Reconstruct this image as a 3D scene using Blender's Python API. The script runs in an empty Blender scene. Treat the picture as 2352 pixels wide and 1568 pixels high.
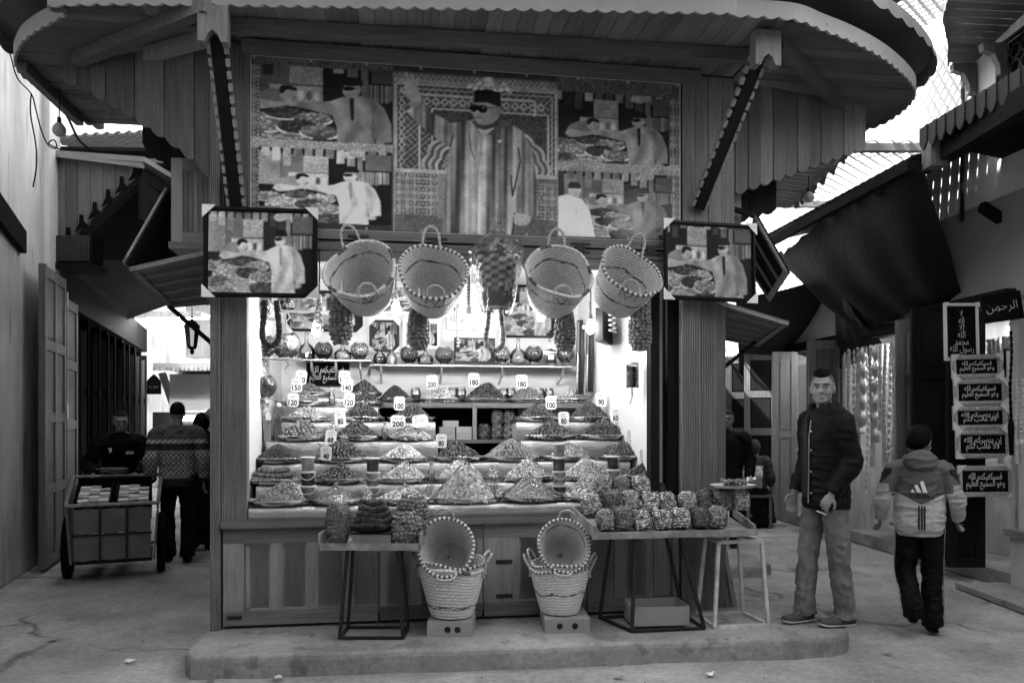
import bpy, math, random, unicodedata
import numpy as np
from mathutils import Vector, Matrix, Euler, noise as mnoise
R = math.radians
PI = math.pi
random.seed(7)
rng = np.random.default_rng(11)
sc = bpy.context.scene
COL = sc.collection

# ------------------------------------------------------------------ camera
F, CX, HY = 1787.5, 1176.0, 959.6          # focal length, centre and horizon of the photograph (2352 wide)
CAMH = 1.6
cam_d = bpy.data.cameras.new('camera'); cam = bpy.data.objects.new('camera', cam_d); COL.objects.link(cam)
cam.location = (0, 0, CAMH); cam.rotation_euler = (R(90), 0, 0)
cam_d.sensor_width = 36; cam_d.lens = 36*F/2352; cam_d.shift_y = (HY-784)/2352
cam_d.clip_end = 500; cam_d.clip_start = .05
sc.camera = cam
# ------------------------------------------------------------------ sky, sun, exposure
SUN_EL, SUN_AZ = R(50), R(-98)             # azimuth from +Y towards +X
w = bpy.data.worlds.new('World'); sc.world = w; w.use_nodes = True
nt = w.node_tree; nt.nodes.clear()
sky = nt.nodes.new('ShaderNodeTexSky'); sky.sky_type = 'NISHITA'; sky.sun_disc = False
sky.sun_elevation = SUN_EL; sky.sun_rotation = SUN_AZ
bw = nt.nodes.new('ShaderNodeRGBToBW'); bg = nt.nodes.new('ShaderNodeBackground'); wo = nt.nodes.new('ShaderNodeOutputWorld')
bg.inputs[1].default_value = .15
nt.links.new(sky.outputs[0], bw.inputs[0]); nt.links.new(bw.outputs[0], bg.inputs[0]); nt.links.new(bg.outputs[0], wo.inputs[0])
sun_d = bpy.data.lights.new('sun', 'SUN'); sun_d.energy = 3.6; sun_d.angle = R(.53); sun_d.color = (1, 1, 1)
sun = bpy.data.objects.new('sun', sun_d); COL.objects.link(sun)
sdir = Vector((math.sin(SUN_AZ)*math.cos(SUN_EL), math.cos(SUN_AZ)*math.cos(SUN_EL), math.sin(SUN_EL)))
sun.rotation_euler = sdir.to_track_quat('Z', 'Y').to_euler(); sun.location = (0, 0, 30)
sc.view_settings.view_transform = 'Standard'; sc.view_settings.look = 'None'
sc.view_settings.gamma = 1; sc.view_settings.use_curve_mapping = False
sc.view_settings.exposure = 2.9
sc.render.engine = 'CYCLES'
cy = sc.cycles
cy.use_denoising = True; cy.max_bounces = 7; cy.diffuse_bounces = 2; cy.glossy_bounces = 3; cy.transparent_max_bounces = 14
cy.transmission_bounces = 4; cy.caustics_reflective = False; cy.caustics_refractive = False; cy.sample_clamp_indirect = 6

# ------------------------------------------------------------------ materials
MATS = {}
def M(name, g, rough=.75, spec=.3, var=.18, scale=6, stretch=(1, 1, 1), rnd=0, bump=0, bscale=None, metal=0, attr=None, fine=0, detail=4, blotch=0, blotch_scale=1.2, sheen=0, coord='Object', crack=0, peel=0):
    """a grey procedural surface: stretched noise for grain, random shade per piece, bump"""
    if name in MATS: return MATS[name]
    m = bpy.data.materials.new(name); m.use_nodes = True; MATS[name] = m
    n = m.node_tree.nodes; l = m.node_tree.links
    b = n['Principled BSDF']; b.inputs['Roughness'].default_value = rough; b.inputs['Metallic'].default_value = metal
    b.inputs['Specular IOR Level'].default_value = spec
    if sheen: b.inputs['Sheen Weight'].default_value = sheen
    tc = n.new('ShaderNodeTexCoord'); mp = n.new('ShaderNodeMapping'); mp.inputs['Scale'].default_value = stretch
    l.new(tc.outputs[coord], mp.inputs[0])
    oi = n.new('ShaderNodeObjectInfo'); mw = n.new('ShaderNodeMath'); mw.operation = 'MULTIPLY'; mw.inputs[1].default_value = 37
    l.new(oi.outputs['Random'], mw.inputs[0])
    def noise(s, d=detail, vec=None):
        t = n.new('ShaderNodeTexNoise'); t.noise_dimensions = '4D'; t.inputs['Scale'].default_value = s; t.inputs['Detail'].default_value = d
        l.new(vec or mp.outputs[0], t.inputs['Vector']); l.new(mw.outputs[0], t.inputs['W']); return t.outputs['Fac']
    def math_(op, a, c):
        t = n.new('ShaderNodeMath'); t.operation = op
        for i, q in enumerate((a, c)):
            if isinstance(q, (int, float)): t.inputs[i].default_value = q
            else: l.new(q, t.inputs[i])
        return t.outputs[0]
    f1 = noise(scale)
    val = math_('MULTIPLY_ADD', f1, 2*var*2); val.node.inputs[2].default_value = 1-2*var
    if fine:
        q = math_('MULTIPLY_ADD', noise(scale*9, 3), 4*fine); q.node.inputs[2].default_value = 1-2*fine; val = math_('MULTIPLY', val, q)
    if blotch:
        q = math_('MULTIPLY_ADD', noise(blotch_scale, 6, tc.outputs[coord]), 4*blotch); q.node.inputs[2].default_value = 1-2*blotch; val = math_('MULTIPLY', val, q)
    if rnd:
        q = math_('MULTIPLY_ADD', oi.outputs['Random'], 2*rnd); q.node.inputs[2].default_value = 1-rnd; val = math_('MULTIPLY', val, q)
    if peel:
        for s_, lo_ in ((1.3, .56), (5.5, .60)):
            pe = n.new('ShaderNodeMapRange'); pe.inputs[1].default_value = lo_; pe.inputs[2].default_value = lo_+.05; pe.inputs[3].default_value = 1.; pe.inputs[4].default_value = 1-peel
            l.new(noise(s_, 8), pe.inputs[0]); val = math_('MULTIPLY', val, pe.outputs[0])
    if crack:
        vo = n.new('ShaderNodeTexVoronoi'); vo.feature = 'DISTANCE_TO_EDGE'; vo.inputs['Scale'].default_value = .62
        ns = n.new('ShaderNodeTexNoise'); ns.inputs['Scale'].default_value = 2.5; ns.inputs['Detail'].default_value = 6
        mxv = n.new('ShaderNodeMix'); mxv.data_type = 'VECTOR'; mxv.inputs[0].default_value = .3
        l.new(tc.outputs[coord], ns.inputs['Vector']); l.new(tc.outputs[coord], mxv.inputs[4]); l.new(ns.outputs['Color'], mxv.inputs[5]); l.new(mxv.outputs[1], vo.inputs['Vector'])
        mr = n.new('ShaderNodeMapRange'); mr.inputs[1].default_value = .0; mr.inputs[2].default_value = .02; mr.inputs[3].default_value = 1-crack; mr.inputs[4].default_value = 1
        l.new(vo.outputs['Distance'], mr.inputs[0])
        mk = n.new('ShaderNodeMapRange'); mk.inputs[1].default_value = .42; mk.inputs[2].default_value = .56; l.new(noise(.9, 3, tc.outputs[coord]), mk.inputs[0])
        inv = math_('SUBTRACT', 1., mr.outputs[0]); cm = math_('MULTIPLY', inv, mk.outputs[0]); val = math_('MULTIPLY', val, math_('SUBTRACT', 1., cm))
        pt = n.new('ShaderNodeMapRange'); pt.inputs[1].default_value = .60; pt.inputs[2].default_value = .72; pt.inputs[3].default_value = 1.; pt.inputs[4].default_value = .62
        l.new(noise(2.1, 8, tc.outputs[coord]), pt.inputs[0]); val = math_('MULTIPLY', val, pt.outputs[0])
    if attr:
        a = n.new('ShaderNodeAttribute'); a.attribute_name = attr; val = math_('MULTIPLY', val, a.outputs['Fac'])
    val = math_('MULTIPLY', val, g); val.node.use_clamp = True
    l.new(val, b.inputs['Base Color'])
    if bump:
        bp = n.new('ShaderNodeBump'); bp.inputs['Strength'].default_value = bump; bp.inputs['Distance'].default_value = .01
        l.new(noise(bscale or scale*3, 5), bp.inputs['Height']); l.new(bp.outputs[0], b.inputs['Normal'])
    return m
def GL(name, tint=1., gloss=.08, rough=.04, bump=0, bscale=30, edge=.35):
    """clear film or thin glass: see-through with a fresnel sheen"""
    if name in MATS: return MATS[name]
    m = bpy.data.materials.new(name); m.use_nodes = True; MATS[name] = m
    n = m.node_tree.nodes; l = m.node_tree.links; n.clear()
    o = n.new('ShaderNodeOutputMaterial'); mx = n.new('ShaderNodeMixShader'); t = n.new('ShaderNodeBsdfTransparent'); g = n.new('ShaderNodeBsdfGlossy')
    t.inputs[0].default_value = (tint, tint, tint, 1); g.inputs['Roughness'].default_value = rough
    lw = n.new('ShaderNodeLayerWeight'); lw.inputs[0].default_value = edge
    ma = n.new('ShaderNodeMath'); ma.operation = 'ADD'; ma.inputs[1].default_value = gloss; ma.use_clamp = True
    l.new(lw.outputs['Fresnel'], ma.inputs[0]); l.new(ma.outputs[0], mx.inputs[0]); l.new(t.outputs[0], mx.inputs[1]); l.new(g.outputs[0], mx.inputs[2]); l.new(mx.outputs[0], o.inputs[0])
    if bump:
        tc = n.new('ShaderNodeTexCoord'); no = n.new('ShaderNodeTexNoise'); no.inputs['Scale'].default_value = bscale
        bp = n.new('ShaderNodeBump'); bp.inputs['Strength'].default_value = bump; bp.inputs['Distance'].default_value = .02
        l.new(tc.outputs['Object'], no.inputs['Vector']); l.new(no.outputs[0], bp.inputs['Height'])
        l.new(bp.outputs[0], g.inputs['Normal']); l.new(bp.outputs[0], lw.inputs['Normal'])
    return m
def EM(name, s):
    if name in MATS: return MATS[name]
    m = bpy.data.materials.new(name); m.use_nodes = True; MATS[name] = m
    n = m.node_tree.nodes; l = m.node_tree.links; n.clear()
    o = n.new('ShaderNodeOutputMaterial'); e = n.new('ShaderNodeEmission'); e.inputs[1].default_value = s; l.new(e.outputs[0], o.inputs[0]); return m

M('wood_z', .14, .6, .25, .3, 5, (9, 9, .7), rnd=.34, bump=.35, bscale=9, fine=.2, blotch=.2)
M('wood_x', .14, .6, .25, .3, 5, (.7, 9, 9), rnd=.28, bump=.35, bscale=9, fine=.2, blotch=.2)
M('wood_y', .15, .6, .25, .3, 5, (9, .7, 9), rnd=.38, bump=.35, bscale=9, fine=.2, blotch=.2)
M('wood_pale', .24, .6, .35, .18, 5, (9, 9, .8), rnd=.2, bump=.2, bscale=9, fine=.1, blotch=.12)
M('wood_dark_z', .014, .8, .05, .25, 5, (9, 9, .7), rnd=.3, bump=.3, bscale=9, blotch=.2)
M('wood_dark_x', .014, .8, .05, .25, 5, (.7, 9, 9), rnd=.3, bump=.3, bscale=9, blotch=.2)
M('plaster', .74, .9, .1, .1, 1.6, blotch=.16, blotch_scale=.7, bump=.35, bscale=9, fine=.05)
M('plaster_dirty', .6, .9, .1, .26, 1.6, (1.4, 1.4, .25), blotch=.3, blotch_scale=.9, bump=.6, bscale=12, fine=.1, peel=.3)
M('white_wall', .72, .8, .2, .05, 3, bump=.06, bscale=10)
M('ground', .31, .85, .25, .22, 2.6, blotch=.34, blotch_scale=.8, bump=.9, bscale=26, fine=.22, crack=.6)
M('concrete', .27, .85, .2, .22, 3.4, blotch=.36, blotch_scale=1.6, bump=.9, bscale=30, fine=.2, peel=.3)
M('dark_metal', .016, .5, .3, .25, 14, bump=.1, rnd=.2)
M('white_metal', .5, .5, .4, .3, 14, blotch=.3, blotch_scale=9)
M('steel', .5, .35, .5, .15, 6, metal=.85, bump=.1)
M('foil', .40, .38, .5, .12, 30, metal=.75, bump=.5, bscale=60)
M('tin', .62, .22, .5, .1, 8, metal=1, bump=.15)
M('black', .004, .7, .08, .2, 5)
M('black_gloss', .004, .3, .15, .1, 5)
M('white_card', .75, .6, .3, .05, 3, rnd=.06)
M('card', .3, .85, .15, .1, 5, rnd=.1, bump=.05)
M('ink', .015, .6, .3, 0, 3)
M('attr', 1., .55, .3, .05, 9, attr='g')
M('attr_gloss', 1., .4, .08, .04, 9, attr='g')
M('straw', 1., .7, .25, .2, 60, attr='g', bump=.55, bscale=120, fine=.15, rnd=.08)
M('plastic_white', .55, .4, .4, .06, 5)
M('liquid_dark', .02, .1, .6, .05, 5)
M('liquid_pale', .4, .1, .6, .05, 5)
GL('glass'); GL('film', .97, .08, .17, 1., 26, .3); GL('film_bag', .97, .05, .12, .9, 45, .2)
EM('lit_bulb', 50.0); EM('lit_tube', 14.0)

# ------------------------------------------------------------------ mesh building
class MB:
    """collects shapes, then links them as ONE mesh object"""
    def __init__(s): s.v = []; s.f = []; s.g = []
    def add(s, vs, fs, g=1.):
        o = len(s.v); s.v.extend([tuple(p) for p in vs]); s.f.extend([tuple(i+o for i in f) for f in fs])
        s.g.extend(list(g) if hasattr(g, '__len__') else [g]*len(vs)); return s
    def hexa(s, p, g=1.):            # 8 corners: bottom loop 0-3, top loop 4-7
        return s.add(p, [(3, 2, 1, 0), (4, 5, 6, 7), (0, 1, 5, 4), (1, 2, 6, 5), (2, 3, 7, 6), (3, 0, 4, 7)], g)
    def box(s, x0, x1, y0, y1, z0, z1, g=1.):
        return s.hexa([(x0, y0, z0), (x1, y0, z0), (x1, y1, z0), (x0, y1, z0), (x0, y0, z1), (x1, y0, z1), (x1, y1, z1), (x0, y1, z1)], g)
    def beam(s, a, b, wd, ht, up=(0, 0, 1), g=1.):
        a = Vector(a); b = Vector(b); d = (b-a).normalized(); u = Vector(up)
        r = d.cross(u)
        if r.length < 1e-4: r = d.cross(Vector((0, 1, 0)))
        r.normalize(); u = r.cross(d).normalized(); r = r*wd/2; u = u*ht/2
        return s.hexa([a-r-u, a+r-u, b+r-u, b-r-u, a-r+u, a+r+u, b+r+u, b-r+u], g)
    def slab(s, poly, n, t, g=1.):   # planar polygon given thickness t along n
        n = Vector(n).normalized()*t; k = len(poly); P = [Vector(p) for p in poly]
        return s.add(P+[p+n for p in P], [tuple(range(k))[::-1], tuple(range(k, 2*k))]+[(i, (i+1) % k, k+(i+1) % k, k+i) for i in range(k)], g)
    def prism(s, poly, z0, z1, g=1.):
        return s.slab([(x, y, z0) for x, y in poly], (0, 0, 1), z1-z0, g)
    def rings(s, rings, close=True, cap=True, g=1.):
        k = len(rings[0]); vs = [p for r in rings for p in r]; fs = []
        for i in range(len(rings)-1):
            for j in range(k if close else k-1):
                a = i*k+j; b = i*k+(j+1) % k; fs.append((a, b, b+k, a+k))
        if cap and close: fs += [tuple(range(k))[::-1], tuple(range((len(rings)-1)*k, len(rings)*k))]
        return s.add(vs, fs, g)
    def tube(s, pts, rad, n=8, cap=True, g=1., flat=None):
        P = [Vector(p) for p in pts]; m = len(P)
        if not hasattr(rad, '__len__'): rad = [rad]*m
        rr = []; ref = None
        for i in range(m):
            t = (P[min(i+1, m-1)]-P[max(i-1, 0)]).normalized()
            if ref is None: ref = Vector((0, 0, 1)) if abs(t.z) < .9 else Vector((1, 0, 0))
            a = (ref-t*ref.dot(t)).normalized(); ref = a; b = t.cross(a)
            r = rad[i]; ra, rb = (r if hasattr(r, '__len__') else (r, r))
            rr.append([P[i]+a*ra*math.cos(2*PI*j/n)+b*rb*math.sin(2*PI*j/n) for j in range(n)])
        if hasattr(g, '__len__') and len(g) == m: g = [q for q in g for _ in range(n)]
        return s.rings(rr, True, cap, g)
    def lathe(s, prof, n=24, c=(0, 0, 0), sx=1, sy=1, cap=False, g=1., rip=0, nr=0):
        rr = [[(c[0]+r*sx*(1+rip*math.cos(nr*2*PI*j/n))*math.cos(2*PI*j/n), c[1]+r*sy*(1+rip*math.cos(nr*2*PI*j/n))*math.sin(2*PI*j/n), c[2]+z) for j in range(n)] for r, z in prof]
        if hasattr(g, '__len__') and len(g) == len(prof): g = [q for q in g for _ in range(n)]
        return s.rings(rr, True, cap, g)
    def ell(s, c, r, nu=12, nv=8, rot=None, g=1.):
        if not hasattr(r, '__len__'): r = (r, r, r)
        vs = []
        for i in range(nv+1):
            t = PI*i/nv
            for j in range(nu):
                p = Vector((r[0]*math.sin(t)*math.cos(2*PI*j/nu), r[1]*math.sin(t)*math.sin(2*PI*j/nu), r[2]*math.cos(t)))
                if rot is not None: p = rot @ p
                vs.append(p+Vector(c))
        fs = [(i*nu+j, (i+1)*nu+j, (i+1)*nu+(j+1) % nu, i*nu+(j+1) % nu) for i in range(nv) for j in range(nu)]
        return s.add(vs, fs, g)
    def mesh(s, name, mat, smooth=False):
        me = bpy.data.meshes.new(name); me.from_pydata([tuple(p) for p in s.v], [], s.f)
        if any(q != 1. for q in s.g): me.attributes.new('g', 'FLOAT', 'POINT').data.foreach_set('value', np.array(s.g, dtype=np.float32))
        elif mat in ('attr', 'attr_gloss', 'straw'): me.attributes.new('g', 'FLOAT', 'POINT').data.foreach_set('value', np.ones(len(s.v), dtype=np.float32))
        fin(me, mat, smooth); return me
    def build(s, name, mat, parent=None, loc=(0, 0, 0), rot=(0, 0, 0), smooth=False, **k):
        return ob(name, s.mesh(name, mat, smooth), parent, loc, rot, **k)
def fin(me, mat, smooth):
    me.validate(verbose=False)
    if mat is not None: me.materials.append(MATS[mat] if isinstance(mat, str) else mat)
    if smooth: me.polygons.foreach_set('use_smooth', np.ones(len(me.polygons), dtype=bool))
    me.update()
def ob(name, me, parent=None, loc=(0, 0, 0), rot=(0, 0, 0), label=None, cat=None, group=None, kind=None, scale=None):
    o = bpy.data.objects.new(name, me); COL.objects.link(o); o.location = loc; o.rotation_euler = rot
    if scale is not None: o.scale = scale if hasattr(scale, '__len__') else (scale,)*3
    if parent is not None: o.parent = parent
    tag(o, label, cat, group, kind); return o
def tag(o, label=None, cat=None, group=None, kind=None):
    if label: o['label'] = label
    if cat: o['category'] = cat
    if group: o['group'] = group
    if kind: o['kind'] = kind
    return o
def thing(name, label, cat, loc=(0, 0, 0), rotz=0, group=None, rot=None):
    return ob(name, None, None, loc, rot or (0, 0, rotz), label, cat, group)
def dup(root, loc, rot=None, label=None, group=None, scale=None, parent=None):
    r = root.copy(); COL.objects.link(r); r.location = loc
    if rot is not None: r.rotation_euler = rot
    if scale is not None: r.scale = scale if hasattr(scale, '__len__') else (scale,)*3
    tag(r, label, None, group)
    kids(root, r); return r
def kids(a, b):
    for ch in list(a.children):
        c = ch.copy(); COL.objects.link(c); c.parent = b; kids(ch, c)
def fuse(mb, name, mat, vox=.012, it=6, disp=0, dscale=20, parent=None, gfun=None, dstretch=(1, 1, 1), **k):
    """voxel union of overlapping lofts -> one continuous smooth mesh"""
    me = bpy.data.meshes.new('tmp'); me.from_pydata([tuple(p) for p in mb.v], [], mb.f); me.update()
    o = bpy.data.objects.new('tmp', me); COL.objects.link(o)
    md = o.modifiers.new('r', 'REMESH'); md.mode = 'VOXEL'; md.voxel_size = vox
    ms = o.modifiers.new('s', 'SMOOTH'); ms.factor = .5; ms.iterations = it
    dg = bpy.context.evaluated_depsgraph_get(); out = bpy.data.meshes.new_from_object(o.evaluated_get(dg))
    bpy.data.objects.remove(o); bpy.data.meshes.remove(me); out.name = name
    nv = len(out.vertices); co = np.empty(nv*3, np.float32); out.vertices.foreach_get('co', co); co = co.reshape(-1, 3)
    if disp:
        no = np.empty(nv*3, np.float32); out.vertices.foreach_get('normal', no); no = no.reshape(-1, 3)
        q = co*np.array(dstretch)*dscale
        q[:, 2] += .45*q[:, 0]; d = np.array([1.6-3.2*abs(mnoise.noise(p))**.7+1.3*mnoise.noise(p*.45+Vector((7, 3, 1))) for p in map(Vector, q.tolist())])
        co = co+no*(d*disp)[:, None]; out.vertices.foreach_set('co', co.astype(np.float32).ravel())
    if gfun is not None: out.attributes.new('g', 'FLOAT', 'POINT').data.foreach_set('value', gfun(co).astype(np.float32))
    fin(out, mat, True)
    return ob(name, out, parent, **k)
def spl(pts, n=6):
    """Catmull-Rom through points (any dimension)"""
    P = [np.array(p, float) for p in pts]; out = []
    for i in range(len(P)-1):
        a = P[max(i-1, 0)]; b = P[i]; c = P[i+1]; d = P[min(i+2, len(P)-1)]
        for k in range(n):
            t = k/n; out.append(.5*((2*b)+(c-a)*t+(2*a-5*b+4*c-d)*t*t+(3*b-a-3*c+d)*t**3))
    out.append(P[-1]); return out
# ------------------------------------------------------------------ text (flat lettering turned to mesh)
FORM = {}
for _c in range(0xFE80, 0xFEFD):
    _d = unicodedata.decomposition(chr(_c)).split()
    if len(_d) == 2: FORM[(chr(int(_d[1], 16)), _d[0][1:-1])] = chr(_c)
    elif len(_d) == 3: FORM[(chr(int(_d[1], 16))+chr(int(_d[2], 16)), _d[0][1:-1])] = chr(_c)
def arabic(t):
    """joined letter forms in visual order"""
    u = []; i = 0
    while i < len(t):
        if t[i] == 'ل' and i+1 < len(t) and t[i+1] in 'اأإآ': u.append(t[i:i+2]); i += 2
        else: u.append(t[i]); i += 1
    out = []
    for i, c in enumerate(u):
        p = i > 0 and (u[i-1], 'initial') in FORM and (c, 'final') in FORM
        q = i+1 < len(u) and (c, 'initial') in FORM and (u[i+1], 'final') in FORM
        fm = 'medial' if p and q else 'final' if p else 'initial' if q else 'isolated'
        out.append(FORM.get((c, fm), c))
    return ''.join(out)[::-1]
def text_mesh(body, wd=None, ht=None, bold=0., shear=0.):
    """text as flat mesh coordinates (verts, faces) centred on 0, in x (right) / y (up)"""
    c = bpy.data.curves.new('t', 'FONT'); c.body = body; c.offset = bold; c.shear = shear; c.resolution_u = 2; c.align_x = 'CENTER'; c.space_line = .75
    o = bpy.data.objects.new('t', c); COL.objects.link(o)
    me = bpy.data.meshes.new_from_object(o.evaluated_get(bpy.context.evaluated_depsgraph_get()))
    v = np.array([q.co[:2] for q in me.vertices]); f = [tuple(p.vertices) for p in me.polygons]
    bpy.data.objects.remove(o); bpy.data.curves.remove(c); bpy.data.meshes.remove(me)
    lo = v.min(0); hi = v.max(0); v = v-(lo+hi)/2; sx, sy = hi-lo
    kx = wd/sx if wd else None; ky = ht/sy if ht else None
    v[:, 0] *= kx or ky; v[:, 1] *= ky or kx
    return v, f
TXT = {}
def text_on(parent, body, wd, ht, loc, rot, mat, name='lettering', bold=0.):
    """lettering on a surface: the text's plane is x (right), z (up), facing -y before rot"""
    key = (body, wd, ht, bold, mat)
    if key not in TXT:
        v, f = text_mesh(body, wd, ht, bold); mb = MB(); mb.add([(x, 0, y) for x, y in v], f); TXT[key] = mb.mesh(name, mat)
    return ob(name, TXT[key], parent, loc, rot)
# ------------------------------------------------------------------ places: the stall's own frame and pixels of the photograph turned into places
def atY(x, y, Y): return Vector(((x-CX)/F*Y, Y, CAMH+(HY-y)/F*Y))
def atZ(x, y, z=0.): Y = F*(CAMH-z)/(y-HY); return Vector(((x-CX)/F*Y, Y, z))
L0 = Vector((-2.013, 5.40, 0)); ANG = math.atan2(5.966-5.40, 1.715+2.013)
EX = Vector((math.cos(ANG), math.sin(ANG), 0)); EY = Vector((-math.sin(ANG), math.cos(ANG), 0))
def W(s, d, z=0.): return L0+EX*s+EY*d+Vector((0, 0, z))
def loc2(p): q = Vector((p[0], p[1], 0))-L0; return (q.dot(EX), q.dot(EY))
def sp(x, y, d=0.):
    """photo point on the plane d metres behind the stall's front: (s, z)"""
    r = Vector(((x-CX)/F, 1, (HY-y)/F)); o = Vector((0, 0, CAMH))
    t = (d+(L0-o).dot(EY))/r.dot(EY); p = o+r*t
    return (p-L0).dot(EX), p.z
# ================================================================== ground, step
g_ = MB(); N_ = 60
xs_ = np.linspace(-30, 30, N_+1); ys_ = np.linspace(-12, 48, N_+1)
g_.add([(x, y, .012*math.sin(x*1.7+y)*math.sin(y*1.3)*(1 if y < 7 else .3)-.012) for y in ys_ for x in xs_],
       [(j*(N_+1)+i, j*(N_+1)+i+1, (j+1)*(N_+1)+i+1, (j+1)*(N_+1)+i) for j in range(N_) for i in range(N_)])
ground = g_.build('ground', 'ground', smooth=True, kind='structure', label='worn grey concrete floor of the covered market street')
step_poly = [(-1.98, 4.78), (-1.0, 4.89), (.2, 5.02), (1.4, 5.15), (2.0, 5.21), (2.16, 5.25), (2.28, 5.33), (2.36, 5.45), (2.39, 5.6), (2.34, 6.1), (1.97, 6.8), (1.9, 8.0), (-2.5, 7.4), (-2.14, 5.5), (-2.06, 4.9)]
def rim_slab(poly, z0, z1, name, mat, bev=.018, **k):
    c = Vector((sum(p[0] for p in poly)/len(poly), sum(p[1] for p in poly)/len(poly)))
    def ins(a): return [tuple(Vector(p)+(c-Vector(p)).normalized()*a) for p in poly]
    mb = MB(); mb.rings([[(x, y, z0) for x, y in poly], [(x, y, z1-bev*2.2) for x, y in poly], [(x, y, z1-bev*.9) for x, y in ins(bev*.35)], [(x, y, z1-bev*.25) for x, y in ins(bev)], [(x, y, z1) for x, y in ins(bev*2.4)]], True, True)
    return mb.build(name, mat, **k)
dense = []
for i in range(len(step_poly)):
    a = step_poly[i]; b = step_poly[(i+1) % len(step_poly)]; n = max(1, int(math.dist(a, b)/.09))
    for k in range(n):
        t = k/n; x = a[0]+(b[0]-a[0])*t; y = a[1]+(b[1]-a[1])*t; j = .008*math.sin(x*11)+.006*math.sin(x*29+y*9)+.006*math.sin(x*71)
        dense.append((x, y-j))
rim_slab(dense, -.05, .13, 'stall_step', 'concrete', kind='structure', label='raised grey concrete step under the dried fruit stall')
bs = atZ(1790, 1318, .1)
rim_slab([(1.7, 7.75), (2.55, 7.9), (2.68, 8.05), (2.66, 8.6), (1.7, 9.4)], -.05, .1, 'alley_step', 'concrete', kind='structure', label='low concrete step in the alley behind the stall')

# ================================================================== the stall
ST = thing('market_stall', 'wooden dried fruit kiosk with round plank canopy and open lit counter', 'stall', L0, ANG)
def P(name, mat, mb, parent=None, smooth=False, **k): return mb.build(name, mat, parent or ST, smooth=smooth, **k)
def bx(name, mat, x0, x1, y0, y1, z0, z1, parent=None): return P(name, mat, MB().box(x0, x1, y0, y1, z0, z1), parent)
SW = (Vector((1.715, 5.966, 0))-L0).length       # width of the front, about 3.77
def reeded(name, s0, s1, d0, d1, z0, z1, n, mat='wood_z'):
    """post with a fluted front"""
    poly = [(s1, d1), (s0, d1), (s0, d0)]; wd = (s1-s0)/n
    for i in range(n):
        for k in range(1, 6):
            a = PI*k/6; poly.append((s0+wd*(i+.5-.42*math.cos(a)), d0-wd*.45*math.sin(a)))
        poly.append((s0+wd*(i+.99), d0))
    P(name, mat, MB().prism(poly, z0, z1))
sL = lambda x, d=0.: sp(x, 960, d)[0]
zF = lambda x, y, d=0.: sp(x, y, d)[1]
reeded('corner_post', sL(484), sL(507), -.02, .1, .13, 4.2, 5)
reeded('pilaster', sL(508), sL(568), .0, .08, .87, 2.95, 12)
reeded('pilaster', sL(520), sL(574), -.015, .06, 2.955, 4.2, 9)
reeded('pilaster', sL(1564), sL(1606), -.01, .1, .13, 2.95, 8)
reeded('pilaster', sL(1608), sL(1650), .03, .14, .13, 2.95, 8)
bx('corner_board', 'wood_z', sL(1652), sL(1676), .08, .12, .13, 2.95)
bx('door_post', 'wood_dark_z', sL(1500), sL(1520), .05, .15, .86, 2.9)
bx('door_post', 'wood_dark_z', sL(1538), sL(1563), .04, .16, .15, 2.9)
M('wood_counter', .24, .6, .3, .28, 5, (9, 9, .7), rnd=.04, bump=.35, bscale=9, fine=.18, blotch=.28)
# counter front: rails, stiles, recessed panels
ZB, ZT = .155, .835
doors = [(sL(512), sL(868), [560, 620, 648, 704, 732, 790, 812, 868]), (sL(872), sL(1108), [890, 945, 968, 1025, 1045, 1095]),
         (sL(1112), sL(1346), [1193, 1250, 1276, 1336]), (sL(1350), sL(1560), [1368, 1412, 1440, 1482, 1500, 1545])]
for a, b, pan in doors:
    bx('counter_board', 'wood_counter', a, b, .03, .06, ZB, ZT)
    xs = [sL(q) for q in pan]
    bx('rail', 'wood_x', a, b, 0, .029, ZT-.11, ZT); bx('rail', 'wood_x', a, b, 0, .029, ZB, ZB+.1)
    edges = [a]+xs+[b]
    for i in range(0, len(edges), 2): bx('stile', 'wood_counter', edges[i]+.001, edges[i+1]-.001, .001, .03, ZB+.1, ZT-.11)
    for i in range(0, len(xs), 2): bx('panel', 'wood_counter', xs[i]+.012, xs[i+1]-.012, .02, .032, ZB+.115, ZT-.125)
for x, y in [(1150, 1195+125), (1150, 1350+125)]: pass
hz = [(sL(1158), .55), (sL(1158), .30)]
for s, z in hz: bx('hinge', 'dark_metal', s-.06, s+.06, -.006, .0, z-.014, z+.014)
bx('bolt', 'dark_metal', sL(522), sL(556), -.012, -.001, .205, .225)
bx('ledge', 'wood_x', sL(510), sL(1562), -.045, .1, ZT+.001, ZT+.045)
bx('ledge', 'wood_x', sL(570), sL(1562), -.025, .1, ZT+.047, ZT+.068)
# tiers of the display, covered in silver cloth
s_l, s_r = sL(571), sL(1497)
TIER = {6: (.0, .972), 5: (.30, 1.10), 4: (.55, 1.245), 3: (.80, 1.41), 2: (1.05, 1.565), 1: (1.25, 1.70), 0: (1.42, 1.785)}
def drape(s0, s1, d0, d1, z0, z1, seed=0):
    """cloth over a tier: top and front with sag and wrinkles"""
    n = 60; q = random.Random(seed); ph = [q.uniform(0, 6) for _ in range(4)]; rr = []
    for i in range(n+1):
        s = s0+(s1-s0)*i/n; wv = .006*math.sin(s*9+ph[0])+.004*math.sin(s*23+ph[1]); fr = .004*math.sin(s*31+ph[2])
        rr.append([(s, d1, z1), (s, d0+.03, z1), (s, d0+.008, z1-.004+wv*.3), (s, d0-.004, z1-.016+wv*.4), (s, d0-.005+fr, z1-(z1-z0)*.5), (s, d0-.003+fr*1.4, z0+wv*.5)])
    return MB().rings(rr, False, False)
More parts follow.
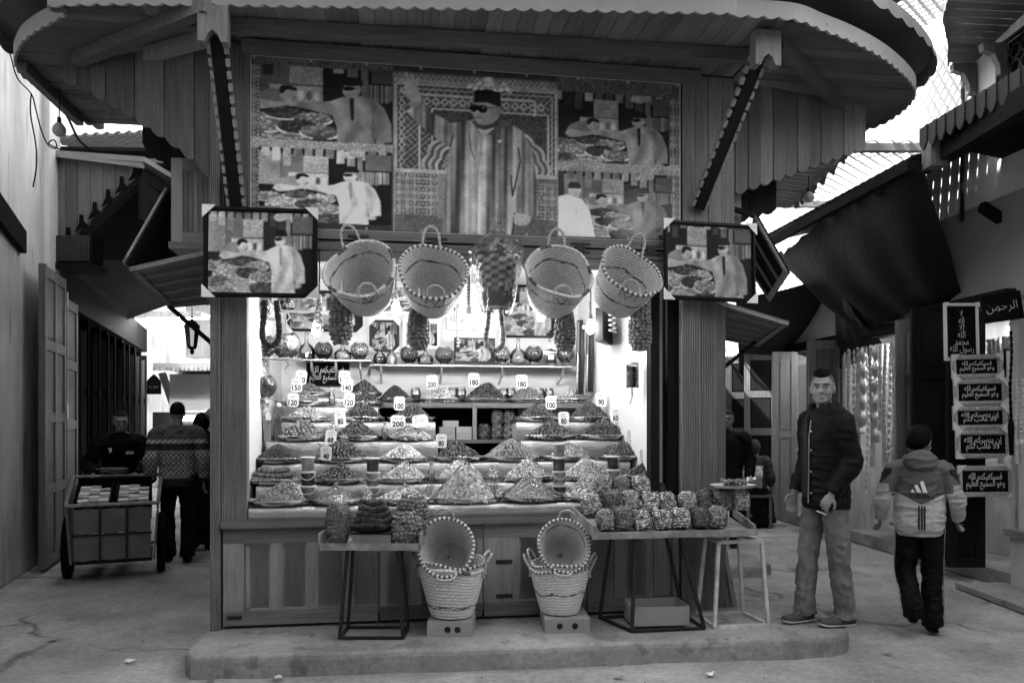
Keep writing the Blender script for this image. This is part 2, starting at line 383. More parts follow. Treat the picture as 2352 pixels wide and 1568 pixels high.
for nm, a, b, k, dd in [('tier', s_l, s_r, 6, .31), ('tier', s_l, s_r, 5, .26), ('tier', s_l, s_r, 4, .26),
                    ('tier', s_l, sL(1006, .8), 3, .26), ('tier', sL(1197, .8), sL(1478, .8), 3, .26),
                    ('tier', sL(640, 1.05), sL(1000, 1.05), 2, .22), ('tier', sL(1185, 1.05), sL(1420, 1.05), 2, .24),
                    ('tier', sL(652, 1.25), sL(868, 1.25), 1, .2), ('tier', sL(655, 1.42), sL(866, 1.42), 0, .3)]:
    d0, z1 = TIER[k]; zb = {6: .905, 5: .972, 4: 1.10, 3: 1.245, 2: 1.41, 1: 1.565, 0: 1.70}[k]
    P(nm, 'foil', drape(a, b, d0, d0+dd, zb-.01, z1, k), smooth=True)
    P('tier_core', 'card', MB().box(a+.004, b-.004, d0+.02, d0+dd, .2 if k > 3 else zb-.1, z1-.012))
# interior shell
BW = 1.95
bx('back_wall', 'white_wall', .1, 3.12, BW, BW+.06, .2, 2.92)
bx('inner_wall', 'white_wall', .06, .13, .1, BW-.002, .9, 2.92)
P('inner_wall', 'white_wall', MB().prism([(3.0, BW-.002), (3.2, .16), (3.26, .16), (3.06, BW-.002)], .2, 2.92))
bx('stall_ceiling', 'white_wall', .1, 3.3, .12, BW+.06, 2.921, 2.96)
bx('side_board', 'wood_z', -.02, .055, .12, 2.6, .14, 4.2); bx('side_board', 'wood_z', 3.3, 3.36, .18, 2.6, .14, 4.2)
bx('rear_board', 'wood_z', -.02, 3.36, 2.6, 2.65, .14, 4.2)
# lintel with the hinged flap above the opening
a, b = sL(574), sL(1566)
bx('lintel', 'wood_x', a, b, -.03, .08, 2.862, 2.925)
bx('flap_rail', 'wood_x', a, b, -.03, .05, 2.785, 2.845)
bx('flap_rail', 'wood_x', a, b, -.02, .02, 2.70, 2.782)
bx('flap_gap', 'black', a, b, .03, .06, 2.845, 2.862)
for x in (823, 1003, 1170, 1333, 1495, 700):
    s, z = sp(x, 545, -.03)
    bx('hinge', 'dark_metal', s-.075, s+.075, -.036, -.03, 2.875, 2.893); bx('hinge', 'dark_metal', s-.075, s+.075, -.036, -.031, 2.815, 2.833)
    bx('hinge', 'dark_metal', s-.03, s+.03, -.04, -.033, 2.834, 2.874)
# upper front: boards left and right of the banner, back board behind it
bx('banner_board', 'wood_dark_z', sL(574), sL(1566), .01, .04, 2.927, 4.2)
s = sL(1568); i = 0
while s < SW-.02:
    wd = .105; bx('plank', 'wood_z', s, min(s+wd, SW)-.004, .0+.004*(i % 2), .03, 2.955, 4.2); s += wd; i += 1
bx('head_beam', 'wood_x', sL(560), sL(1600), -.09, .0, 4.13, 4.2)
# splayed upper faces on both sides: vertical boards with a scalloped bottom edge
def splay(p0, p1, zb, ztop=4.2, wd=.115, mat='wood_z', push=0.):
    a = Vector((p0[0], p0[1], 0)); b = Vector((p1[0], p1[1], 0)); L = (b-a).length; e = (b-a)/L; n = Vector((e.y, -e.x, 0))
    k = int(L/wd)
    for i in range(k):
        t0 = i*L/k; t1 = (i+1)*L/k-.004
        zz = [zb(t0/L), zb(t1/L)]; m = (zz[0]+zz[1])/2
        A = a+e*t0+n*push; B = a+e*t1+n*push
        pts = [A+Vector((0, 0, zz[0]))]
        for q in range(1, 6):
            f = q/6; pts.append(A+(B-A)*f+Vector((0, 0, zz[0]+(zz[1]-zz[0])*f-.03*math.sin(PI*f))))
        pts += [B+Vector((0, 0, zz[1])), B+Vector((0, 0, ztop)), A+Vector((0, 0, ztop))]
        P('plank', mat, MB().slab(pts, -n, .02+.006*(i % 2)))
lA, lB = loc2(atZ(498, 100, 4.2)), loc2(atZ(150, 145, 4.2))
splay((sL(484)-.01, .06), lB, lambda t: 3.28+.78*min(1, t*1.05)**.8)
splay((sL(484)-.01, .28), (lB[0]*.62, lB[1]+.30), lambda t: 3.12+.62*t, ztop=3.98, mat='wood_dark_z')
rA, rB = (SW+.01, .06), loc2(atZ(1984, 245, 4.2))
splay(rB, rA, lambda t: 3.86-.52*t)
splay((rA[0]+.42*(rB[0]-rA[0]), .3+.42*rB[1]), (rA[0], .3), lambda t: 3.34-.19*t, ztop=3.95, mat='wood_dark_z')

# ================================================================== canopy: outline from the photographed rim
rim_px = [(235, 5), (148, 32), (111, 50), (77, 69), (50, 91), (34, 121), (32, 141), (47, 168), (87, 198), (134, 232), (188, 275), (235, 296)]
rim_r = [(1552, 24), (1688, 31), (1824, 41), (1892, 65), (1960, 92), (2028, 129), (2079, 170), (2103, 204), (2096, 231), (2062, 262), (2011, 289), (1892, 326)]
ZC = 4.2
left = [loc2(atZ(x, y, ZC)) for x, y in rim_px]; right = [loc2(atZ(x, y, ZC)) for x, y in rim_r]
outl = [tuple(p) for p in spl(left[::-1]+right, 8)]
iL = max(range(len(outl)), key=lambda i: -outl[i][1] if outl[i][0] < 1 else -9)
cor_l = left[0]; cor_r = right[2]
def front_d(s):
    best = None
    for (a, b), (c, d) in zip(outl[:-1], outl[1:]):
        if (a-s)*(c-s) <= 0 and abs(a-c) > 1e-6:
            y = b+(d-b)*(s-a)/(c-a); best = y if best is None else min(best, y)
    return best
def side_s(d, sgn):
    best = None
    for (a, b), (c, e) in zip(outl[:-1], outl[1:]):
        if (b-d)*(e-d) <= 0 and abs(b-e) > 1e-6:
            x = a+(c-a)*(d-b)/(e-b)
            if x*sgn > (2 if sgn > 0 else -1.2): best = x if best is None else (max(best, x) if sgn > 0 else min(best, x))
    return best
s = cor_l[0]; i = 0
while s < cor_r[0]:
    e = min(s+.105, cor_r[0])-.004
    def inner(q): return cor_l[1]*q/cor_l[0] if q < 0 else (cor_r[1]*(q-SW)/(cor_r[0]-SW) if q > SW else .02)
    z = ZC+.02+random.uniform(-.002, .004)
    o0, o1 = front_d(s), front_d(e)
    if o0 is not None and o1 is not None and inner((s+e)/2)-o0 > .02:
        P('plank', 'wood_y', MB().slab([(s, o0, z), (e, o1, z), (e, inner(e), z), (s, inner(s), z)], (0, 0, 1), .02))
    s += .105; i += 1
for sgn, c, base in ((-1, cor_l, 0.), (1, cor_r, SW)):
    d = c[1]
    while d < 1.9:
        e = d+.101
        def inner(q): return base+(c[0]-base)*q/c[1] if q < 0 else base
        o0, o1 = side_s(d+.001, sgn), side_s(e, sgn)
        if o0 is not None and o1 is not None and abs(o0-inner(d)) > .02:
            z = ZC+.02+random.uniform(-.002, .004)
            q = [(inner(d), d, z), (o0, d, z), (o1, e, z), (inner(e), e, z)]
            P('plank', 'wood_x', MB().slab(q if sgn > 0 else q[::-1], (0, 0, 1), .02))
        d += .105
# scalloped fascia board running round the rim
def band(pts, z0, z1, wave, lam, thick, name, mat, flare=0.):
    acc = 0; rr = []; m = []
    for (a, b), (c, d) in zip(pts[:-1], pts[1:]):
        L = math.dist((a, b), (c, d)); k = max(1, int(L/.012))
        for q in range(k): m.append((a+(c-a)*q/k, b+(d-b)*q/k, acc+L*q/k))
        acc += L
    cen = (1.8, .9)
    for x, y, t in m:
        zz = z0-wave*abs(math.sin(PI*t/lam)); v = Vector((x-cen[0], y-cen[1])).normalized()
        o = (x+v.x*flare, y+v.y*flare); i_ = (o[0]-v.x*thick, o[1]-v.y*thick)
        rr.append([(o[0], o[1], zz), (x+v.x*.002, y+v.y*.002, z1), (x-v.x*thick, y-v.y*thick, z1), (i_[0], i_[1], zz)])
    mb = MB(); mb.rings(rr, True, True); return P(name, mat, mb)
M('fascia_paint', .25, .55, .3, .12, 4, bump=.05, blotch=.1)
M('roof_sheet', .12, .5, .4, .25, 3, (1, 1, .3), blotch=.3)
band(outl, ZC-.002, ZC+.095, .022, .105, .018, 'fascia', 'fascia_paint')
P('roof_deck', 'wood_dark_x', MB().prism(outl, ZC+.055, ZC+.085))
big = [(1.8+(x-1.8)*1.035, .9+(y-.9)*1.05) for x, y in outl]
P('roof_sheet', 'roof_sheet', MB().prism(big, ZC+.30, ZC+.32))
band(big, ZC+.22, ZC+.31, .03, .2, .006, 'roof_edge', 'roof_sheet', flare=.03)
# purlins and hip beams under the soffit
bm = lambda a, b, wd, ht, mat='wood_x', nm='beam': P(nm, mat, MB().beam(a, b, wd, ht))
zb = ZC-.03
bm((cor_l[0]*.42, cor_l[1]*.7, zb), (SW+.1, -.42, zb), .07, .085)
pz = lambda x, y: (*loc2(atZ(x, y, zb)), zb)
bm(pz(478, 14), pz(176, 138), .08, .09)
bm(pz(484, 84), pz(340, 128), .08, .09, 'wood_pale')
bm(pz(1790, 100), pz(1932, 246), .07, .09)
bm((left[6][0]*.97, left[6][1]+.02, zb), (left[6][0]*.97, 1.6, zb), .06, .07)
# braces with dentil trim, each with a bracket head
def brace(p_bot, p_top, label=None):
    a = Vector(p_bot); b = Vector(p_top); d = (b-a).normalized(); r = d.cross(Vector((EX.y*0, -1, 0))).normalized()
    br = P('brace', 'wood_dark_z', MB().beam(a, b, .075, .06, (0, -1, 0)))
    L = (b-a).length; n = int(L/.07)
    for sd in (-1, 1):
        mb = MB()
        for i in range(n):
            c = a+d*(i+.5)*L/n+r*sd*.052
            mb.beam(c-d*.024, c+d*.024, .022, .05, (0, -1, 0))
        tr = P('dentil_trim', 'wood_pale', mb, br); tr['kind'] = 'stuff'
    h = .17; P('bracket_head', 'wood_z', MB().slab([(b.x-.09, b.y-.05, b.z+.06), (b.x-.09, b.y-.05, b.z-h), (b.x-.05, b.y-.05, b.z-h), (b.x-.03, b.y-.05, b.z-h+.05), (b.x, b.y-.05, b.z-h+.075), (b.x+.03, b.y-.05, b.z-h+.05), (b.x+.05, b.y-.05, b.z-h), (b.x+.09, b.y-.05, b.z-h), (b.x+.09, b.y-.05, b.z+.06)], (0, 1, 0), .09))
s, z = sp(545, 478, 0); t = loc2(atZ(492, 42, 4.12)); brace((s, -.02, z), (t[0], t[1], 4.12))
s, z = sp(1602, 480, 0); t = loc2(atZ(1757, 98, 4.12)); brace((s, -.02, z), (t[0], t[1], 4.12))

# ================================================================== side hatches and cabinets
def panel_leaf(name, c, mat='wood_x', battens=0, parent=None, frame=.05, t=.03, edge_mat='wood_pale', up=None):
    """a framed leaf given four corners c (loop); battens across it"""
    A, B, C, D = [Vector(q) for q in c]; n = (B-A).cross(D-A).normalized()
    o = P(name, mat, MB().slab([A, B, C, D], n, t*.5), parent)
    for p, q, r in ((A, B, D-A), (C, D, A-D), (B, C, A-B), (D, A, B-A)):
        r = r.normalized()*frame; P('leaf_frame', edge_mat, MB().slab([p, q, q+r, p+r], -n, t*.6), o)
    for i in range(battens):
        f = (i+1)/(battens+1); u = A+(D-A)*f; v = B+(C-B)*f; r = (D-A).normalized()*.035
        P('batten', edge_mat, MB().slab([u, v, v+r, u+r], -n, t*.5), o)
    return o
ls = lambda x, y, Y: (lambda p: (*loc2(p), p.z))(atY(x, y, Y))
panel_leaf('hatch_leaf', [ls(296, 618, 5.5), ls(482, 577, 5.5), ls(486, 694, 6.55), ls(388, 703, 6.55)], battens=4)
panel_leaf('hatch_leaf', [ls(384, 432, 5.62), ls(286, 604, 5.5), ls(372, 690, 6.5), ls(440, 560, 6.6)], battens=3, mat='wood_dark_x')
bm(ls(388, 703, 6.5), ls(500, 800, 6.4), .03, .03, 'wood_dark_x', 'prop')
panel_leaf('hatch_leaf', [ls(1812, 742, 6.2), ls(1640, 690, 6.0), ls(1650, 775, 7.4), ls(1742, 792, 7.4)][::-1], battens=4)
panel_leaf('hatch_leaf', [ls(1735, 492, 6.1), ls(1812, 628, 6.2), ls(1770, 690, 7.1), ls(1712, 600, 7.1)], battens=2, mat='wood_dark_x')
bm(ls(1740, 780, 7.3), ls(1655, 850, 6.6), .025, .025, 'wood_dark_x', 'prop')
bx('side_cladding', 'wood_z', SW-.06, SW-.01, .16, 2.6, .14, 4.2)
for x, y, Y_ in ((1735, 494, 6.12), (1714, 602, 7.08)):
    q0 = ls(x, y, Y_); bm(q0, (SW-.03, q0[1]+.02, q0[2]+.06), .035, .035, 'wood_dark_x', 'stay')
def cabinet(x0, x1, y0, y1, Y, k):
    a = ls(x0, y1, Y); b = ls(x1, y0, Y); d = a[1]
    o = bx('cabinet', 'wood_z', a[0], b[0], d+.021, d+.3, a[2], b[2])
    wd = (b[0]-a[0]-.16)/k
    for i in range(k): bx('panel', 'wood_z', a[0]+.08+wd*i+.002, a[0]+.08+wd*(i+1)-.002, d+.008, d+.022, a[2]+.08, b[2]-.09, o)
    bx('stile', 'wood_pale', a[0], a[0]+.078, d, d+.02, a[2], b[2], o); bx('stile', 'wood_pale', b[0]-.078, b[0], d, d+.02, a[2], b[2], o)
    bx('rail', 'wood_x', a[0]+.079, b[0]-.079, d, d+.02, b[2]-.088, b[2], o); bx('rail', 'wood_x', a[0]+.079, b[0]-.079, d, d+.02, a[2], a[2]+.078, o)
    bx('sill', 'wood_x', a[0]-.01, b[0]+.01, d-.03, d+.3, a[2]-.05, a[2]-.001, o)
cabinet(393, 500, 362, 556, 5.62, 5)
cabinet(1655, 1706, 415, 560, 6.15, 3)
# ================================================================== buildings and alleys round the stall
def wline(a, b):
    a = Vector((a[0], a[1], 0)); b = Vector((b[0], b[1], 0)); e = (b-a).normalized(); return a, e, (b-a).length, Vector((e.y, -e.x, 0))
def hull(name, mat, poly, z0, z1, parent): return MB().prism(poly, z0, z1).build(name, mat, parent)
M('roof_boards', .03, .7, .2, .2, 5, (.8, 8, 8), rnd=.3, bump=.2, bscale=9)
# ---- left plaster house
LW = lambda Y: -4.82-.328*(Y-7.32)
lh = thing('plaster_house', 'tall stained plaster house wall along the left alley', 'building')
hull('wall', 'plaster_dirty', [(LW(-7), -7), (LW(9.32), 9.32), (LW(9.32)-6, 9.32), (LW(-7)-6, -7)], 0, 15, lh)
q = lambda x, y, X_off=0., Y=None: atY(x, y, Y)
def wall_box(parent, name, mat, Y0, Y1, z0, z1, out, into=.1, wl=LW, sgn=1):
    """a box lying on an alley wall (wl gives the wall's x at a depth Y), standing out of it"""
    pts = [(wl(Y0)-sgn*into, Y0), (wl(Y0)+sgn*out, Y0), (wl(Y1)+sgn*out, Y1), (wl(Y1)-sgn*into, Y1)]
    return MB().prism(pts if sgn > 0 else pts[::-1], z0, z1).build(name, mat, parent)
def wrow(px, wl):                        # depth at which an alley wall is seen at picture column px
    lo, hi = 3., 40.
    for _ in range(50):
        m = (lo+hi)/2; c = CX+F*wl(m)/m
        if (c < px) == (wl(10) < 0): lo = m
        else: hi = m
    return lo
wall_box(lh, 'corner_pier', 'plaster', 8.86, 9.34, 0, 10.6, .06)
bY0, bY1 = wrow(-30, LW), wrow(58, LW)
MB().hexa([(LW(6.2)-.1, 6.2, 3.55), (LW(6.2)+.07, 6.2, 3.55), (LW(7.95)+.07, 7.95, 3.28), (LW(7.95)-.1, 7.95, 3.28), (LW(6.2)-.1, 6.2, 3.85), (LW(6.2)+.07, 6.2, 3.85), (LW(7.95)+.07, 7.95, 3.5), (LW(7.95)-.1, 7.95, 3.5)]).build('wooden_lintel', 'wood_dark_x', lh)
# open panelled door leaf lying along the wall
dl = thing('door_leaf', 'tall panelled wooden door folded open against the left plaster wall', 'door', (LW(8.05)+.16, 8.05, 0), math.atan2(LW(9.75)-LW(8.05)-.02, 1.7)*-1)
def leaf_panels(parent, wd, z0, z1, rows, cols, t=.045, mat='wood_z', mat2='wood_z', axis='y', ox=0.):
    """framed door leaf in the y-z plane (axis y) or x-z plane (axis x)"""
    def b(name, m, u0, u1, d0, d1, a, c):
        return (MB().box(d0, d1, u0+ox, u1+ox, a, c) if axis == 'y' else MB().box(u0+ox, u1+ox, d0, d1, a, c)).build(name, m, parent)
    b('door_board', mat, 0, wd, 0, t, z0, z1); s1 = t if axis == 'y' else -.018; s2 = s1+.018
    st = .09; cw = (wd-st)/cols; rh = (z1-z0-.12)/rows
    for i in range(cols+1): b('stile', mat2, cw*i, cw*i+st, s1, s2, z0, z1)
    for c in range(cols):
        for r_ in range(rows+1): b('rail', mat2, cw*c+st+.001, cw*(c+1)-.001, s1, s2-.001, z0+rh*r_, z0+rh*r_+.11)
        for r_ in range(rows): b('panel', mat, cw*c+st+.02, cw*(c+1)-.02, s1, s1+.007, z0+rh*r_+.13, z0+rh*(r_+1)-.02)
leaf_panels(dl, 1.0, .03, 3.2, 4, 2); leaf_panels(dl, .62, .05, 3.0, 4, 1, ox=1.03)
for z in (2.9, 1.6, .5): MB().box(.046, .075, 1.0, 1.03, z, z+.16).build('hinge', 'steel', dl)
# ---- timber shop fronts further along the left alley
sf = thing('shop_row', 'dark row of folded shop doors along the left alley', 'building')
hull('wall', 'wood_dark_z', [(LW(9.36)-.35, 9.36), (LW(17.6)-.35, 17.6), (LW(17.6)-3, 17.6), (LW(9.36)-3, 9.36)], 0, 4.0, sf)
wall_box(sf, 'threshold', 'concrete', 9.4, 17, 0, .12, .02, .36)
Y = 9.95; k = 0
while Y < 16.6:
    h = 3.0-.05*(k % 3); X = LW(Y); wd = .30+.05*(k % 3)
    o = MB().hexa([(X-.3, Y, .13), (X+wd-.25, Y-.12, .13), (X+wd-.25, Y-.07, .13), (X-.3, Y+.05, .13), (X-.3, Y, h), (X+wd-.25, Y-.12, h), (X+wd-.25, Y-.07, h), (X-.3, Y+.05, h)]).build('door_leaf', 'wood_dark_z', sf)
    MB().box(X+wd-.35, X+wd-.28, Y-.13, Y-.112, .2, h-.1).build('stile', 'wood_z', o)
    MB().box(X-.25, X-.18, Y-.045, Y-.025, .2, h-.1).build('stile', 'wood_pale', o)
    for z in (.9, 1.9): MB().box(X+wd-.275, X+wd-.245, Y-.14, Y-.1, z, z+.12).build('hinge', 'black', o)
    Y += .42+.16*(k % 4 == 3); k += 1
wall_box(sf, 'fascia_board', 'wood_dark_x', 9.4, 16.8, 3.02, 3.5, .05, .3)
# hanging wares glimpsed in the first dark opening
for i in range(9):
    Yh = 9.45+.05*i; X = LW(Yh)-.05-.1*(i % 3)
    tube = [(X+.02*math.sin(z*5+i), Yh+.01*math.sin(z*7), 2.5-z) for z in np.linspace(0, 1.6+.25*(i % 3), 18)]
    MB().tube(tube, [.012+.01*abs(math.sin(j*1.9+i)) for j in range(18)], 6).build('bead_string', 'steel', None, label=['nearest', 'second', 'third', 'fourth', 'fifth', 'sixth', 'seventh', 'eighth', 'farthest'][i]+' string of beads hanging in the first dark doorway of the left alley', cat='beads', group='bead strings in the dark left doorway')
# ---- overhanging timber bay with a pointed trim, over the shops
bay = thing('timber_bay', 'plank clad timber bay overhanging the left alley above the shops', 'bay')
p0 = atY(122, 350, 9.25); p1 = atY(326, 382, 9.0)
def bz(t): return 3.52+.92*t
k = 7
for i in range(k):
    a = p0.lerp(p1, i/k); b = p0.lerp(p1, (i+1)/k-.006)
    MB().slab([(a.x, a.y, bz(i/k)), (b.x, b.y, bz((i+1)/k)), (b.x, b.y, b.z), (a.x, a.y, a.z)], (0, 1, 0), .03).build('plank', 'wood_z', bay)
for i in range(7):
    t = .04+i*.15; a = p0.lerp(p1, t); z = bz(t)
    MB().slab([(a.x-.075, a.y-.02, z-.05), (a.x+.075, a.y-.02, z+.03), (a.x+.022, a.y-.02, z+.075), (a.x+.018, a.y-.02, z+.15), (a.x-.018, a.y-.02, z+.15), (a.x-.022, a.y-.02, z+.055)], (0, -1, 0), .02).build('finial', 'black', bay)
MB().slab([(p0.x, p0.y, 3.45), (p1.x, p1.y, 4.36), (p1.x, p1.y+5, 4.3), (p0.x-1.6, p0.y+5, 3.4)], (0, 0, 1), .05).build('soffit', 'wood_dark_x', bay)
MB().slab([(p0.x-.4, p0.y, p0.z), (p1.x+.1, p1.y-.15, p1.z), (p1.x+.1, p1.y+4, p1.z+.2), (p0.x-2.2, p0.y+4, p0.z+.2)], (0, 0, 1), .06).build('roof', 'fascia_paint', bay)
MB().beam((p0.x-.1, p0.y-.06, p0.z-.02), (p1.x+.06, p1.y-.1, p1.z-.02), .05, .07).build('eaves_board', 'fascia_paint', bay)
MB().slab([(p1.x, p1.y, 3.9), (p1.x, p1.y, p1.z), (p1.x-.2, p1.y+4, p1.z), (p1.x-.2, p1.y+4, 3.9)], (-1, 0, 0), .04).build('side_cladding', 'wood_dark_z', bay)
# lattice window box under the bay
lw_ = thing('lattice_window', 'small dark lattice window box projecting from the left wall', 'window', atY(165, 600, 9.15))
lw_.scale = (.72, .72, .72)
MB().box(-.33, .33, -.06, .5, -.12, -.03).build('sill', 'wood_dark_x', lw_); MB().box(-.31, .31, .0, .4, 0, .42).build('box_body', 'black', lw_)
mb = MB()
for i in range(20):
    mb.beam((-.29+i*.03, -.012, .0), (-.29+i*.03, -.012, .42), .008, .006, (0, 1, 0)); 
for i in range(14): mb.beam((-.3, -.02, .02+i*.03), (.3, -.02, .02+i*.03), .008, .006)
mb.build('lattice', 'wood_z', lw_)['kind'] = 'stuff'
for x in (-.32, .3): MB().box(x, x+.04, -.03, .0, -.03, .45).build('stile', 'wood_dark_z', lw_)
# roof over the left alley, light well and end house
lr = thing('alley_roof', 'dark plank roof over the left alley', 'roof')
for i in range(12):
    Y0 = 9.6+i*.3; z = 4.95-.09*i
    MB().hexa([(-8.6, Y0, z), (-1.6, Y0, z-.1), (-1.6, Y0+.29, z-.1), (-8.6, Y0+.29, z), (-8.6, Y0, z+.04), (-1.6, Y0, z-.06), (-1.6, Y0+.29, z-.06), (-8.6, Y0+.29, z+.04)]).build('plank', 'roof_boards', lr)
hull('upper_wall', 'plaster', [(LW(9.4)-.25, 9.4), (LW(14)-.25, 14), (LW(14)-2, 14), (LW(9.4)-2, 9.4)], 4.0, 7.5, sf)
lt = thing('roof_lattice', 'scrap of white wooden lattice above the left alley awning', 'lattice', (-5.6, 9.3, 4.95))
def lattice(parent, nx, ny, sx, sy, wd=.03, th=.02, mat='wood_pale', tilt=0):
    mb = MB()
    for k in range(-ny, nx):
        a = (max(k, 0), max(-k, 0)); L = min(nx-a[0], ny-a[1]); b = (a[0]+L, a[1]+L)
        if L > .5: mb.beam((a[0]*sx, a[1]*sy, 0), (b[0]*sx, b[1]*sy, 0), wd, th)
    for k in range(0, nx+ny):
        a = (min(k, nx), max(0, k-nx)); b = (max(0, k-ny), min(k, ny))
        if a != b: mb.beam((a[0]*sx, a[1]*sy, th), (b[0]*sx, b[1]*sy, th), wd, th)
    o = mb.build('lattice_bars', mat, parent); o['kind'] = 'stuff'; return o
lattice(lt, 24, 22, .13, .13, .03)
lt.rotation_euler = (R(8), R(-3), 0)
eh = thing('end_house', 'pale plaster house closing off the far end of the left alley', 'building')
hull('wall', 'plaster_dirty', [(-11, 18), (-2.5, 18), (-2.5, 20), (-11, 20)], 0, 6, eh)
a = atY(366, 848, 17.2); b = atY(520, 840, 17.2)
MB().box(a.x, b.x, 16.9, 17.99, a.z, a.z+.12).build('ledge', 'fascia_paint', eh)
for i in range(16): MB().box(a.x+i*.1, a.x+.08+i*.1, 16.88, 16.9, a.z-.05, a.z+.03).build('tile', 'concrete', eh)
MB().beam(atY(372, 856, 17.6), atY(398, 930, 17.9), .14, .1).build('bracket', 'concrete', eh)
a = atY(398, 860, 17.9); b = atY(520, 943, 17.9); MB().box(a.x, b.x, 17.7, 17.99, b.z, a.z).build('shop_blind', 'white_wall', eh)
a = atY(350, 1000, 17.95); b = atY(520, 946, 17.95); MB().box(a.x, b.x, 17.96, 17.99, b.z-1.2, b.z).build('shop_opening', 'wood_dark_x', eh)
for i in range(7):
    a = atY(405+i*14, 964, 17.9); MB().box(a.x, a.x+.1, 17.9, 17.95, a.z-.02, a.z+.1).build('shop_light', 'lit_tube', eh)
a = atY(425, 770, 17.9); MB().box(a.x, a.x+1.5, 17.92, 17.99, a.z-.5, a.z+.9).build('window_shutter', 'wood_z', eh)
lt2 = thing('tube_light', 'bright fluorescent tube over the far shop in the left alley', 'lamp', atY(405, 728, 15.5))
EM('bright_tube', 32.0); MB().tube([(-.6, 0, 0), (.6, .1, 0)], .03, 8).build('tube', 'bright_tube', lt2); MB().box(-.65, .65, -.35, .3, .035, .07).build('fitting', 'white_metal', lt2); MB().box(-.65, .65, -.37, -.35, -.06, .07).build('hood_lip', 'white_metal', lt2)  # wide hood and lip added to keep the tube's light off the ceiling
pl = thing('wall_plaque', 'dark arched metal plaque with pale writing in the far left alley', 'sign', atY(353, 905, 15.5))
MB().slab([(-.14, 0, 0), (.14, 0, 0), (.14, 0, .26), (.07, 0, .34), (0, 0, .4), (-.07, 0, .34), (-.14, 0, .26)], (0, 1, 0), .03).build('plate', 'dark_metal', pl)
text_on(pl, arabic('درب'), .16, .07, (0, -.005, .14), (0, 0, 0), 'white_card')
# hanging lantern in the left alley
ln = thing('lantern', 'black metal lantern hanging at the left side of the stall', 'lantern', atY(441, 815, 6.6))
MB().lathe([(.0, .0), (.012, .01), (.02, .03), (.012, .045), (.035, .055), (.04, .07)], 8).build('base', 'black', ln)
MB().lathe([(.038, .07), (.062, .24)], 8).build('glass', 'glass', ln)
for i in range(8):
    t = 2*PI*i/8; MB().beam((.038*math.cos(t), .038*math.sin(t), .07), (.063*math.cos(t), .063*math.sin(t), .24), .006, .006).build('bar', 'black', ln)
MB().lathe([(.07, .24), (.06, .255), (.03, .285), (.012, .295), (.012, .32), (.0, .33)], 8).build('cap', 'black', ln)
MB().tube([(0, 0, .33), (0, 0, .44)], .004, 6).build('chain', 'black', ln); MB().beam((-.02, 0, .44), (.45, .1, .44), .015, .015).build('hook_arm', 'black', ln)

# ---- right side
RW = lambda Y: 4.75-.093*(Y-6.5)
rh_ = thing('market_house', 'plaster house with timber eaves along the right side of the square', 'building')
hull('wall', 'plaster', [(RW(-7), -7), (RW(-7)+5, -7), (RW(8.98)+5, 8.98), (RW(8.98), 8.98)], 4.46, 8.5, rh_)
hull('wall', 'plaster', [(RW(-7), -7), (RW(-7)+5, -7), (RW(8.7)+5, 8.7), (RW(8.7), 8.7)], 3.0, 4.46, rh_)
hull('wall', 'plaster_dirty', [(RW(-7), -7), (RW(-7)+5, -7), (RW(7.2)+5, 7.2), (RW(7.2), 7.2)], 0, 3.0, rh_)
hull('wall', 'plaster', [(RW(8.72)+.02, 8.72), (9, 8.72), (9, 15), (RW(15)+.02, 15)], 2.72, 4.45, rh_)
M('grey_render', .3, .9, .1, .08, 2, bump=.3, bscale=10, blotch=.1)
wall_box(rh_, 'render_panel', 'grey_render', 6.3, 8.3, 2.72, 3.7, .02, .02, RW, -1)
# eave near the top with plank soffit
def eave(parent, Y0, Y1, out, z, zin, wd=.13, mat='wood_x', scal=.05, name='plank', edge='wood_z'):
    Y = Y0
    while Y < Y1:
        e = Y+wd-.005
        MB().hexa([(RW(Y)-out, Y, z), (RW(Y)+.3, Y, zin), (RW(e)+.3, e, zin), (RW(e)-out, e, z), (RW(Y)-out, Y, z+.03), (RW(Y)+.3, Y, zin+.03), (RW(e)+.3, e, zin+.03), (RW(e)-out, e, z+.03)]).build(name, mat, parent)
        m = (Y+e)/2; X = RW(m)-out-.02
        pts = [(X, Y, z+.12), (X, e, z+.12)]+[(X, e+(Y-e)*k_/6, z-.03-scal*math.sin(PI*k_/6)) for k_ in range(7)]
        MB().slab(pts, (-1, 0, 0), .018).build('scallop_board', edge, parent)
        Y += wd
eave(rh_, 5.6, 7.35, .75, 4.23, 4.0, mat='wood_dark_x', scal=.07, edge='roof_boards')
MB().box(RW(7)-.72, RW(7)-.6, 5.6, 7.4, 4.0, 4.2).build('beam', 'wood_dark_x', rh_)
MB().beam((RW(7.3)-.7, 7.32, 3.95), (RW(7.3)-.7, 7.32, 4.2), .16, .16, (0, 1, 0)).build('corbel', 'wood_z', rh_)
MB().beam((RW(7.5)+.1, 7.45, 3.45), (RW(6.6)-.3, 7.36, 3.60), .07, .09).build('beam', 'wood_dark_x', rh_)
EP = [(4.38, 7.8, 5.16), (4.25, 7.55, 5.24), (4.0, 7.2, 5.32), (3.85, 6.8, 5.38), (3.75, 6.2, 5.46), (3.7, 5.4, 5.5)]
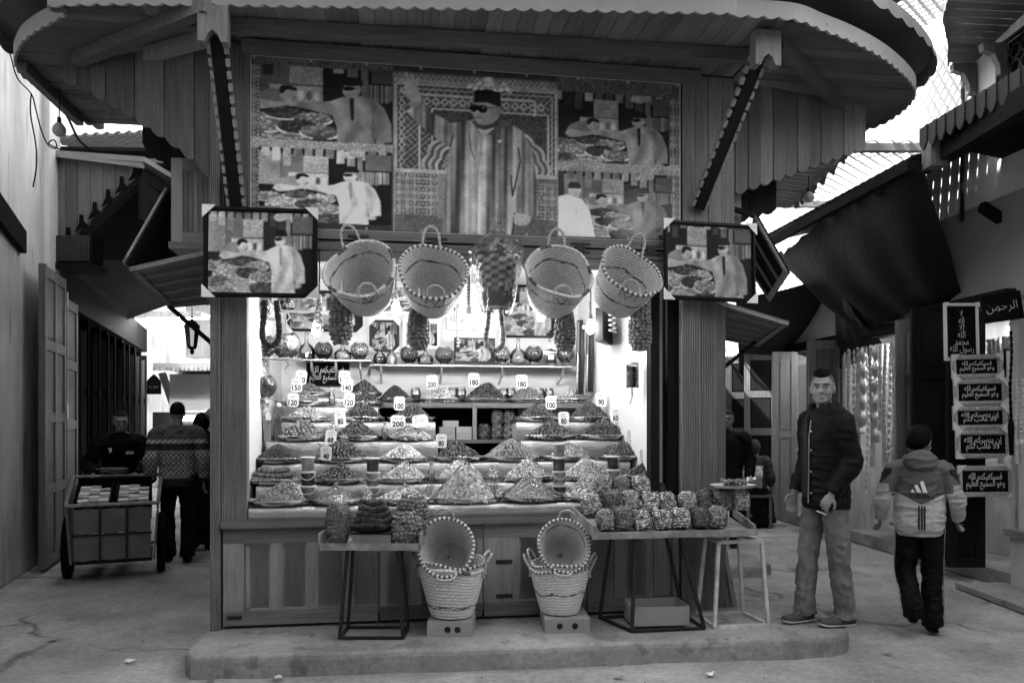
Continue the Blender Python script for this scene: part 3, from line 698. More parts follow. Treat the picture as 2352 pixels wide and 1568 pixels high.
for i in range(len(EP)-1):
    for k in range(4):
        a = Vector(EP[i]).lerp(Vector(EP[i+1]), k/4); b = Vector(EP[i]).lerp(Vector(EP[i+1]), (k+1)/4-.01)
        MB().slab([a, b, (5.0, b.y, b.z-.05), (5.0, a.y, a.z-.05)], (0, 0, 1), .025).build('plank', 'wood_x', rh_)
        MB().slab([a+Vector((0, 0, .1)), b+Vector((0, 0, .1)), b-Vector((0, 0, .02)), a.lerp(b, .7)-Vector((0, 0, .05)), a.lerp(b, .3)-Vector((0, 0, .05)), a-Vector((0, 0, .02))], (-1, 0, 0), .02).build('scallop_board', 'wood_z', rh_)
for Yc in (7.72, 7.3):
    MB().slab([(RW(Yc)-.02, Yc, 5.12), (RW(Yc)-.26, Yc, 5.12), (RW(Yc)-.25, Yc, 5.05), (RW(Yc)-.15, Yc, 5.02), (RW(Yc)-.10, Yc, 4.92), (RW(Yc)-.09, Yc, 4.83), (RW(Yc)-.02, Yc, 4.8)], (0, 1, 0), .07).build('corbel', 'wood_z', rh_)
# iron grille of rings
gr = thing('window_grille', 'iron window grille of welded rings on the upper right wall', 'grille', (RW(7.0)-.06, 7.0, 4.62))
MB().box(.03, .05, -.5, .45, -.05, .5).build('opening', 'black', gr)
for i in range(6):
    for j in range(3):
        MB().tube([(0, -.42+i*.15+.065*math.cos(t), .07+j*.15+.065*math.sin(t)) for t in np.linspace(0, 2*PI, 17)], .007, 5, False).build('ring', 'dark_metal', gr)
for y in (-.5, .45): MB().box(-.01, .02, y-.012, y+.012, -.05, .52).build('frame', 'dark_metal', gr)
for z in (-.03, .52): MB().box(-.01, .02, -.5, .45, z-.012, z+.012).build('frame', 'dark_metal', gr)
# cable down the wall
cb = [(RW(8.0)-.03, 8.0+.03*math.sin(i*.6)-.10*i/12, 7.2-i*.3) for i in range(13)]
MB().tube(cb, .022, 6).build('cable', 'dark_metal', None, label='dark bundle of cables running down the bright upper right wall', cat='cable')
# ---- lattice roofs, open to the sky
la = thing('roof_lattice', 'sunlit white lattice roof over the right alley', 'lattice', (1.9, 8.3, 4.55))
lattice(la, 17, 38, .18, .18, .02, .012, 'white_wall')
for y in (0, 2.2, 4.4, 6.6): MB().box(-.2, 3.2, y, y+.08, -.1, -.02).build('joist', 'fascia_paint', la)
lb = thing('roof_lattice', 'diagonal lattice screen beside the top of the bright right wall', 'lattice', (3.0, 7.25, 5.75))
lattice(lb, 10, 10, .14, .14, .03, .02, 'wood_pale'); MB().box(.7, .78, -.1, 1.4, -.09, -.02).build('joist', 'wood_dark_z', lb); MB().box(-.1, 1.5, 1.38, 1.46, -.09, -.02).build('joist', 'wood_dark_z', lb)
# side screen of lattice closing the end of the right alley upper part
ls_ = thing('lattice_screen', 'upright white lattice screen at the far end of the right alley', 'lattice', (2.2, 15.2, 3.0), rot=(R(90), 0, 0))
lattice(ls_, 22, 12, .12, .12, .02, .012, 'white_wall')
# far house closing the right alley
fh = thing('far_house', 'pale house at the far end of the right alley', 'building')
hull('wall', 'plaster_dirty', [(.5, 17), (7, 17), (7, 19), (.5, 19)], 0, 3.6, fh)
# unseen block added behind the stall to keep out light and sky
bh = thing('rear_blocker', 'added unseen dark block behind the stall that keeps out light and sky', 'building')
hull('wall', 'wood_dark_z', [loc2w for loc2w in [(-2.75, 8.6), (1.2, 9.2), (1.0, 16), (-3.4, 16)]], 0, 4.6, bh)
hull('upper_wall', 'plaster', [(-2.6, 9.4), (.6, 9.9), (.55, 11.2), (-2.8, 11.2)], 4.6, 7.4, bh); hull('upper_wall', 'plaster', [(-2.85, 11.2), (.5, 11.2), (.4, 16), (-3.2, 16)], 4.6, 5.9, bh)
# lower plank canopy on the right flank of the stall, lit from the alley
lc = thing('side_canopy', 'small plank canopy with ragged tin edge over the right alley', 'canopy')
A = atY(1745, 470, 7.3); B = atY(1805, 335, 6.9); C = atY(1952, 338, 7.9); D = atY(1815, 478, 8.9)
for i in range(16):
    t0, t1 = i/16, (i+1)/16-.006
    MB().slab([A.lerp(B, t0), D.lerp(C, t0), D.lerp(C, t1), A.lerp(B, t1)], (0, 0, 1), .02).build('plank', 'wood_pale', lc)
mb = MB(); rr = []
for i in range(60):
    t = i/59; p = D.lerp(C, t); wv = .03*math.sin(i*1.3)
    rr.append([p+Vector((.02, -.02, .05+.02*math.sin(i*.5))), p+Vector((.05+.02*math.sin(i*.7), -.03, -.03+wv))])
mb.rings(rr, False, False); mb.build('tin_edge', 'roof_sheet', lc)
# unlit bulbs on flex
def bare_bulb(loc, label, drop=.4, r=.035, group=None):
    t = thing('light_bulb', label, 'light bulb', loc, group=group)
    MB().lathe([(0, -.105), (r*.45, -.10), (r*.85, -.08), (r, -.052), (r*.85, -.025), (r*.5, 0)], 14).build('glass', 'plastic_white', t, smooth=True)
    MB().lathe([(.0, .055), (.014, .05), (.017, .0), (.0, -.001)], 10).build('socket', 'dark_metal', t)
    MB().tube([(0, 0, .05), (.004, 0, .05+drop*.5), (0, 0, .05+drop)], .004, 5).build('flex', 'black', t)
    return t
bare_bulb(atY(136, 293, 6.2)+Vector((0, 0, .03)), 'large unlit bulb on a wire before the left plaster wall', .32, .052)
bare_bulb(atY(1857, 442, 8.0), 'unlit bulb hanging against the bright lattice of the right alley', .5, .06)
# cables on the left wall
for k_, pts in enumerate([[(5, 70), (12, 100), (25, 130), (40, 180), (72, 216), (82, 250), (95, 300), (112, 335), (130, 340), (125, 322), (112, 330), (140, 345)], [(72, 216), (70, 260), (82, 330), (84, 380), (76, 430)], [(92, 205), (110, 225), (150, 260), (180, 320), (210, 345)]]):
    MB().tube(spl([atY(x, y, 6.6 if k_ < 2 else 7.6) for x, y in pts], 4), .006 if k_ < 2 else .012, 5).build('cable', 'black', None, label=['looped black cable hanging down the left plaster wall', 'thin second cable hanging down the left plaster wall', 'thick black cable sloping under the left rim of the canopy'][k_], cat='cable', group='cables at the left wall')

# ---- unseen dark block added behind the viewer to cut low sky light
oh = thing('sky_blocker', 'added unseen dark block behind the viewer that cuts low sky light', 'building')
hull('wall', 'plaster_dirty', [(-9, -6), (9, -6), (9, -8), (-9, -8)], 0, 9.0, oh); oh.children[0].data.materials[0] = MATS['roof_boards']  # dark material keeps its bounce light low
# ---- awnings over the right alley
def sheet(corners, nu, nv, sag, mat, name, parent=None, ragged=0., seed=1, wave=.03, **k):
    q_ = random.Random(seed); A, B, C, D = [Vector(c) for c in corners]; vs = []
    jag = [q_.uniform(-1, 1)*ragged for _ in range(nu+1)]
    for j in range(nv+1):
        for i in range(nu+1):
            u, v = i/nu, j/nv; p = A.lerp(B, u).lerp(D.lerp(C, u), v)
            p.z -= sag*math.sin(PI*u)*math.sin(PI*v)+wave*math.sin(u*9+v*4)*math.sin(v*5+seed); p.x += wave*.6*math.sin(u*23+seed)*v
            if j == 0: p.z += jag[i]
            vs.append(p)
    fs = [(j*(nu+1)+i, j*(nu+1)+i+1, (j+1)*(nu+1)+i+1, (j+1)*(nu+1)+i) for j in range(nv) for i in range(nu)]
    return MB().add(vs, fs).build(name, mat, parent, smooth=True, **k)
M('tarp', .006, .6, .3, .3, 4, bump=.5, bscale=14, blotch=.3)
M('tarp_grey', .03, .5, .3, .3, 4, bump=.4, bscale=10, blotch=.35)
sheet([(3.86, 7.35, 4.05), (3.72, 11.2, 3.93), (4.34, 9.75, 2.70), (4.62, 8.0, 2.82)], 40, 20, .16, 'tarp', 'tarpaulin', ragged=.05, wave=.05, label='large black tarpaulin awning slung over the right alley', cat='awning')
sheet([atY(1915, 640, 9.9), atY(1960, 720, 9.6), atY(2035, 800, 9.5), atY(1925, 852, 10.6)], 12, 10, .03, 'tarp_grey', 'tarpaulin', seed=4, label='scuffed grey tarpaulin flap hanging below the black awning', cat='awning')
sheet([atY(1690, 690, 10.6), atY(1900, 640, 10.6), atY(1925, 830, 12.0), atY(1700, 868, 13.5)], 24, 8, .05, 'roof_boards', 'corrugated_awning', seed=6, label='corrugated sheet awning further down the right alley', cat='awning')
# deep eave boards above the tarpaulin
de = thing('alley_eave', 'dark timber eave with ragged thatch edge over the right alley shops', 'eave')
for i in range(28):
    Y0 = 7.45+i*.14; X = 3.86-.03*i/2
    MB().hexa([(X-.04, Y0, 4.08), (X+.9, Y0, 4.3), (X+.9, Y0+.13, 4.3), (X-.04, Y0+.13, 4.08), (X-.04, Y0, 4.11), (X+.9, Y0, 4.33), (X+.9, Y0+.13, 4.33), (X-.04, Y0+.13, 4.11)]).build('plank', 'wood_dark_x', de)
MB().beam((3.8, 7.4, 4.0), (3.45, 11.3, 3.98), .08, .1).build('beam', 'wood_dark_x', de)
# ================================================================== flat printed pictures: grey values carried by the print's own fine mesh
class Cv:
    def __init__(s, x0, y0, x1, y1, k, g=.2):
        s.x0, s.y0, s.k = x0, y0, k; s.w = int((x1-x0)*k); s.h = int((y1-y0)*k)
        s.a = np.full((s.h, s.w), g); s.t = (0., 0., 1., 1.); s.clip = None; s.r = np.random.default_rng(5)
    def T(s, pts): ox, oy, sx, sy = s.t; return [((ox+x*sx-s.x0)*s.k, (oy+y*sy-s.y0)*s.k) for x, y in pts]
    def _mask(s, P):
        P = np.array(P); lo = np.floor(P.min(0)).astype(int)-1; hi = np.ceil(P.max(0)).astype(int)+2
        X0, Y0 = max(lo[0], 0), max(lo[1], 0); X1, Y1 = min(hi[0], s.w), min(hi[1], s.h)
        if s.clip: X0 = max(X0, s.clip[0]); Y0 = max(Y0, s.clip[1]); X1 = min(X1, s.clip[2]); Y1 = min(Y1, s.clip[3])
        if X1 <= X0 or Y1 <= Y0: return None
        m = np.zeros((Y1-Y0, X1-X0))
        for dy in (.25, .75):
            for dx in (.25, .75):
                gx, gy = np.meshgrid(np.arange(X0, X1)+dx, np.arange(Y0, Y1)+dy); ins = np.zeros(gx.shape, bool)
                for (ax, ay), (bx_, by) in zip(P, np.roll(P, -1, 0)):
                    if ay == by: continue
                    c = ((ay > gy) != (by > gy)) & (gx < (bx_-ax)*(gy-ay)/(by-ay)+ax); ins ^= c
                m += ins*.25
        return slice(Y0, Y1), slice(X0, X1), m
    def poly(s, pts, g, smooth=False, alpha=1., tex=0., fn=None):
        if smooth: pts = [tuple(p) for p in spl(list(pts)+[pts[0]], 5)]
        r = s._mask(s.T(pts))
        if r is None: return
        ys, xs, m = r; src = np.full(m.shape, g)
        if fn is not None:
            gx, gy = np.meshgrid(np.arange(xs.start, xs.stop)/s.k+s.x0, np.arange(ys.start, ys.stop)/s.k+s.y0); src = fn((gx-s.t[0])/s.t[2], (gy-s.t[1])/s.t[3], src)
        if tex: src = src*(1+tex*s.r.normal(size=src.shape))
        s.a[ys, xs] = s.a[ys, xs]*(1-m*alpha)+src*m*alpha
    def rect(s, x0, y0, x1, y1, g, **k): s.poly([(x0, y0), (x1, y0), (x1, y1), (x0, y1)], g, **k)
    def ell(s, cx, cy, rx, ry, g, ang=0., **k):
        c, n = math.cos(ang), math.sin(ang); s.poly([(cx+rx*math.cos(t)*c-ry*math.sin(t)*n, cy+rx*math.cos(t)*n+ry*math.sin(t)*c) for t in np.linspace(0, 2*PI, 25)[:-1]], g, **k)
    def line(s, pts, wd, g, **k):
        for (a, b), (c, d) in zip(pts[:-1], pts[1:]):
            L = math.hypot(c-a, d-b) or 1; nx, ny = -(d-b)/L*wd/2, (c-a)/L*wd/2; s.poly([(a+nx, b+ny), (c+nx, d+ny), (c-nx, d-ny), (a-nx, b-ny)], g, **k)
    def heap(s, cx, cy, rx, ry, g, n=60, q=.014):
        s.ell(cx, cy+ry*.35, rx*1.08, ry*.80, .03); s.ell(cx, cy+ry*.30, rx*1.06, ry*.75, .62); s.ell(cx, cy+ry*.05, rx*.98, ry*.80, g*.6)
        for _ in range(n):
            a = s.r.uniform(0, 2*PI); d = math.sqrt(s.r.uniform(0, 1)); s.ell(cx+rx*.93*d*math.cos(a), cy+ry*.75*d*math.sin(a)-ry*.1, q, q*.9, g*s.r.uniform(.6, 1.5))
    def mesh(s, name, wd, ht, mat='attr_gloss'):
        nx, ny = s.w, s.h
        def vn(p):   # soft blotches of tone, as in a photograph
            gy, gx = ny//p+3, nx//p+3; z = s.r.normal(size=(gy, gx)); yy = np.arange(ny)/p; xx = np.arange(nx)/p; y0 = yy.astype(int); x0 = xx.astype(int); fy = (yy-y0)[:, None]; fx = (xx-x0)[None]
            fy = fy*fy*(3-2*fy); fx = fx*fx*(3-2*fx); return z[y0][:, x0]*(1-fy)*(1-fx)+z[y0+1][:, x0]*fy*(1-fx)+z[y0][:, x0+1]*(1-fy)*fx+z[y0+1][:, x0+1]*fy*fx
        def bl(a, n=1):
            for _ in range(n):
                q = np.pad(a, 1, mode='edge'); a = (q[:-2, 1:-1]+q[2:, 1:-1]+q[1:-1, :-2]+q[1:-1, 2:]+2*q[1:-1, 1:-1])/6
            return a
        b1 = bl(np.log(np.clip(s.a, .01, 1)), 5); rel = b1-np.roll(np.roll(b1, 3, 0), 2, 1); rel2 = bl(rel, 3)
        s.a = bl(s.a*np.clip(1+.16*rel2, .6, 1.5))
        s.a = s.a*np.clip(1+.09*vn(16)+.05*vn(7)+.05*vn(3), .5, 1.5)
        a = np.clip(s.a**1.25*1.15, .006, .85)[::-1]
        X, Z = np.meshgrid(np.linspace(-wd/2, wd/2, nx), np.linspace(0, ht, ny)); co = np.stack([X, np.zeros_like(X), Z], -1).reshape(-1, 3)
        i = np.arange((ny-1)*(nx-1)); b = (i//(nx-1))*nx+i % (nx-1); fs = np.stack([b, b+1, b+1+nx, b+nx], 1)
        me = bpy.data.meshes.new(name); me.vertices.add(len(co)); me.vertices.foreach_set('co', co.astype(np.float32).ravel())
        me.loops.add(fs.size); me.loops.foreach_set('vertex_index', fs.astype(np.int32).ravel()); me.polygons.add(len(fs))
        me.polygons.foreach_set('loop_start', (np.arange(len(fs))*4).astype(np.int32)); me.polygons.foreach_set('loop_total', np.full(len(fs), 4, np.int32))
        me.update(calc_edges=True); me.attributes.new('g', 'FLOAT', 'POINT').data.foreach_set('value', a.astype(np.float32).ravel())
        fin(me, mat, True); return me
def market_picture(c, robe=.62, dark=.05, pale=1., variant=0):
    """in a unit box: a robed customer reaching over bowls of fruit to a vendor"""
    c.rect(0, 0, 1, 1, dark)
    if variant != 1:
        c.rect(0, .05, .16, .5, .32*pale, tex=.15); c.rect(.16, .08, .33, .45, .2*pale)
    r = c.r
    for i in range(12): x = .02+.08*i; c.rect(x, .0, x+.06, .12+.06*(i % 3), r.uniform(.05, .5)*pale, tex=.2)
    c.rect(.33, .1, .52, .32, .42*pale, tex=.25); c.rect(.22, .33, .52, .50, .5*pale, tex=.2)
    for i in range(6): c.ell(.26+.045*i, .43, .018, .05, .75*pale if i % 2 else .15)
    for i in range(16): c.rect(.78+.013*i, .28, .786+.013*i, .46, r.uniform(.2, .7)*pale)
    c.rect(.74, 0, .78, .42, .25*pale); c.rect(.8, .04, 1, .26, .16*pale)
    c.ell(.68, .06, .06, .05, .5*pale, tex=.3); c.ell(.73, .03, .06, .06, .42*pale, tex=.3)
    c.rect(.9, .44, 1, 1, .03)
    for cx, cy, rx, ry, g in [(.30, .62, .12, .07, .14), (.46, .66, .11, .07, .42), (.08, .66, .12, .07, .30), (.18, .74, .13, .09, .48), (.38, .75, .12, .09, .12), (.08, .86, .13, .09, .22), (.50, .79, .11, .09, .35), (.30, .90, .15, .1, .5), (.52, .94, .14, .1, .14), (.12, .99, .15, .08, .36)]: c.heap(cx, cy, rx, ry, g*pale, 40, .012)
    for i in range(9): c.line(spl([(.20+.015*i, .93), (.27, .87+.012*i), (.35, .90+.01*i), (.40-.01*i, .95)], 4), .008, (.2 if i % 2 else .62)*pale)
    # vendor bending over the bowls
    c.poly([(.10, .56), (.14, .44), (.23, .38), (.30, .40), (.30, .50), (.20, .57)], .30*pale, True, tex=.06)
    c.poly([(.11, .54), (.14, .49), (.20, .50), (.27, .51), (.33, .49), (.34, .53), (.24, .57), (.14, .59)], .5*pale, True)
    c.ell(.325, .42, .046, .065, .5*pale, .35); c.poly([(.275, .42), (.28, .35), (.33, .335), (.37, .36), (.365, .39), (.32, .38), (.295, .42)], .03, True)
    # customer in a long robe with a fez and dark glasses
    c.poly([(.355, .50), (.45, .495), (.56, .475), (.63, .425), (.72, .40), (.82, .43), (.875, .52), (.915, .68), (.92, .87), (.83, .885), (.815, .80), (.825, 1.0), (.60, 1.0), (.60, .74), (.575, .62), (.48, .585), (.36, .545)], robe, False, tex=.05, fn=lambda x, y, s_: robe*(.86+.14*np.sin(x*46+3*np.sin(y*7))+.1*np.sin(x*19+y*5))*np.where(x > .8, .78, 1.))
    c.line([(.815, .56), (.80, .7), (.815, .82)], .008, robe*.6); c.line([(.59, .64), (.63, .72)], .006, robe*.7); c.line([(.72, .75), (.735, 1)], .006, robe*.75)
    c.poly([(.672, .43), (.70, .43), (.70, .64), (.69, .67), (.68, .64)], robe*.45 if robe > .5 else .03)
    c.ell(.345, .525, .028, .026, .48*pale); c.ell(.85, .905, .035, .03, .45*pale)
    c.ell(.685, .345, .052, .085, .5*pale, .1); c.poly([(.64, .25), (.66, .215), (.72, .215), (.745, .25), (.745, .295), (.64, .30)], .03, True)
    c.poly([(.635, .315), (.69, .31), (.70, .34), (.66, .355), (.637, .345)], .02, True); c.line([(.70, .325), (.735, .32)], .008, .05)
    c.line([(.65, .395), (.68, .398)], .006, .25)
def tiles(c, x0, y0, x1, y1, p, a, b):
    """geometric tile field"""
    def fn(x, y, s_):
        u = np.mod(x/p, 1)-.5; v = np.mod(y/p, 1)-.5; d = np.hypot(u, v); st = np.minimum(np.maximum(abs(u), abs(v)), (abs(u)+abs(v))*.72)
        return np.where((d < .12) | ((st > .30) & (st < .36)) | (st > .46), b, a)
    c.rect(x0, y0, x1, y1, a, fn=fn)
def banner_print():
    c = Cv(30, 60, 2270, 985, .27, .07)
    # tiled borders of the four corner pictures
    for x0 in (30, 2205): tiles(c, x0, 60, x0+65, 985, 42, .10, .42)
    c.rect(30, 60, 730, 110, .12, tex=.4); c.rect(1590, 60, 2270, 150, .12, tex=.4)
    c.rect(30, 495, 730, 555, .36, tex=.35); c.rect(1590, 535, 2270, 600, .3, tex=.35)
    for (ox, oy, sx, sy), robe, pale, v in [((75, 105, 655, 400), .30, .62, 0), ((68, 548, 655, 402), .80, 1.15, 0), ((1590, 148, 620, 400), .34, .65, 1), ((1594, 598, 630, 375), .24, .7, 0)]:
        c.clip = [int((ox-30)*.27), int((oy-60)*.27), int((ox+sx-30)*.27), int((oy+sy-60)*.27)]
        zx, zy, zk = {105: (-.22, -.18, 1.32), 548: (0, 0, 1.), 148: (-.05, -.02, 1.12), 598: (.05, 0., 1.)}[oy]
        c.t = (ox+zx*sx, oy+zy*sy, sx*zk, sy*zk); market_picture(c, robe, .03, pale, v); c.clip = None
    # dark suited attendant and the extra smiling visitor
    c.t = (1594, 598, 630, 375)
    c.poly([(0, .40), (.08, .36), (.2, .42), (.27, .6), (.32, 1), (0, 1)], .72, tex=.04); c.ell(.14, .3, .055, .11, .48); c.poly([(.08, .24), (.1, .17), (.18, .17), (.2, .24), (.19, .27), (.09, .27)], .06)
    for i in range(5): c.line([(.05+.05*i, .45), (.06+.055*i, 1)], .006, .6)
    c.t = (0, 0, 1, 1)
    def haze(x, y, s_): return np.full(x.shape, .42)
    for q in range(6): c.ell(2060-q*10, 830+q*14, 230-q*34, 190-q*28, .42, alpha=.09)
    # centre: carved portal behind the waving figure
    c.rect(735, 95, 1592, 985, .17)
    for i in range(60): x = 735+i*14.3; c.ell(x, 112+10*(i % 2), 6, 6, .4)
    c.rect(735, 130, 1592, 152, .33, tex=.3)
    def carve(p, q, a, b): return lambda x, y, s_: np.where(np.sin(x/p)*np.sin(y/q)+.6*np.sin((x+y)/p*1.3) > .15, b, a)
    c.rect(735, 152, 1592, 630, .2, fn=carve(6, 6, .09, .22))
    for x0, y0, x1, y1, t in [(745, 160, 1582, 640, 10), (770, 185, 1560, 640, 6), (865, 215, 1470, 640, 12), (930, 290, 1540, 640, 8)]: c.line([(x0, y1), (x0, y0), (x1, y0), (x1, y1)], t, .42)
    for i in range(14): c.poly([(880+i*46, 250), (903+i*46, 225), (926+i*46, 250), (903+i*46, 275)], .40); c.poly([(890+i*46, 250), (903+i*46, 237), (916+i*46, 250), (903+i*46, 263)], .12)
    for i in range(9): c.poly([(775, 200+i*46), (795, 223+i*46), (775, 246+i*46), (757, 223+i*46)], .36); c.poly([(775, 210+i*46), (786, 223+i*46), (775, 236+i*46), (764, 223+i*46)], .1)
    c.rect(935, 300, 1530, 640, .085, tex=.5)
    for rr_, g in ((330, .36), (312, .12), (296, .34), (280, .14), (262, .4), (248, .1)):
        c.poly([(1215+rr_*math.cos(t)*(1+.045*abs(math.sin(t*9))), 640-rr_*.86*math.sin(t)*(1+.045*abs(math.sin(t*9)))) for t in np.linspace(0, PI, 90)], g)
    c.poly([(1215+236*math.cos(t), 640-205*math.sin(t)) for t in np.linspace(0, PI, 40)], .3, fn=carve(4, 5, .14, .32)); c.poly([(1215+205*math.cos(t), 640-180*math.sin(t)) for t in np.linspace(0, PI, 40)], .16)
    c.rect(735, 630, 1592, 652, .4, tex=.2)
    tiles(c, 735, 655, 975, 880, 40, .14, .5); tiles(c, 1480, 680, 1592, 900, 40, .12, .42)
    c.rect(735, 885, 1592, 985, .15, tex=.25); c.rect(960, 655, 1010, 900, .25, tex=.2)
    for i in range(24): x = 1130+i*9; c.ell(x, 150+22*math.sin(i*.9), 8, 10, .45, tex=.3)
    for i in range(7): c.ell(1120+i*34, 175-abs(i-3)*6, 10, 10, .7)
    c.rect(1200, 95, 1245, 150, .45, tex=.3)
    # figure: raised hand, sleeve, robe, head
    c.poly([(835, 270), (800, 230), (790, 180), (800, 150), (830, 160), (860, 190), (875, 240), (870, 275)], .42, True)
    for a, b in (((800, 170), (770, 130)), ((815, 160), (795, 100)), ((832, 160), (828, 108)), ((850, 172), (858, 125)), ((795, 215), (768, 195))): c.line([a, ((a[0]+b[0])/2, (a[1]+b[1])/2), b], 17, .42)
    c.poly([(812, 265), (880, 255), (890, 300), (845, 335), (820, 300)], .38, fn=lambda x, y, s_: np.where(np.mod(y, 9) < 4, .42, .2))
    stripe = lambda x, y, s_: 1.35*np.clip(.17+.07*np.sin((x+.08*y)/31)+.06*np.sin((x+.06*y)/13+1)+.05*np.sin(x/57)+.03*np.sin(x/5), .05, .5)*(1+.4*np.clip((y-400)/500, 0, 1))
    c.poly([(800, 310), (885, 260), (925, 310), (1030, 365), (1140, 340), (1180, 335), (1320, 340), (1400, 385), (1450, 480), (1475, 640), (1490, 860), (1440, 872), (1355, 850), (1345, 985), (980, 985), (1000, 700), (1020, 500), (930, 440), (850, 370)], .2, fn=stripe, tex=.05)
    c.line([(1340, 640), (1350, 760), (1390, 560), (1380, 480)], 9, .07); c.line([(1345, 985), (1365, 850)], 9, .08); c.line([(1020, 500), (1040, 430)], 9, .08)
    c.line([(1190, 430), (1165, 660), (1160, 985)], 7, .30); c.line([(1120, 420), (1130, 500), (1150, 560)], 5, .08)
    c.poly([(1130, 345), (1165, 340), (1200, 385), (1290, 330), (1345, 345), (1240, 420), (1180, 420)], .12); c.poly([(1165, 385), (1200, 395), (1255, 375), (1210, 425), (1185, 420)], .42)
    c.poly([(1150, 350), (1270, 330), (1278, 365), (1200, 395), (1160, 375)], .08, tex=.3)
    c.poly([(1140, 225), (1250, 225), (1285, 265), (1280, 310), (1255, 345), (1205, 365), (1165, 355), (1145, 320), (1132, 285)], .28, True)
    c.ell(1275, 285, 12, 24, .25)
    c.poly([(1150, 175), (1215, 163), (1285, 178), (1290, 262), (1215, 238), (1145, 242)], .03, fn=None)
    c.ell(1150, 274, 24, 22, .015); c.ell(1192, 276, 26, 23, .015); c.line([(1125, 258), (1216, 262)], 6, .05); c.line([(1216, 268), (1275, 262)], 5, .06); c.ell(1196, 268, 8, 5, .2)
    c.poly([(1158, 285), (1170, 285), (1172, 308), (1158, 312)], .33); c.line([(1150, 325), (1185, 326)], 6, .12); c.ell(1172, 340, 18, 8, .31)
    c.poly([(1365, 850), (1440, 865), (1440, 905), (1405, 922), (1365, 915), (1355, 880)], .42, True); c.line([(1380, 900), (1375, 922)], 6, .2); c.line([(1402, 905), (1400, 925)], 6, .2); c.line([(1425, 905), (1428, 918)], 8, .4)
    c.ell(1282, 452, 10, 8, .5); c.line([(735, 110), (735, 985)], 5, .3); c.line([(1591, 150), (1591, 985)], 5, .32)
    c.a *= 1.25*(1+.05*c.r.normal(size=c.a.shape)); return c
bc = banner_print()
s0, zb0 = sp(576, 528, -.02); s1, zt0 = sp(1563, 160, -.02); _, zt1 = sp(580, 122, -.02)
bn_w = s1-s0; bn_z0 = 2.935; bn_h = 4.125-2.935
bn = thing('photo_banner', 'wide printed banner of a waving robed man and market photos above the counter', 'banner', W((s0+s1)/2, -.004, bn_z0), ANG)
ob('print', bc.mesh('print', bn_w, bn_h), bn)
MB().box(-bn_w/2-.006, bn_w/2+.006, .002, .006, -.004, bn_h+.004).build('backing', 'white_card', bn)
for i in range(9):
    for z in (.012, bn_h-.012): MB().lathe([(.004, 0), (.008, .002), (.010, 0)], 10).build('eyelet', 'steel', bn, (-bn_w/2+.02+i*(bn_w-.04)/8, -.003, z), (R(90), 0, 0))
# framed photographs with cardboard corner guards
def frame_mb(wd, ht, fw, t, name, mat, parent):
    for nm, (x0, x1, z0, z1) in {'a': (-wd/2, wd/2, 0, fw), 'b': (-wd/2, wd/2, ht-fw, ht), 'c': (-wd/2, -wd/2+fw, fw, ht-fw), 'd': (wd/2-fw, wd/2, fw, ht-fw)}.items():
        mb = MB(); bv = fw*.3; hz_ = nm in 'ab'
        mb.box(x0, x1, -t*.55, 0, z0, z1)
        if hz_: mb.box(x0+bv, x1-bv, -t, -t*.55, z0+bv, z1-bv)
        else: mb.box(x0+bv, x1-bv, -t, -t*.55, z0-bv, z1+bv)
        mb.build('frame_bar', mat, parent)
def corners(wd, ht, q, t, parent, mat='white_card'):
    for sx in (-1, 1):
        for z, sz in ((0, 1), (ht, -1)):
            x = sx*(wd/2+.006); zz = z-sz*.006; pts = [(x, -t, zz), (x-sx*q, -t, zz), (x, -t, zz+sz*q)]
            MB().slab(pts if sx*sz < 0 else pts[::-1], (0, -1, 0), .004).build('corner_guard', mat, parent)
def framed(name, label, loc, rot, wd, ht, cv, fw=.03, t=.03, mat='black_gloss', guard=.09, group=None, cat='picture'):
    o = thing(name, label, cat, loc, rot=rot, group=group)
    MB().box(-wd/2+.004, wd/2-.004, -.006, 0, .004, ht-.004).build('backing', 'card', o)
    if cv is not None: ob('print', cv if isinstance(cv, bpy.types.Mesh) else cv.mesh('print', wd-2*fw, ht-2*fw), o, (0, -.010, fw))
    frame_mb(wd, ht, fw, t, name, mat, o)
    if guard: corners(wd, ht, guard, t, o)
    return o
def pic(robe, dark=.05, pale=1., v=0, k=110, a=1.2, z=(0, 0, 1.)):
    c = Cv(0, 0, a, 1, k, .1); c.t = (z[0]*a, z[1], a*z[2], z[2]); market_picture(c, robe, dark, pale, v); c.a *= 1+.05*c.r.normal(size=c.a.shape); return c
s, z = sp(600, 684, -.12); framed('framed_photograph', 'black framed photo of man in white robe at the left end of the counter', W(s, -.12, z), (R(-4), R(-.5), ANG), .755, .625, pic(.8, .05, 1.15), .032)
s, z = sp(1630, 692, -.1); framed('framed_photograph', 'black framed photo of man in grey robe at the right end of the counter', W(s, -.1, z), (R(-4), R(1.2), ANG), .725, .60, pic(.40, .03, .85, 1, z=(-.16, -.1, 1.2)), .032)
# ================================================================== shops along the right alley
rs = thing('shop_row', 'row of open shops with tall door leaves along the right alley', 'building')
wall_box(rs, 'threshold', 'concrete', 7.2, 15, 0, .14, .0, .6, RW, -1)
def room(Y0, Y1, dp=1.7):
    hull('shop_back_wall', 'white_wall', [(RW(Y0)+dp, Y0), (RW(Y0)+dp+.1, Y0), (RW(Y1)+dp+.1, Y1), (RW(Y1)+dp, Y1)], .1, 3.0, rs)
    for Y in (Y0, Y1): hull('partition', 'plaster_dirty', [(RW(Y)+.02, Y-.06), (RW(Y)+dp, Y-.06), (RW(Y)+dp, Y+.06), (RW(Y)+.02, Y+.06)], .1, 3.0, rs)
    hull('shop_ceiling', 'plaster_dirty', [(RW(Y0)+.03, Y0), (RW(Y0)+dp, Y0), (RW(Y1)+dp, Y1), (RW(Y1)+.03, Y1)], 2.74, 2.80, rs)
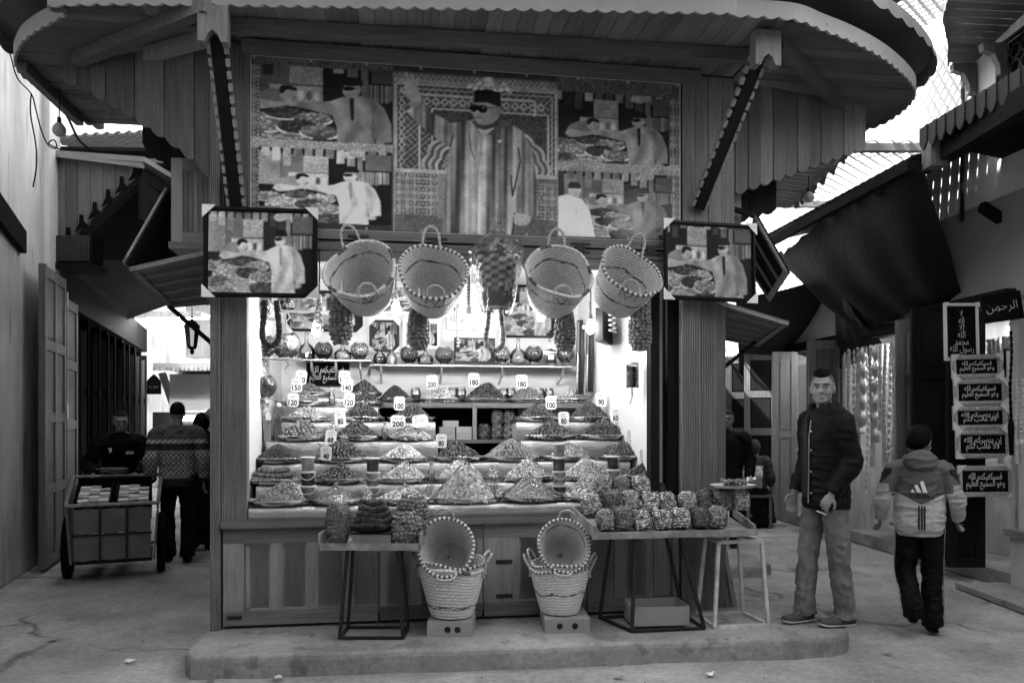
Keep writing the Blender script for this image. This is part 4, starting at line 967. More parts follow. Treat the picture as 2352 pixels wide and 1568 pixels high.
room(7.28, 8.5); room(8.75, 10.35); room(10.6, 12.2); room(12.4, 14.5)
wall_box(rs, 'lintel', 'wood_dark_x', 7.2, 8.6, 2.66, 2.8, .12, .1, RW, -1); wall_box(rs, 'lintel', 'wood_dark_x', 8.7, 15, 2.58, 2.71, .05, .1, RW, -1)
def tube_light(Y, z, L, label, dx=.25):
    t = thing('tube_light', label, 'lamp', (RW(Y)+dx, Y, z), math.atan(.093))
    MB().tube([(0, -L/2, 0), (0, L/2, 0)], .022, 8).build('tube', 'lit_tube', t); MB().box(-.03, .03, -L/2-.04, L/2+.04, .022, .06).build('fitting', 'white_metal', t)
tube_light(9.1, 2.5, .75, 'bright fluorescent tube under the lintel of the bead shop', .3); tube_light(11.2, 2.5, .9, 'bright fluorescent tube in the second shop down the right alley', .3); tube_light(7.9, 2.55, .6, 'fluorescent tube in the nearest shop behind the calligraphy frames', .7)
# door leaves, each standing open across the shop front
def rleaf(Y, wd, h, yaw, label, mat='wood_z', mat2='wood_z', cols=1, rows=4):
    t = thing('door_leaf', label, 'door', (RW(Y)-.02, Y, .14), yaw)
    leaf_panels(t, wd, 0, h, rows, cols, mat=mat, mat2=mat2, axis='x', ox=-wd); return t
rleaf(7.62, .36, 2.5, R(0), 'black panelled door leaf carrying the stacked calligraphy frames', 'wood_dark_z', 'wood_dark_z')
rleaf(8.02, .44, 2.6, R(-8), 'tall dark door leaf just behind the calligraphy frames', 'wood_dark_z', 'wood_dark_z')
rleaf(8.62, .26, 2.55, R(-12), 'mid brown panelled leaf between the bead shop and the calligraphy frames')
rleaf(10.38, .40, 2.5, R(-5), 'panelled door leaf behind the standing man, right of the alley lattice', cols=1)
rleaf(10.55, .34, 2.5, R(-20), 'second panelled leaf behind the standing man', 'wood_dark_z')
rleaf(11.6, .36, 2.45, R(-10), 'pale plank door leaf left of the standing man', 'wood_pale', 'wood_pale', rows=2)
rleaf(12.3, .5, 2.5, R(-14), 'dark door leaf in the middle of the right alley', 'wood_dark_z', 'wood_z')
rleaf(13.1, .5, 2.5, R(-8), 'farther dark door leaf in the right alley', 'wood_dark_z', 'wood_z')
rleaf(14.0, .7, 2.5, R(-5), 'farthest dark double door at the end of the right alley', 'wood_dark_z', 'wood_z', 2)
# hanging braids and beads in the bead shop
def strand(loc, L, r, kind, label, seed, group, mat='steel'):
    q_ = random.Random(seed); n = int(L/.022); pts = []; rad = []
    for i in range(n):
        z = -L*i/(n-1); pts.append((.012*math.sin(z*3+seed), .008*math.sin(z*4+seed*2), z))
        rad.append({0: r*(.75+.35*abs(math.sin(i*1.1))), 1: r*(.55+.6*((i//2) % 2)), 2: r*(.8+.3*q_.random()), 3: r*(.45+.75*abs(math.sin(i*.35)))}[kind])
    return MB().tube(pts, rad, 7).build('bead_strand', mat, None, loc, smooth=kind != 1, label=label, cat='strand', group=group)
M('silver_bead', .55, .28, .5, .3, 40, metal=.6, bump=.8, bscale=70); M('pale_silk', .5, .5, .4, .3, 40, bump=.8, bscale=60)
GRP = 'braided strands hanging in the bead shop'
names = ['leftmost', 'second', 'third', 'fourth', 'fifth', 'sixth', 'seventh', 'eighth', 'ninth', 'tenth', 'eleventh', 'twelfth', 'thirteenth', 'fourteenth', 'fifteenth', 'sixteenth']
for i in range(14):
    px = 1948+i*10.2; Y = wrow(px, lambda y: RW(y)-.02)
    strand((RW(Y)+.0, Y, 2.5), [1.5, 1.55, 1.3, 1.1, 1.75, 1.5, 1.2, 1.05, 1.6, 1.35][i % 10]+(.15 if i in (2, 4) else 0), [.032, .02, .038, .045, .016, .03, .042, .034][i % 8], [0, 1, 2, 3, 1, 0, 3, 2][i % 8],
           (names[i]+' glittering strand from the standing man in the bead shop opening') if i else 'glittering strand nearest the standing man in the bead shop opening', i, GRP, ['silver_bead', 'pale_silk', 'silver_bead'][i % 3])
# shelf of folded goods at the back of the bead shop, near the boy's head
sh = thing('goods_shelf', 'shelf of folded cloth and boxes beside the head of the boy', 'shelf', (RW(9.3)+.12, 9.05, .3))
for z in (.0, .36, .72): MB().box(0, .5, -.3, .45, z, z+.03).build('shelf_board', 'wood_z', sh)
MB().box(.48, .5, -.3, .45, -.14, .95).build('shelf_back', 'wood_dark_z', sh)
for i in range(9):
    r_ = random.Random(i); z = .03+.36*(i//3)+.05
    ft = thing('cloth_bundle', 'folded pale cloth bundle, '+['low', 'middle', 'top'][i//3]+' shelf row beside the boy, '+['near end', 'centre', 'far end'][i % 3], 'cloth', (RW(9.3)+.25, 8.88+.24*(i % 3), .3+z), group='folded bundles on the bead shop shelf')
    MB().ell((0, 0, .04), (.16, .11, .06), 14, 8).build('fold', 'pale_silk', ft, smooth=True); MB().ell((.02, .02, .13), (.14, .10, .05), 14, 8).build('fold', 'white_card', ft, smooth=True)
# wares in the nearest shop
for i in range(7):
    px = 2272+i*13; Y = wrow(px, lambda y: RW(y)+.35)
    strand((RW(Y)+.35, Y, 2.42), 1.0+.14*(i % 3), .04-.006*(i % 3), [2, 0, 3][i % 3], (names[i]+' silver strand counted from the frames in the nearest shop') if i else 'silver strand next to the calligraphy frames in the nearest shop', 40+i, 'silver strands in the nearest right shop', 'silver_bead')
for i, px in enumerate((2322, 2334, 2347)):
    t = atY(px, 760 if i == 0 else 870, 6.9)
    o = thing('tassel_cord', ['long dark twisted cord with a tassel beside the calligraphy frames', 'knotted pale tassel cord right of the calligraphy frames', 'knotted tassel cord at the right edge of the picture'][i], 'tassel', t, group='tassel cords at the right shop')
    Lc = 1.1 if i == 0 else .75
    MB().tube([(.006*math.sin(z*9), 0, -z) for z in np.linspace(0, Lc*.7, 40)], [.012+.004*math.sin(k_*2.2) for k_ in range(40)], 6).build('cord', ['black', 'pale_silk', 'pale_silk'][i], o)
    MB().tube([(0, 0, -Lc*.7), (0, 0, -Lc*.76), (.004, 0, -Lc)], [.012, .026, .018], 9).build('tassel', ['black', 'silver_bead', 'silver_bead'][i], o)
# calligraphy frames
M('ornate_silver', .5, .4, .5, .5, 60, metal=.5, bump=1., bscale=60); M('silver_thread', .62, .4, .5, .3, 80)
T1 = arabic('فسيكفيكهم الله')+'\n'+arabic('وهو السميع العليم'); T2 = arabic('إن ينصركم الله')+'\n'+arabic('فلا غالب لكم')
def calligraphy(x0, y0, x1, y1, Y, txt, label, fw=.045, mat='ornate_silver', guard=.085, roll=0., lf=.8, group='calligraphy frames on the right', bold=.012):
    a = atY((x0+x1)/2, y1, Y); wd = (x1-x0)/F*Y; ht = (y1-y0)/F*Y
    o = framed('calligraphy_picture', label, a, (R(-2), roll, 0), wd, ht, None, fw, .028, mat, guard, group)
    MB().box(-wd/2+fw, wd/2-fw, -.012, -.006, fw, ht-fw).build('velvet', 'black', o)
    text_on(o, txt, (wd-2*fw)*.84, (ht-2*fw)*lf, (0, -.0135, ht/2), (0, 0, 0), 'silver_thread', bold=bold); return o
calligraphy(2185, 814, 2301, 869, 7.42, T1, 'topmost of the five stacked silver framed calligraphy panels', roll=R(-1.5))
calligraphy(2190, 870, 2311, 931, 7.40, T1, 'second of the stacked silver framed calligraphy panels from the top', roll=R(-1))
calligraphy(2188, 932, 2313, 986, 7.38, T2, 'third of the stacked silver framed calligraphy panels, middle of the five', roll=R(-1))
calligraphy(2194, 987, 2319, 1052, 7.36, T2, 'fourth of the stacked silver framed calligraphy panels, above the gap')
calligraphy(2199, 1069, 2326, 1140, 7.34, T1, 'lowest silver framed calligraphy panel, hung apart from the stack', roll=R(-.5))
calligraphy(2168, 696, 2248, 828, 7.5, '\n'.join(arabic(q_) for q_ in ('لا', 'إله', 'إلا', 'الله', 'محمد', 'رسول الله')), 'tall white framed black calligraphy panel above the silver frames', .03, 'white_card', .05, lf=.86, group=None, bold=0.)
calligraphy(2258, 672, 2350, 738, 6.95, arabic('الرحمن'), 'tilted black calligraphy panel hanging at the right edge', .012, 'black_gloss', 0, R(-8), .42, group=None, bold=-.02)
dc = framed('framed_document', 'small framed certificate hanging right of the calligraphy frames', atY(2338, 882, 7.5), (0, 0, 0), .28, .34, None, .02, .02, 'wood_dark_x', 0)
MB().box(-.12, .12, -.014, -.008, .02, .32).build('paper', 'white_card', dc); MB().box(-.05, .05, -.016, -.0145, .2, .28).build('photo', 'dark_metal', dc)
# stone bench and low wall
bn_ = thing('stone_bench', 'plastered bench with a pale slab under the right shop', 'bench', (RW(7.0)-.02, 6.9, 0))
MB().box(-.02, .6, -1.2, .38, 0, .50).build('base', 'plaster_dirty', bn_); MB().box(-.07, .6, -1.2, .42, .502, .56).build('slab', 'concrete', bn_)
MB().box(.32, .6, -1.2, .3, .562, 1.0).build('back_panel', 'plaster', bn_)
MB().box(-.5, -.03, -1.5, .45, .002, .05).build('plinth', 'concrete', bn_)
# white scalloped curtain edge and lattice strip by the pale door leaf
stp = thing('scalloped_trim', 'white scalloped strip hanging behind the standing man', 'trim', (RW(11.0)-.25, 10.9, 2.35))
pts = [(-.06, 0, 0)]+[(-.06-.025*abs(math.sin(PI*k_/4)), 0, -1.5*k_/48) for k_ in range(49)]+[(.06+.025*abs(math.sin(PI*k_/4)), 0, -1.5*k_/48) for k_ in range(48, -1, -1)]
MB().slab(pts, (0, 1, 0), .01).build('strip', 'white_wall', stp)
# ================================================================== fruit, nuts and their trays
M('date', .05, .30, .5, .35, 30, rnd=.75, bump=.2, bscale=50); M('walnut', .20, .6, .3, .25, 60, rnd=.25, bump=.7, bscale=90); M('almond', .19, .6, .3, .25, 40, rnd=.35, bump=.4, bscale=60)
M('raisin', .035, .4, .5, .4, 60, rnd=.3, attr='g'); M('seed', .20, .6, .3, .35, 60, rnd=.2, attr='g'); M('pale_nut', .5, .5, .35, .3, 50, rnd=.2, attr='g'); M('white_nut', .62, .55, .3, .2, 50, attr='g'); M('brown_nut', .15, .5, .4, .35, 50, rnd=.25, attr='g'); M('fig', .13, .7, .3, .4, 40, bump=.5, bscale=60, attr='g'); M('fig_dark', .04, .55, .4, .4, 40, bump=.5, bscale=60, attr='g'); M('fig_pale', .4, .7, .3, .3, 40, bump=.5, bscale=60, attr='g')
def unit_ell(nu=8, nv=6):
    vs = [(math.sin(PI*i/nv)*math.cos(2*PI*j/nu), math.sin(PI*i/nv)*math.sin(2*PI*j/nu), math.cos(PI*i/nv)) for i in range(nv+1) for j in range(nu)]
    fs = [(i*nu+j, (i+1)*nu+j, (i+1)*nu+(j+1) % nu, i*nu+(j+1) % nu) for i in range(nv) for j in range(nu)]
    return np.array(vs), np.array(fs)
UE = unit_ell(7, 5); UES = unit_ell(6, 4)
def frame_of(n, t=None):
    """rotation whose x axis lies along t (tangent) and z along n"""
    n = Vector(n).normalized(); t = Vector(t) if t is not None else Vector((random.uniform(-1, 1), random.uniform(-1, 1), random.uniform(-1, 1)))
    x = (t-n*t.dot(n)); x = x.normalized() if x.length > 1e-5 else n.orthogonal().normalized(); y = n.cross(x)
    return Matrix((x, y, n)).transposed()
def joined(items, name, mat, parent, r, u=UES, smooth=True):
    """many small pieces as ONE stuff part: items = [(pos, normal, tangent)]"""
    V = []; Fc = []; G = []; o = 0
    for p, n, t in items:
        k = random.uniform(.75, 1.3); G += [random.choice((.35, .7, .9, 1., 1.1, 1.5))]*len(u[0]); A = np.array(frame_of(n, t)); V.append((u[0]*np.array(r)*k) @ A.T+np.array(p)); Fc.append(u[1]+o); o += len(u[0])
    me = bpy.data.meshes.new(name); me.from_pydata(np.concatenate(V).tolist(), [], np.concatenate(Fc).tolist()); me.attributes.new('g', 'FLOAT', 'POINT').data.foreach_set('value', np.array(G, dtype=np.float32)); fin(me, mat, smooth)
    return ob(name, me, parent, kind='stuff')
def piece_mesh(name, mat, r, bend=0., u=UE):
    v = u[0]*np.array(r); v[:, 2] += bend*(u[0][:, 0]**2)*r[2]
    me = bpy.data.meshes.new(name); me.from_pydata(v.tolist(), [], u[1].tolist()); fin(me, mat, True); return me
DATE = [piece_mesh('date', 'date', (.0195, .0115, .0105), .25), piece_mesh('date', 'date', (.021, .0125, .0115), -.2), piece_mesh('date', 'date', (.0175, .012, .011))]
WAL = [piece_mesh('walnut', 'walnut', (.0175, .016, .0165), 0, unit_ell(10, 7)), piece_mesh('walnut', 'walnut', (.0165, .0155, .016), 0, unit_ell(10, 7))]
ALM = [piece_mesh('almond', 'almond', (.018, .0105, .0095)), piece_mesh('almond', 'almond', (.0165, .011, .009), .2)]
PEC = [piece_mesh('pecan', 'almond', (.021, .0125, .012)), piece_mesh('pecan', 'almond', (.0195, .012, .011))]
DATE_L = [piece_mesh('date', 'almond', (.0225, .0115, .011)), piece_mesh('date', 'almond', (.0205, .0125, .011))]
def heap_pt(a, b, H, f, t, seed):
    """surface of a slumped, lumpy heap"""
    q_ = random.Random(seed); ox, ph, p2, sh = q_.uniform(-.14, .14), q_.uniform(0, 6), q_.uniform(0, 6), q_.uniform(1.0, 1.5)
    r = f*(1+.07*math.sin(2*t+ph)*f+.05*math.sin(5*t+p2))
    return Vector((a*(r*math.cos(t)+ox*(1-f)), b*r*math.sin(t), H*(1-f**sh)*(1+.10*math.sin(3*t+p2)*f)))
def cone_items(a, b, H, spacing, back=.3, shape=.85, jit=.35, seed=0):
    """places on the surface of a heap with an oval base, the half that faces the street"""
    q_ = random.Random(seed); out = []; f = 1.
    slope = math.hypot(a, H); dn = spacing/slope
    while f > 0:
        n = max(1, int(2*PI*f*(a+b)/2/spacing)); ph = q_.random()
        for i in range(n):
            t = 2*PI*(i+ph+q_.uniform(-jit, jit)*.5)/n; ff = min(1., max(0., f+q_.uniform(-.5, .5)*dn*jit))
            if math.sin(t) > back: continue
            p = heap_pt(a, b, H, ff, t, seed)+Vector((0, 0, q_.uniform(-.25, .45)*spacing*.5)); nn = Vector((math.cos(t)/a, math.sin(t)/b, .9/H*max(.35, 1-.4*ff))).normalized()
            td = Vector((-a*math.cos(t), -b*math.sin(t), H))
            out.append((p, nn, td+Vector((q_.uniform(-1, 1), q_.uniform(-1, 1), q_.uniform(-1, 1)))*.12))
        f -= dn
    return out
TRAYM = {}
def tray_mesh(a, b):
    k_ = (round(a, 2), round(b, 2))
    if k_ not in TRAYM:
        TRAYM[k_] = MB().lathe([(0, .002), (.80, .0), (.86, .006), (1.0, .034), (1.03, .036), (1.0, .030), (.85, .0), (.8, -.004), (0, -.004)], 64, (0, 0, .006), a, b, rip=.018, nr=16).mesh('tray', 'tin', True)
    return TRAYM[k_]
def mound(a, b, H, mat, parent, seed=1, g=.35):  # core toned darker than the pieces, as painted shade in their gaps
    rr = [[heap_pt(a*.86, b*.82, H*.95, f, 2*PI*j/20, seed)+Vector((0, 0, .006)) for j in range(20)] for f in (1, .8, .6, .4, .2, .02)]
    return MB().rings(rr, True, False, g).build('mound', mat, parent, smooth=True)
def wrap(a, b, H, parent, seed=0, mat='film'):
    """cellophane tented over a heap, gathered at the apex"""
    q_ = random.Random(seed); n = 34; rr = []
    for f, z in [(1.03, .02), (.93, .10), (.75, .30), (.55, .52), (.36, .74), (.18, .93), (.05, 1.05), (.035, 1.12), (.07, 1.2)]:
        rr.append([(a*f*(1+q_.uniform(-.05, .07))*math.cos(2*PI*j/n), b*f*(1+q_.uniform(-.05, .07))*math.sin(2*PI*j/n), H*z*(1+.03*q_.uniform(-1, 1))+.015) for j in range(n)])
    return MB().rings(rr, True, False).build('cellophane', mat, parent)
GT = 'trays of dried fruit and nuts on the tiered counter'
def tray(x, y, hw, tier, kind, hpx, label, wrapd=False, dd=.14, dat=None):
    """tray at picture column x, its rim at row y, half width hw px, on a tier of the display"""
    d0, z = TIER[tier] if tier is not None else dat
    d = d0+dd; s = sp(x, y, d)[0]; Yd = W(s, d).y; a = 1.1*hw/F*Yd; b = min(.165, a*.8); H = hpx/F*Yd
    t = thing('fruit_tray', label, 'tray', W(s, d, z+.004), ANG, GT)
    ob('tray_dish', tray_mesh(a, b), t)
    seed = int(x*7+y)
    if kind in ('date', 'walnut', 'almond', 'date_l'):
        ms, sp_, r_ = {'date': (DATE, .0255, None), 'walnut': (WAL, .032, None), 'almond': (ALM, .022, None), 'date_l': (DATE_L, .025, None)}[kind]
        mound(a, b, H, {'date': 'date', 'walnut': 'walnut', 'almond': 'almond', 'date_l': 'almond'}[kind], t, seed)
        for p, n, td in cone_items(a*.88, b*.84, H, sp_, seed=seed):
            m = frame_of(n, td); o = ob(ms[0].name.split('.')[0], random.choice(ms), t, p+Vector((0, 0, .02)), m.to_euler())
    elif kind == 'coil':
        fig_coil(t, a*.95, b, 3)
    else:
        r_, sp_, mt = {'raisin': ((.0095, .0075, .007), .013, 'raisin'), 'seed': ((.012, .0045, .004), .0125, 'seed'), 'nut': ((.010, .008, .008), .0145, 'pale_nut'), 'white': ((.016, .012, .005), .019, 'white_nut'), 'brown': ((.012, .009, .008), .0155, 'brown_nut'), 'grain': ((.0085, .007, .006), .012, 'seed'), 'light': ((.014, .010, .009), .018, 'pale_nut')}[kind]
        mound(a, b, H, mt, t, seed); joined([(p+Vector((0, 0, .013)), n, td+Vector((random.uniform(-1, 1), random.uniform(-1, 1), random.uniform(-1, 1)))*.2) for p, n, td in cone_items(a*.89, b*.85, H, sp_, seed=seed, back=.2)], {'raisin': 'raisins', 'seed': 'seeds', 'grain': 'raisins'}.get(kind, 'nuts'), mt, t, r_)
    if wrapd: wrap(a*1.0, b, H*1.08, t, seed)
    return t
def fig_tube(pts, r, mat, parent, seed=0, name='fig_string', n=10, step=.012):
    """threaded dried figs: a string of squashed discs"""
    P_ = [Vector(p) for p in pts]; L = [0]
    for a_, b_ in zip(P_[:-1], P_[1:]): L.append(L[-1]+(b_-a_).length)
    q_ = random.Random(seed); out = []; rad = []; g = []; k = int(L[-1]/step); i = 0
    for m in range(k):
        for f, rr_ in ((.02, .72), (.3, 1.), (.7, 1.), (.98, .74)):
            s_ = (m+f)/k*L[-1]
            while i < len(L)-2 and L[i+1] < s_: i += 1
            out.append(P_[i].lerp(P_[i+1], (s_-L[i])/max(1e-6, L[i+1]-L[i])))
        j = q_.uniform(.86, 1.1); rad += [r*.74*j, r*j, r*j, r*.76*j]; gg = q_.uniform(.6, 1.5); g += [gg*.4, gg, gg, gg*.4]
        i = max(0, i)
    return MB().tube(out, rad, n, True, g).build(name, mat, parent, smooth=False)
def fig_coil(parent, a, b, turns, r=.022, mat='fig', z0=.03):
    for k in range(turns):
        f = 1-.2*k; pts = [(a*f*.8*math.cos(t)+.01*math.sin(3*t), b*f*.8*math.sin(t), z0+k*r*1.6+.006*math.sin(2*t+k)) for t in np.linspace(-PI*.1+k, 2*PI-.1*PI+k-.25, 40)]
        fig_tube(pts, r, mat, parent, k)
rows = [
 (640, 1157, 67, 6, 'grain', 48, 'tray of small pale raisins at the left front corner of the counter', 0), (772, 1155, 54, 6, 'brown', 34, 'cellophane wrapped dark nuts behind the small stand, front row', 1),
 (930, 1152, 66, 6, 'light', 30, 'low wrapped tray in the front row between fig stand and white cone', 1), (1068, 1158, 72, 6, 'white', 78, 'tall wrapped cone of white almond flakes, front row centre', 1),
 (1217, 1155, 68, 6, 'brown', 50, 'wrapped dark pointed heap right of the white cone, front row', 1), (1357, 1152, 66, 6, 'light', 56, 'wrapped heap of pale nuts behind the bagged nut rack, front row', 1),
 (1506, 1140, 55, 6, 'raisin', 36, 'heap of black raisins above the bagged nuts at the right end', 0),
 (628, 1102, 56, 5, 'coil', 50, 'tray of coiled fig strings, second row at the left edge', 0), (778, 1102, 55, 5, 'date', 38, 'tray of glossy dates with the 40 tag', 0),
 (925, 1106, 55, 5, 'light', 40, 'wrapped pale heap in the second row right of the stacked tubs', 1), (1055, 1106, 60, 5, 'white', 42, 'wrapped white heap behind the tall white cone, second row', 1),
 (1212, 1105, 58, 5, 'light', 44, 'wrapped pale heap with crossed film folds, second row centre right', 1), (1345, 1102, 54, 5, 'light', 46, 'wrapped hazelnut heap between the two right tub stacks', 1), (1480, 1098, 54, 5, 'date', 34, 'tray of dark dates with the 30 tag at the right end', 0),
 (640, 1053, 56, 4, 'raisin', 38, 'heap of black raisins, third row at the left edge', 0), (783, 1055, 58, 4, 'date', 46, 'high heap of dates with the 60 tag', 0), (922, 1055, 56, 4, 'nut', 36, 'heap of small pale nuts, third row left of centre', 0),
 (1053, 1058, 56, 4, 'date', 40, 'tray of dates with the 80 tag, third row centre', 0), (1177, 1058, 63, 4, 'date_l', 42, 'big heap of pale long dates, third row centre', 0), (1305, 1052, 56, 4, 'brown', 32, 'wrapped brown heap behind the right centre tub stack', 1), (1432, 1052, 52, 4, 'date', 38, 'tray of dates with the 70 tag, third row right', 0),
 (690, 1004, 56, 3, 'walnut', 42, 'tray of whole walnuts, fourth row left', 0), (825, 1005, 52, 3, 'date', 40, 'tray of dates with the 80 tag next to the walnuts', 0), (940, 1004, 58, 3, 'white', 26, 'low wrapped pale tray below the 200 tag', 1), (1262, 1001, 58, 3, 'date', 38, 'tray of dates with the 80 tag beside the alcove bags', 0), (1388, 999, 57, 3, 'date', 38, 'tray of dates with the right 60 tag', 0),
 (700, 958, 52, 2, 'nut', 32, 'tray of small nuts with the left 120 tag', 0), (832, 962, 47, 2, 'date', 36, 'tray of dates under the second 120 tag', 0), (945, 964, 48, 2, 'date', 34, 'tray of dates with the 100 tag before the boxes in the alcove', 0), (1235, 964, 52, 2, 'date', 34, 'tray of dates with the 100 tag beside the 90 tag dates', 0), (1353, 960, 50, 2, 'date', 40, 'tray of dates with the 90 tag', 0),
 (700, 924, 48, 1, 'seed', 32, 'tray of slim seeds under the 150 tag', 0), (840, 926, 38, 1, 'date', 32, 'small tray of dates under the 140 tag', 0), (715, 902, 44, 0, 'seed', 28, 'topmost tray of slim seeds under the 160 tag', 0), (836, 904, 36, 0, 'date', 34, 'topmost small tray of dates under the right 160 tag', 0)]
for x, y, hw, tr, kd, hp, lab, wr in rows: tray(x, y, hw, tr, kd, hp, lab, bool(wr))
# back shelf with its own trays
zs = 1.735; ds = 1.52
bx('shelf', 'foil', sL(872, ds), sL(1400, ds), ds, BW-.003, zs-.035, zs)
bx('shelf_edge', 'wood_x', sL(872, ds), sL(1400, ds), ds-.012, ds-.001, zs-.04, zs+.004)
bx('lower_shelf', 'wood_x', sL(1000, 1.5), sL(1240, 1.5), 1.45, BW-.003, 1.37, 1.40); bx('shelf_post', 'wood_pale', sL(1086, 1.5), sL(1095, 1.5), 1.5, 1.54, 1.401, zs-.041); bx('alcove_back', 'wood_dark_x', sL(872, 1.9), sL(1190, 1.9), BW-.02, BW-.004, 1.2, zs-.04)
for x, y, hw, kd, hp, lab in [(912, 912, 44, 'raisin', 38, 'heap of black raisins on the back shelf, left end'), (1013, 913, 44, 'nut', 34, 'heap of pale nuts with the 200 tag on the back shelf'), (1118, 914, 50, 'date', 42, 'heap of dates with the left 180 tag on the back shelf'), (1214, 913, 44, 'almond', 32, 'heap of almonds with the right 180 tag on the back shelf'), (1318, 911, 48, 'nut', 28, 'heap of pale seeds at the right end of the back shelf')]:
    tray(x, y, hw, None, kd, hp, lab, dat=(ds, zs))
# price tags
TAGM = {}
def price(x, y, num, name_ar, d, label, wd=25, ht=32, roll=0.):
    s, z = sp(x, y+ht/2, d); Yd = W(s, d).y; w_ = wd/F*Yd; h_ = ht/F*Yd; c = w_*.16
    t = thing('price_tag', label, 'price tag', W(s, d, z), rot=(R(-6), roll, ANG), group='handwritten price tags')
    MB().slab([(-w_/2+c, 0, 0), (w_/2-c, 0, 0), (w_/2, 0, c), (w_/2, 0, h_-c), (w_/2-c, 0, h_), (-w_/2+c, 0, h_), (-w_/2, 0, h_-c), (-w_/2, 0, c)], (0, 1, 0), .002).build('card', 'white_card', t)
    if num: text_on(t, num, w_*(.25*len(num)+.03), h_*.42, (0, -.002, h_*.31), (0, 0, 0), 'ink', bold=.03)
    for k, q_ in enumerate(name_ar): text_on(t, arabic(q_), w_*.68, h_*(.17 if len(name_ar) > 1 else .24), (0, -.002, h_*(.84-.19*k if len(name_ar) > 1 else .76)), (0, 0, 0), 'ink', bold=-.01)
    MB().tube([(0, .005, h_*.3), (0, .006, -.07)], .0018, 5).build('stick', 'wood_pale', t)
mj = 'مجهول'
for x, y, n, d, lab, rl in [(690, 866, '160', 1.55, 'price tag 160 at the top left of the display', .1), (681, 884, '150', 1.36, 'price tag 150 below the left 160 tag', 0), (672, 918, '120', 1.15, 'price tag 120 above the left tray of small nuts', .05), (791, 866, '160', 1.50, 'price tag 160 above the topmost small dates', 0), (797, 884, '140', 1.36, 'price tag 140 above the small date tray', 0), (801, 918, '120', 1.15, 'price tag 120 above the dates of the fifth row', .06),
                        (783, 961, '80', .9, 'price tag 80 above the walnuts and dates', -.1), (758, 1003, '60', .68, 'slanted price tag 60 above the high date heap', .12), (749, 1041, '40', .42, 'price tag 40 at the lower left dates', 0), (917, 926, '100', 1.12, 'price tag 100 above the wide 200 tag', .03), (1013, 1012, '80', .62, 'price tag 80 at the centre dates', .04),
                        (992, 877, '200', 1.6, 'price tag 200 on the back shelf', 0), (1089, 872, '180', 1.6, 'price tag 180 on the back shelf over dates', 0), (1199, 876, '180', 1.6, 'price tag 180 on the back shelf over almonds', 0), (1266, 924, '100', 1.12, 'price tag 100 near the alcove bags', 0), (1295, 961, '80', .92, 'price tag 80 below the 90 tag, beside the dark alcove', .02), (1381, 917, '90', 1.1, 'price tag 90 before the hidden vendor', 0), (1414, 953, '60', .92, 'price tag 60 at the right fourth row', .04), (1427, 914, '70', 1.3, 'price tag 70 beside the hidden vendor', .05), (1453, 1002, '70', .66, 'price tag 70 over the right third row dates', 0), (1482, 1047, '30', .42, 'price tag 30 at the lower right dates', 0)]:
    price(x, y, n, [mj, 'ممتاز'] if y % 2 else [mj], d, lab, roll=rl)
price(914, 968, '200', ['اللوز مقشر'], .84, 'wide price tag 200 in front of the wrapped pale tray', 34, 30); price(967, 966, '', ['خليط', 'ممتاز', 'طازج'], .86, 'tilted wordy tag without a price right of the wide 200 tag', 36, 28, -.15)
